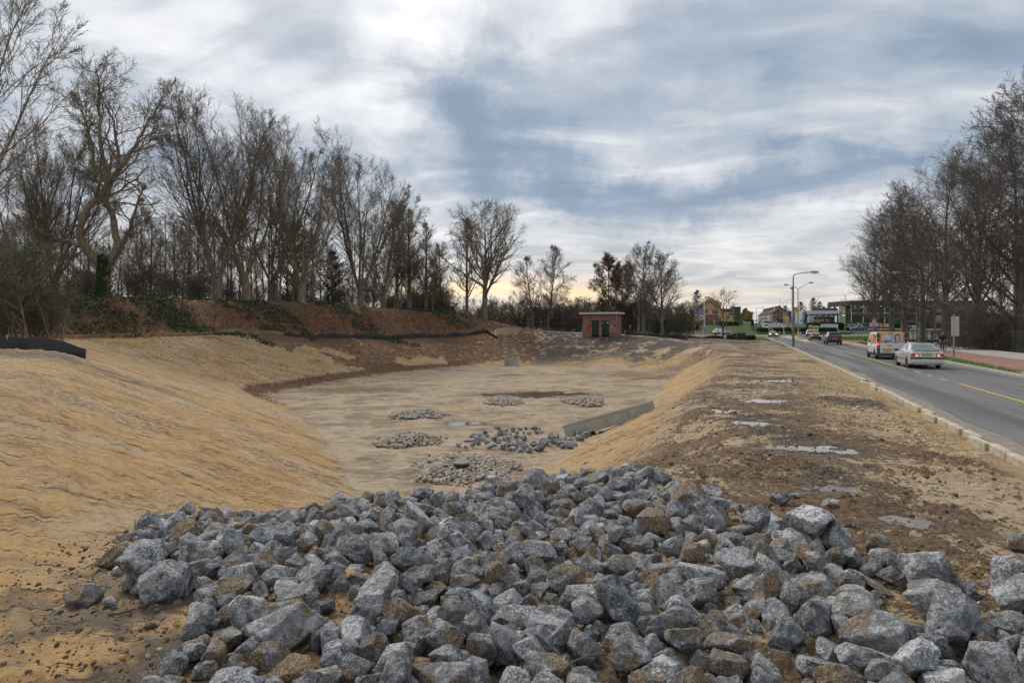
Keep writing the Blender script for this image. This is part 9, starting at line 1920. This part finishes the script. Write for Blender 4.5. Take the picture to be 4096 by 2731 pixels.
 def hatch(p, **k):
  S = dict(L=4.1, W=1.70, R=.31, axles=(.72, 3.28), paint=p, gc=.19, detail=False, belt=[(0, .85), (.05, .98), (2.3, .97), (3.0, .90), (3.8, .76), (4.1, .52)], plan=[(0, .86), (.06, .94), (.3, .985), (3.3, 1), (3.8, .93), (4.1, .72)],
   cabin=dict(base=((.08, .96), (3.05, .90)), roof=((.42, 1.36), (1.95, 1.40)), ztop=1.46, wb=.90, wt=.68, bev=.08, panes=dict(rear=[([(.08, .12), (.92, .12), (.88, .88), (.12, .88)], GLASS)], front=[([(.06, .06), (.94, .06), (.92, .92), (.08, .92)], GLASS)], left=[([(.12, .12), (.54, .12), (.54, .84), (.40, .84)], GLASS), ([(.57, .12), (.90, .14), (.84, .84), (.57, .84)], GLASS)], right=[([(.46, .12), (.88, .12), (.60, .84), (.46, .84)], GLASS), ([(.10, .14), (.43, .12), (.43, .84), (.16, .84)], GLASS)])),
   pairs=[('tail_light', (.72, .03, .95), (.18, .1, .26), REDL, .2), ('headlight', (.62, 3.92, .66), (.26, .16, .12), WHL, -.3)], mirror=(.86, 2.6, .96, p))
  S.update(k); return S
 c = build_car('blue_hatchback', 'bright blue hatchback driving left past the hedge and warning triangles', 'car', (at(3464, 214), 214, .87), math.radians(88), hatch(blue)); c.scale = (1.2, 1.2, 1.15)
 S7 = hatch(paint('black_paint', (.02, .02, .024), .3, .22)); S7['pairs'] = [('tail_light', (.70, .02, .98), (.22, .1, .22), REDLIT, .2)]
 build_car('black_hatchback', 'black hatchback with bright red brake lights behind the fence', 'car', (at(3640, 195), 195, 1.15), R3(math.radians(52)), S7)
 sil2 = paint('pale_blue_paint', (.33, .36, .44), .4, .3)
 build_car('white_estate', 'white car half hidden by the roundabout hedge, its red light at the hedge end', 'car', (at(3356, 221), 222, .75), math.radians(86), hatch(wh))
 build_car('pale_blue_car', 'pale blue car roof showing over the roundabout hedge', 'car', (at(3304, 226), 226, .85), math.radians(86), hatch(sil2))
 build_car('red_car', 'red car whose roof shows over the left part of the hedge', 'car', (at(3162, 232), 232, .75), math.radians(84), hatch(paint('red_paint', (.42, .03, .03), .2, .3)))
 build_car('silver_car', 'silver car parked behind the blue and white signpost', 'car', (at(3208, 330), 330, 4.6), math.radians(80), hatch(paint('light_silver', (.55, .56, .58), .3, .3)))
 build_car('parked_car', 'white car parked far up the terraced street', 'car', (at(3048, 395), 395, 5.0), math.radians(60), hatch(wh))
 build_car('parked_car', 'dark car parked up the street behind the oncoming white van', 'car', (at(3064, 300), 300, 3.6), math.radians(195), hatch(navy))
 build_car('parked_car', 'dark car parked beneath the showroom overhang at right', 'car', (at(3663, 243), 243, 3.15), math.radians(80), hatch(navy))
 # vans
 vw = paint('van_white', (.66, .66, .65), .0, .35); orange = plain('van_orange', (.80, .25, .015), .35, coat=.4); greyp = plain('print_grey', (.42, .44, .46), .25, coat=.4, var=.2)
 def van_spec(p, L=5.0, H=1.95, det=True):
  return dict(L=L, W=1.94, R=.335, axles=(.95, .95+3.1), paint=p, gc=.24, skirt=DARKPL, detail=det, waist=.5, tuck=.02,
   belt=[(0, 1.10), (.02, 1.16), (3.6, 1.16), (4.1, 1.12), (4.65, .98), (5.0, .62)] if L == 5.0 else [(0, 1.1), (L, .62)], plan=[(0, .965), (.08, 1), (3.9, 1), (4.5, .95), (5.0, .76)],
   cabin=dict(base=((.03, 1.12), (4.35, 1.12)), roof=((.10, H-.03), (3.45, H-.05)), ztop=H+.01, wb=.985, wt=.88, bev=.09, panes=dict(front=[([(.06, .06), (.94, .06), (.93, .92), (.07, .92)], GLASS)], left=[([(.09, .06), (.30, .06), (.30, .84), (.20, .84)], GLASS)], right=[([(.70, .06), (.91, .06), (.80, .84), (.70, .84)], GLASS)])))
 V = van_spec(vw)
 V.update(boxes=[('orange_wrap', (0, .060, 1.52), (1.60, .05, .80), orange, 0, .03), ('rear_window', (0, .025, 1.53), (1.40, .03, .56), greyp, 0, .01), ('door_panel', (0, .0, .80), (1.62, .04, .68), vw, 0, .015), ('brake_light', (-.1, .03, 1.875), (.22, .04, .05), REDL),
   ('bumper', (0, .03, .34), (1.90, .22, .22), DARKPL, 0, .04), ('bumper_corner', (-.86, .02, .62), (.22, .12, .80), DARKPL, 0, .04), ('bumper_corner', (.86, .02, .62), (.22, .12, .80), DARKPL, 0, .04), ('light_column', (-.885, .04, 1.46), (.15, .14, .92), DARKPL, 0, .04), ('light_column', (.885, .04, 1.46), (.15, .14, .92), DARKPL, 0, .04),
   ('door_gap', (.06, -.021, .82), (.008, .006, .66), DARKPL), ('handle', (-.20, -.03, 1.00), (.30, .04, .05), INK, 0, .015), ('plate_recess', (-.30, -.025, .72), (.74, .02, .05), INK, 0, .01), ('wiper', (-.38, .004, 1.30), (.04, .02, .40), INK), ('wiper', (.24, .004, 1.30), (.04, .02, .40), INK),
   ('door_strip', (.50, -.022, .735), (.52, .006, .012), INK), ('blue_strip', (.42, -.022, .56), (.32, .006, .02), plain('badge_blue', (.06, .06, .25), .4)), ('orange_reflector', (-.60, -.085, .375), (.16, .01, .03), plain('orange_lens', (.8, .2, .05), .3)), ('side_badge', (-.972, 3.0, .86), (.006, .40, .07), plain('badge_blue', (.06, .06, .25), .4)),
   ('side_wrap', (-.945, 1.35, 1.46), (.03, 1.45, .66), orange, 0, .01), ('side_wrap', (.945, 1.35, 1.46), (.03, 1.45, .66), orange, 0, .01), ('side_sticker', (-.965, 1.85, 1.62), (.01, .26, .52), WHITE), ('side_print', (-.962, 2.35, 1.36), (.012, .46, .80), plain('print_skin', (.52, .36, .27), .4, var=.3)), ('underside', (0, 2.5, .27), (1.5, 4.2, .10), RUBBER)],
  pairs=[('tail_light', (.905, -.022, 1.28), (.10, .05, .26), REDL, 0), ('tail_light_glow', (.905, -.030, 1.10), (.10, .05, .16), REDLIT, 0), ('reflector', (.905, -.025, 1.52), (.12, .04, .05), WHL, 0), ('reversing_light', (.905, -.030, .86), (.11, .05, .07), WHL, 0)], plate=(-.30, -.035, .60, 'VDJ-70-P'), mirror=(1.0, 3.75, 1.30, INK))
 v = build_car('delivery_van', 'white van with orange rear doors and a smiling face printed on its rear window', 'van', (26.95, 48.4, 0), R3(HD*1.0), V)
 skin = plain('print_face', (.52, .44, .40), .4, var=.06); hair = plain('print_hair', (.09, .075, .07), .4); pale = plain('print_pale', (.66, .68, .72), .4, var=.05)
 def flat(nm, pts, mat, y=.004):
  mb = MB(); mb.prism([(p[0], p[1]) for p in pts], 'y', y, y-.003, mat); mb.build(nm, v)
 E = lambda cx, cz, rx, rz_, a0=0, a1=2*PI, n=22: [(cx+rx*math.cos(a0+(a1-a0)*k/n), cz+rz_*math.sin(a0+(a1-a0)*k/n)) for k in range(n)]
 flat('printed_speech_panel', E(-.40, 1.56, .27, .20), pale); flat('printed_hills', [(-.62, 1.28), (-.45, 1.36), (-.25, 1.42), (-.05, 1.38), (-.02, 1.27)], plain('print_mid', (.24, .25, .27), .4), .0045)
 flat('printed_hair', E(.33, 1.60, .17, .20), hair, .003); flat('printed_hair_ends', [(.17, 1.58), (.15, 1.40), (.21, 1.33), (.26, 1.45)], hair, .003); flat('printed_hair_ends', [(.49, 1.58), (.50, 1.38), (.45, 1.34), (.42, 1.45)], hair, .003)
 flat('printed_neck', [(.24, 1.27), (.27, 1.42), (.40, 1.42), (.46, 1.27)], skin, .0015); flat('printed_face', E(.335, 1.545, .125, .165), skin, .0000)
 flat('printed_smile', E(.335, 1.47, .055, .028, PI, 2*PI, 10), WHITE, -.002)
 for sx_ in (-.045, .05): flat('printed_eye', E(.335+sx_, 1.575, .018, .009, n=10), hair, -.002)
 ink2 = plain('print_blue', (.10, .12, .30), .4)
 for i, (w_, sx_, mm) in enumerate([(.24, -.47, ink2), (.12, -.53, ink2), (.24, -.47, ink2), (.28, -.45, orange)]):
  flat('printed_line', [(sx_-w_/2, 1.66-i*.055), (sx_+w_/2, 1.66-i*.055), (sx_+w_/2, 1.675-i*.055), (sx_-w_/2, 1.675-i*.055)], mm, -.001)
 text('lettering', 'QCAR', .12, INK, v, (.50, -.024, .655), (PI/2, 0, 0), ext=.001, xs=1.3)
 for x_ in (.44, .58):
  mb = MB(); mb.disc((x_, -.0245, .965), (0, -1, 0), .055, orange, 16); mb.disc((x_, -.026, .965), (0, -1, 0), .035, WHITE, 12); mb.build('round_sticker', v)
 mb = MB(); mb.box((.76, -.023, 1.0), (.26, .004, .02), INK); mb.build('side_letter_strip', v)
 W2 = van_spec(vw, det=False); W2.update(pairs=[('headlight', (.78, 4.72, .88), (.26, .16, .14), WHL, -.3)], mirror=(1.0, 3.8, 1.3, INK))
 W2['boxes'] = [('bumper', (0, 4.9, .45), (1.7, .2, .26), DARKPL, 0, .04)]
 build_car('white_van', 'white van coming down the street behind the hedge', 'van', (at(3073, 240)+1, 246, 1.15), PI-math.radians(14), W2)
 # yellow box beside the white van is a roadside sign, built with the signs
 dk = paint('van_black', (.03, .03, .036), .2, .25)
 for i, (u, y, lb) in enumerate([(3319, 291, 'black van with orange and white stripes and large lettering before the garage'), (3290, 297, 'second black and orange van, half hidden behind the lettered one')]):
  W3 = van_spec(dk, det=False); W3.update(boxes=[('stripe', (-.955, 1.6, 1.58), (.03, 1.1, .34), orange, 0, .01), ('stripe', (-.978, 3.4, .95), (.02, .9, .26), orange), ('white_stripe', (-.96, 3.1, 1.4), (.03, .8, .18), WHITE), ('white_stripe', (-.98, 4.3, .95), (.02, .7, .2), WHITE)], pairs=[('tail_light', (.90, -.0, 1.25), (.12, .06, .5), REDL, 0)], mirror=(1.0, 3.8, 1.3, dk))
  q = build_car('lettered_van', lb, 'van', (at(u, y), y, 3.45), math.radians(84), W3, 'black vans before the garage')
  text('lettering', FIRM, .50, WHITE, q, (-.99, 1.75, 1.12), (PI/2, 0, -PI/2), ext=.003)
 # box truck
 T = thing('box_truck', 'white box lorry parked between garage and showroom', 'lorry', (at(3344, 280), 280, 3.55), 0)
 mb = MB(); mb.box((2.55, 0, 1.75), (5.1, 2.2, 2.6), WHITE, 0, .04); mb.build('cargo_box', T)
 mb = MB(); mb.prism([(5.15, .35), (6.6, .35), (6.9, .6), (6.9, 1.25), (6.55, 1.35), (6.2, 2.2), (5.6, 2.75), (5.15, 2.75)], 'y', -1.0, 1.0, WHITE); mb.build('cab', T)
 mb = MB(); mb.prism([(5.75, 1.35), (6.40, 1.35), (6.10, 2.05), (5.75, 2.1)], 'y', -1.02, -1.0, GLASS); mb.build('cab_window', T)
 mb = MB(); mb.box((3.3, 0, .38), (6.2, 1.8, .16), RUBBER); mb.build('chassis', T)
 for x_ in (1.2, 6.1):
  for y_ in (-.95, .95):
   q = obj('wheel', None, T, (x_, y_, .38)); m2 = MB(); m2.tube([(0, -.12, 0), (0, .12, 0)], .38, RUBBER, 18); m2.build('tyre', q); m2 = MB(); m2.tube([(0, -.13, 0), (0, .13, 0)], .2, RIM, 12); m2.build('rim', q)
 text('lettering', 'CARMAK', .42, INK, T, (1.9, -1.11, 2.3), (PI/2, 0, 0), ext=.003)
build_vehicles()
# ------------------------------------------------------------------ people on bicycles
def skin_body(name, verts, edges, radii, mats, parent, root=0, sub=2):
 me = bpy.data.meshes.new(name); me.from_pydata(verts, edges, []); me.update()
 o = bpy.data.objects.new(name, me); COL.objects.link(o)
 sk = o.modifiers.new('Skin', 'SKIN'); sb = o.modifiers.new('Subdivision', 'SUBSURF'); sb.levels = sub; sb.render_levels = sub
 for i, r in enumerate(radii): me.skin_vertices[0].data[i].radius = (r, r) if not isinstance(r, tuple) else r
 me.skin_vertices[0].data[root].use_root = True
 dg = bpy.context.evaluated_depsgraph_get(); dg.update()
 m2 = bpy.data.meshes.new_from_object(o.evaluated_get(dg)); m2.name = name
 bpy.data.objects.remove(o)
 for m in mats: m2.materials.append(m)
 m2.polygons.foreach_set('use_smooth', np.ones(len(m2.polygons), dtype=bool))
 return obj(name, m2, parent)
def cyclist(label, loc, rz, coat, detail=True, bagcol=(.30, .45, .60)):
 """faces -Y (towards the camera) at rz=0"""
 SK = plain('skin', (.45, .27, .20), .55); HAIR = plain('hair', (.05, .035, .025), .7); JE = plain('jeans', (.07, .09, .13), .8); SH = plain('shoe', (.03, .03, .03), .6)
 t = thing('person', label, 'person', loc, rz)
 # pelvis on the saddle, leaning forward
 J = {'pel': (0, .30, .98), 'spine': (0, .16, 1.18), 'chest': (0, .0, 1.36), 'neck': (0, -.07, 1.47), 'head0': (0, -.10, 1.53),
  'shl': (-.19, -.02, 1.39), 'elbowl': (-.30, -.18, 1.16), 'wrl': (-.26, -.40, 1.04), 'hndl': (-.255, -.46, 1.03), 'shr': (.19, -.02, 1.39), 'elbowr': (.30, -.18, 1.16), 'wrr': (.26, -.40, 1.04), 'hndr': (.255, -.46, 1.03),
  'hpl': (-.10, .28, .93), 'knl': (-.13, -.10, .86), 'anl': (-.12, .04, .46), 'tol': (-.12, -.12, .40), 'hpr': (.10, .28, .93), 'knr': (.13, -.03, .60), 'anr': (.12, .10, .20), 'tor': (.12, -.07, .16)}
 ks = list(J); ix = {k: i for i, k in enumerate(ks)}
 E = [('pel', 'spine'), ('spine', 'chest'), ('chest', 'neck'), ('neck', 'head0'), ('chest', 'shl'), ('shl', 'elbowl'), ('elbowl', 'wrl'), ('wrl', 'hndl'), ('chest', 'shr'), ('shr', 'elbowr'), ('elbowr', 'wrr'), ('wrr', 'hndr'), ('pel', 'hpl'), ('hpl', 'knl'), ('knl', 'anl'), ('anl', 'tol'), ('pel', 'hpr'), ('hpr', 'knr'), ('knr', 'anr'), ('anr', 'tor')]
 Rr = {'pel': .135, 'spine': .145, 'chest': .155, 'neck': .06, 'head0': .055, 'shl': .085, 'elbowl': .055, 'wrl': .036, 'hndl': .03, 'shr': .085, 'elbowr': .055, 'wrr': .036, 'hndr': .03, 'hpl': .10, 'knl': .068, 'anl': .045, 'tol': .042, 'hpr': .10, 'knr': .068, 'anr': .045, 'tor': .042}
 b = skin_body('body', [J[k] for k in ks], [(ix[a], ix[c]) for a, c in E], [Rr[k] for k in ks], [coat, JE, SK, SH], t)
 mi = []
 for p in b.data.polygons:
  c = p.center; z, y, x = c.z, c.y, abs(c.x)
  if z > 1.475 and x < .1: mi.append(2)
  elif y < -.385 and z > .9: mi.append(2)
  elif z < .98 and y > -.36 and (y > .12 or z < .95) and not (x > .2): mi.append(3 if (z < .24 or (c.x < 0 and z < .47 and y < .02)) else 1)
  else: mi.append(0)
 b.data.polygons.foreach_set('material_index', np.array(mi, np.int32))
 # head with a face
 V, F = ico(3); P = V*np.array([.078, .098, .118])
 front = P[:, 1] < 0
 P[:, 0] *= np.where(P[:, 2] < 0, 1-.35*np.clip(-P[:, 2]/.118, 0, 1), 1)
 nose = np.exp(-((P[:, 0]/.014)**2+((P[:, 2]+.012)/.022)**2))*front; P[:, 1] -= nose*.024
 for s in (-1, 1):
  e = np.exp(-(((P[:, 0]-s*.031)/.014)**2+((P[:, 2]-.012)/.011)**2))*front; P[:, 1] += e*.010
 m_ = np.exp(-((P[:, 0]/.026)**2+((P[:, 2]+.055)/.007)**2))*front; P[:, 1] += m_*.006
 P = P+np.array([0, -.125, 1.625])
 hd = obj('head', mesh_from(P, F, [SK], None, True), t)
 mb = MB()
 for s in (-1, 1):
  mb.disc((s*.031, -.2115, 1.637), (0, -1, .1), .011, WHITE, 10, .006); mb.disc((s*.031, -.2130, 1.637), (0, -1, .1), .005, INK, 8)
 mb.build('eyes', hd)
 mb = MB(); mb.box((0, -.219, 1.572), (.045, .004, .008), plain('lips', (.35, .12, .10), .5)); mb.build('mouth', hd)
 for s in (-1, 1):
  mb = MB(); mb.disc((s*.079, -.12, 1.62), (s, -.2, 0), .016, SK, 10, .028); mb.build('ear', hd)
 V2 = V*np.array([.086, .106, .122]); keep = [f for f in F.tolist() if np.mean([V[i][1] for i in f]) > -.35 or np.mean([V[i][2] for i in f]) > .62]
 keep = [f for f in keep if np.mean([V[i][2] for i in f]) > -.45]
 obj('hair', mesh_from(V2+np.array([0, -.12, 1.633]), keep, [HAIR], None, True), t)
 # hands: palm, four fingers curled over the grip, thumb
 for s in (-1, 1):
  mb = MB(); cx, cy, cz = s*.255, -.475, 1.035
  mb.box((cx, cy, cz), (.085, .07, .03), SK, 0, .012)
  for k, ln in enumerate((.9, 1.0, .95, .8)):
   fx = cx+(-.033+.022*k); mb.tube([(fx, cy-.03, cz+.005), (fx, cy-.062*ln, cz-.008), (fx, cy-.062*ln, cz-.034), (fx, cy-.038, cz-.046)], [.010, .0095, .009, .007], SK, 6)
  mb.tube([(cx-s*.042, cy+.01, cz), (cx-s*.060, cy-.022, cz-.018), (cx-s*.050, cy-.046, cz-.034)], [.012, .011, .008], SK, 6)
  mb.build('hand', t)
 mb = MB(); mb.tube([(0.10, .02, 1.52), (-.02, -.15, 1.32), (-.16, .02, 1.12), (-.2, .2, 1.08)], .018, plain('strap', (.12, .12, .13), .7), 6); mb.build('bag_strap', t)
 return t
def bicycle(label, loc, rz):
 FR = plain('bike_frame', (.05, .055, .06), .4, .3); 
 t = thing('bicycle', label, 'bicycle', loc, rz)
 for y in (-.62, .52):
  w = obj('wheel', None, t, (0, y, .35)); n = 28
  mb = MB(); mb.tube([(0, .335*math.cos(2*PI*k/n), .335*math.sin(2*PI*k/n)) for k in range(n+1)], .018, RUBBER, 6, False); mb.build('tyre', w)
  mb = MB()
  for k in range(14):
   a = 2*PI*k/14; mb.tube([(.02*(-1)**k, 0, 0), (0, .32*math.cos(a), .32*math.sin(a))], .0022, RIM, 3)
  mb.tube([(-.04, 0, 0), (.04, 0, 0)], .02, RIM, 8); mb.build('spokes', w)
  mb = MB(); mb.tube([(0, .375*math.cos(a), .375*math.sin(a)) for a in np.linspace(.2 if y > 0 else .6, 2.6, 10)], .022, DARKPL, 5); mb.build('mudguard', t, (0, y, .35))
 mb = MB()
 mb.tube([(0, .30, .90), (0, .10, .30)], .018, FR, 8); mb.tube([(0, .26, .72), (0, -.40, .80)], .018, FR, 8); mb.tube([(0, .10, .30), (0, -.42, .72)], .02, FR, 8); mb.tube([(0, .10, .30), (.05, .52, .35)], .012, FR, 6); mb.tube([(0, .10, .30), (-.05, .52, .35)], .012, FR, 6); mb.tube([(0, .27, .76), (.05, .52, .35)], .01, FR, 6)
 mb.build('frame', t)
 mb = MB(); mb.tube([(0, -.40, .92), (0, -.46, .66), (.05, -.62, .35)], .014, FR, 6); mb.tube([(0, -.46, .66), (-.05, -.62, .35)], .014, FR, 6); mb.build('fork', t)
 mb = MB(); mb.tube([(-.32, -.44, 1.01), (-.16, -.47, 1.02), (0, -.41, .99), (.16, -.47, 1.02), (.32, -.44, 1.01)], .013, DARKPL, 6); mb.tube([(0, -.41, .99), (0, -.40, .90)], .014, FR, 6); mb.build('handlebar', t)
 mb = MB(); mb.box((0, .32, .91), (.17, .26, .06), DARKPL, 0, .03); mb.build('saddle', t)
 mb = MB(); mb.tube([(-.1, .10, .30), (.1, .10, .30)], .012, RIM, 6); mb.tube([(.07, .10, .30), (.08, .10, .14)], .010, RIM, 5); mb.tube([(-.07, .10, .30), (-.08, .10, .46)], .010, RIM, 5); mb.box((.12, .07, .13), (.09, .09, .02), DARKPL); mb.box((-.12, .0, .37), (.09, .09, .02), DARKPL); mb.build('crank', t)
 mb = MB(); mb.disc((0, -.49, .92), (0, -1, 0), .045, WHL, 14); mb.tube([(0, -.44, .92), (0, -.488, .92)], .045, DARKPL, 12); mb.build('headlamp', t)
 return t
COAT = plain('black_jacket', (.018, .018, .022), .8, var=.3)
_h = -math.radians(16)
bicycle('dark city bicycle ridden towards the camera along the red cycle path', (37.3, 59.2, .11), _h)
p_ = cyclist('cyclist in black jacket with dark hair riding towards the camera beside the wire fence', (37.3, 59.2, .11), _h, COAT)
bicycle('second bicycle, farther up the path behind the first cyclist', (at(3728, 96), 96, .11), _h)
cyclist('distant cyclist in brown coat behind the first one, near the fence', (at(3728, 96), 96, .11), _h, plain('brown_coat', (.08, .055, .045), .8))
mb = MB(); mb.box((0, 0, 0), (.20, .42, .36), plain('bag_blue', (.25, .36, .48), .7), 0, .04); mb.box((0, 0, .10), (.21, .43, .03), DARKPL, 0, .01)
b_ = mb.build('pannier', None, (37.3-.24*math.cos(_h), 59.2+.55, .72), (0, 0, _h)); tag(b_, 'pale blue pannier bag hanging at the side of the front bicycle', 'bag')
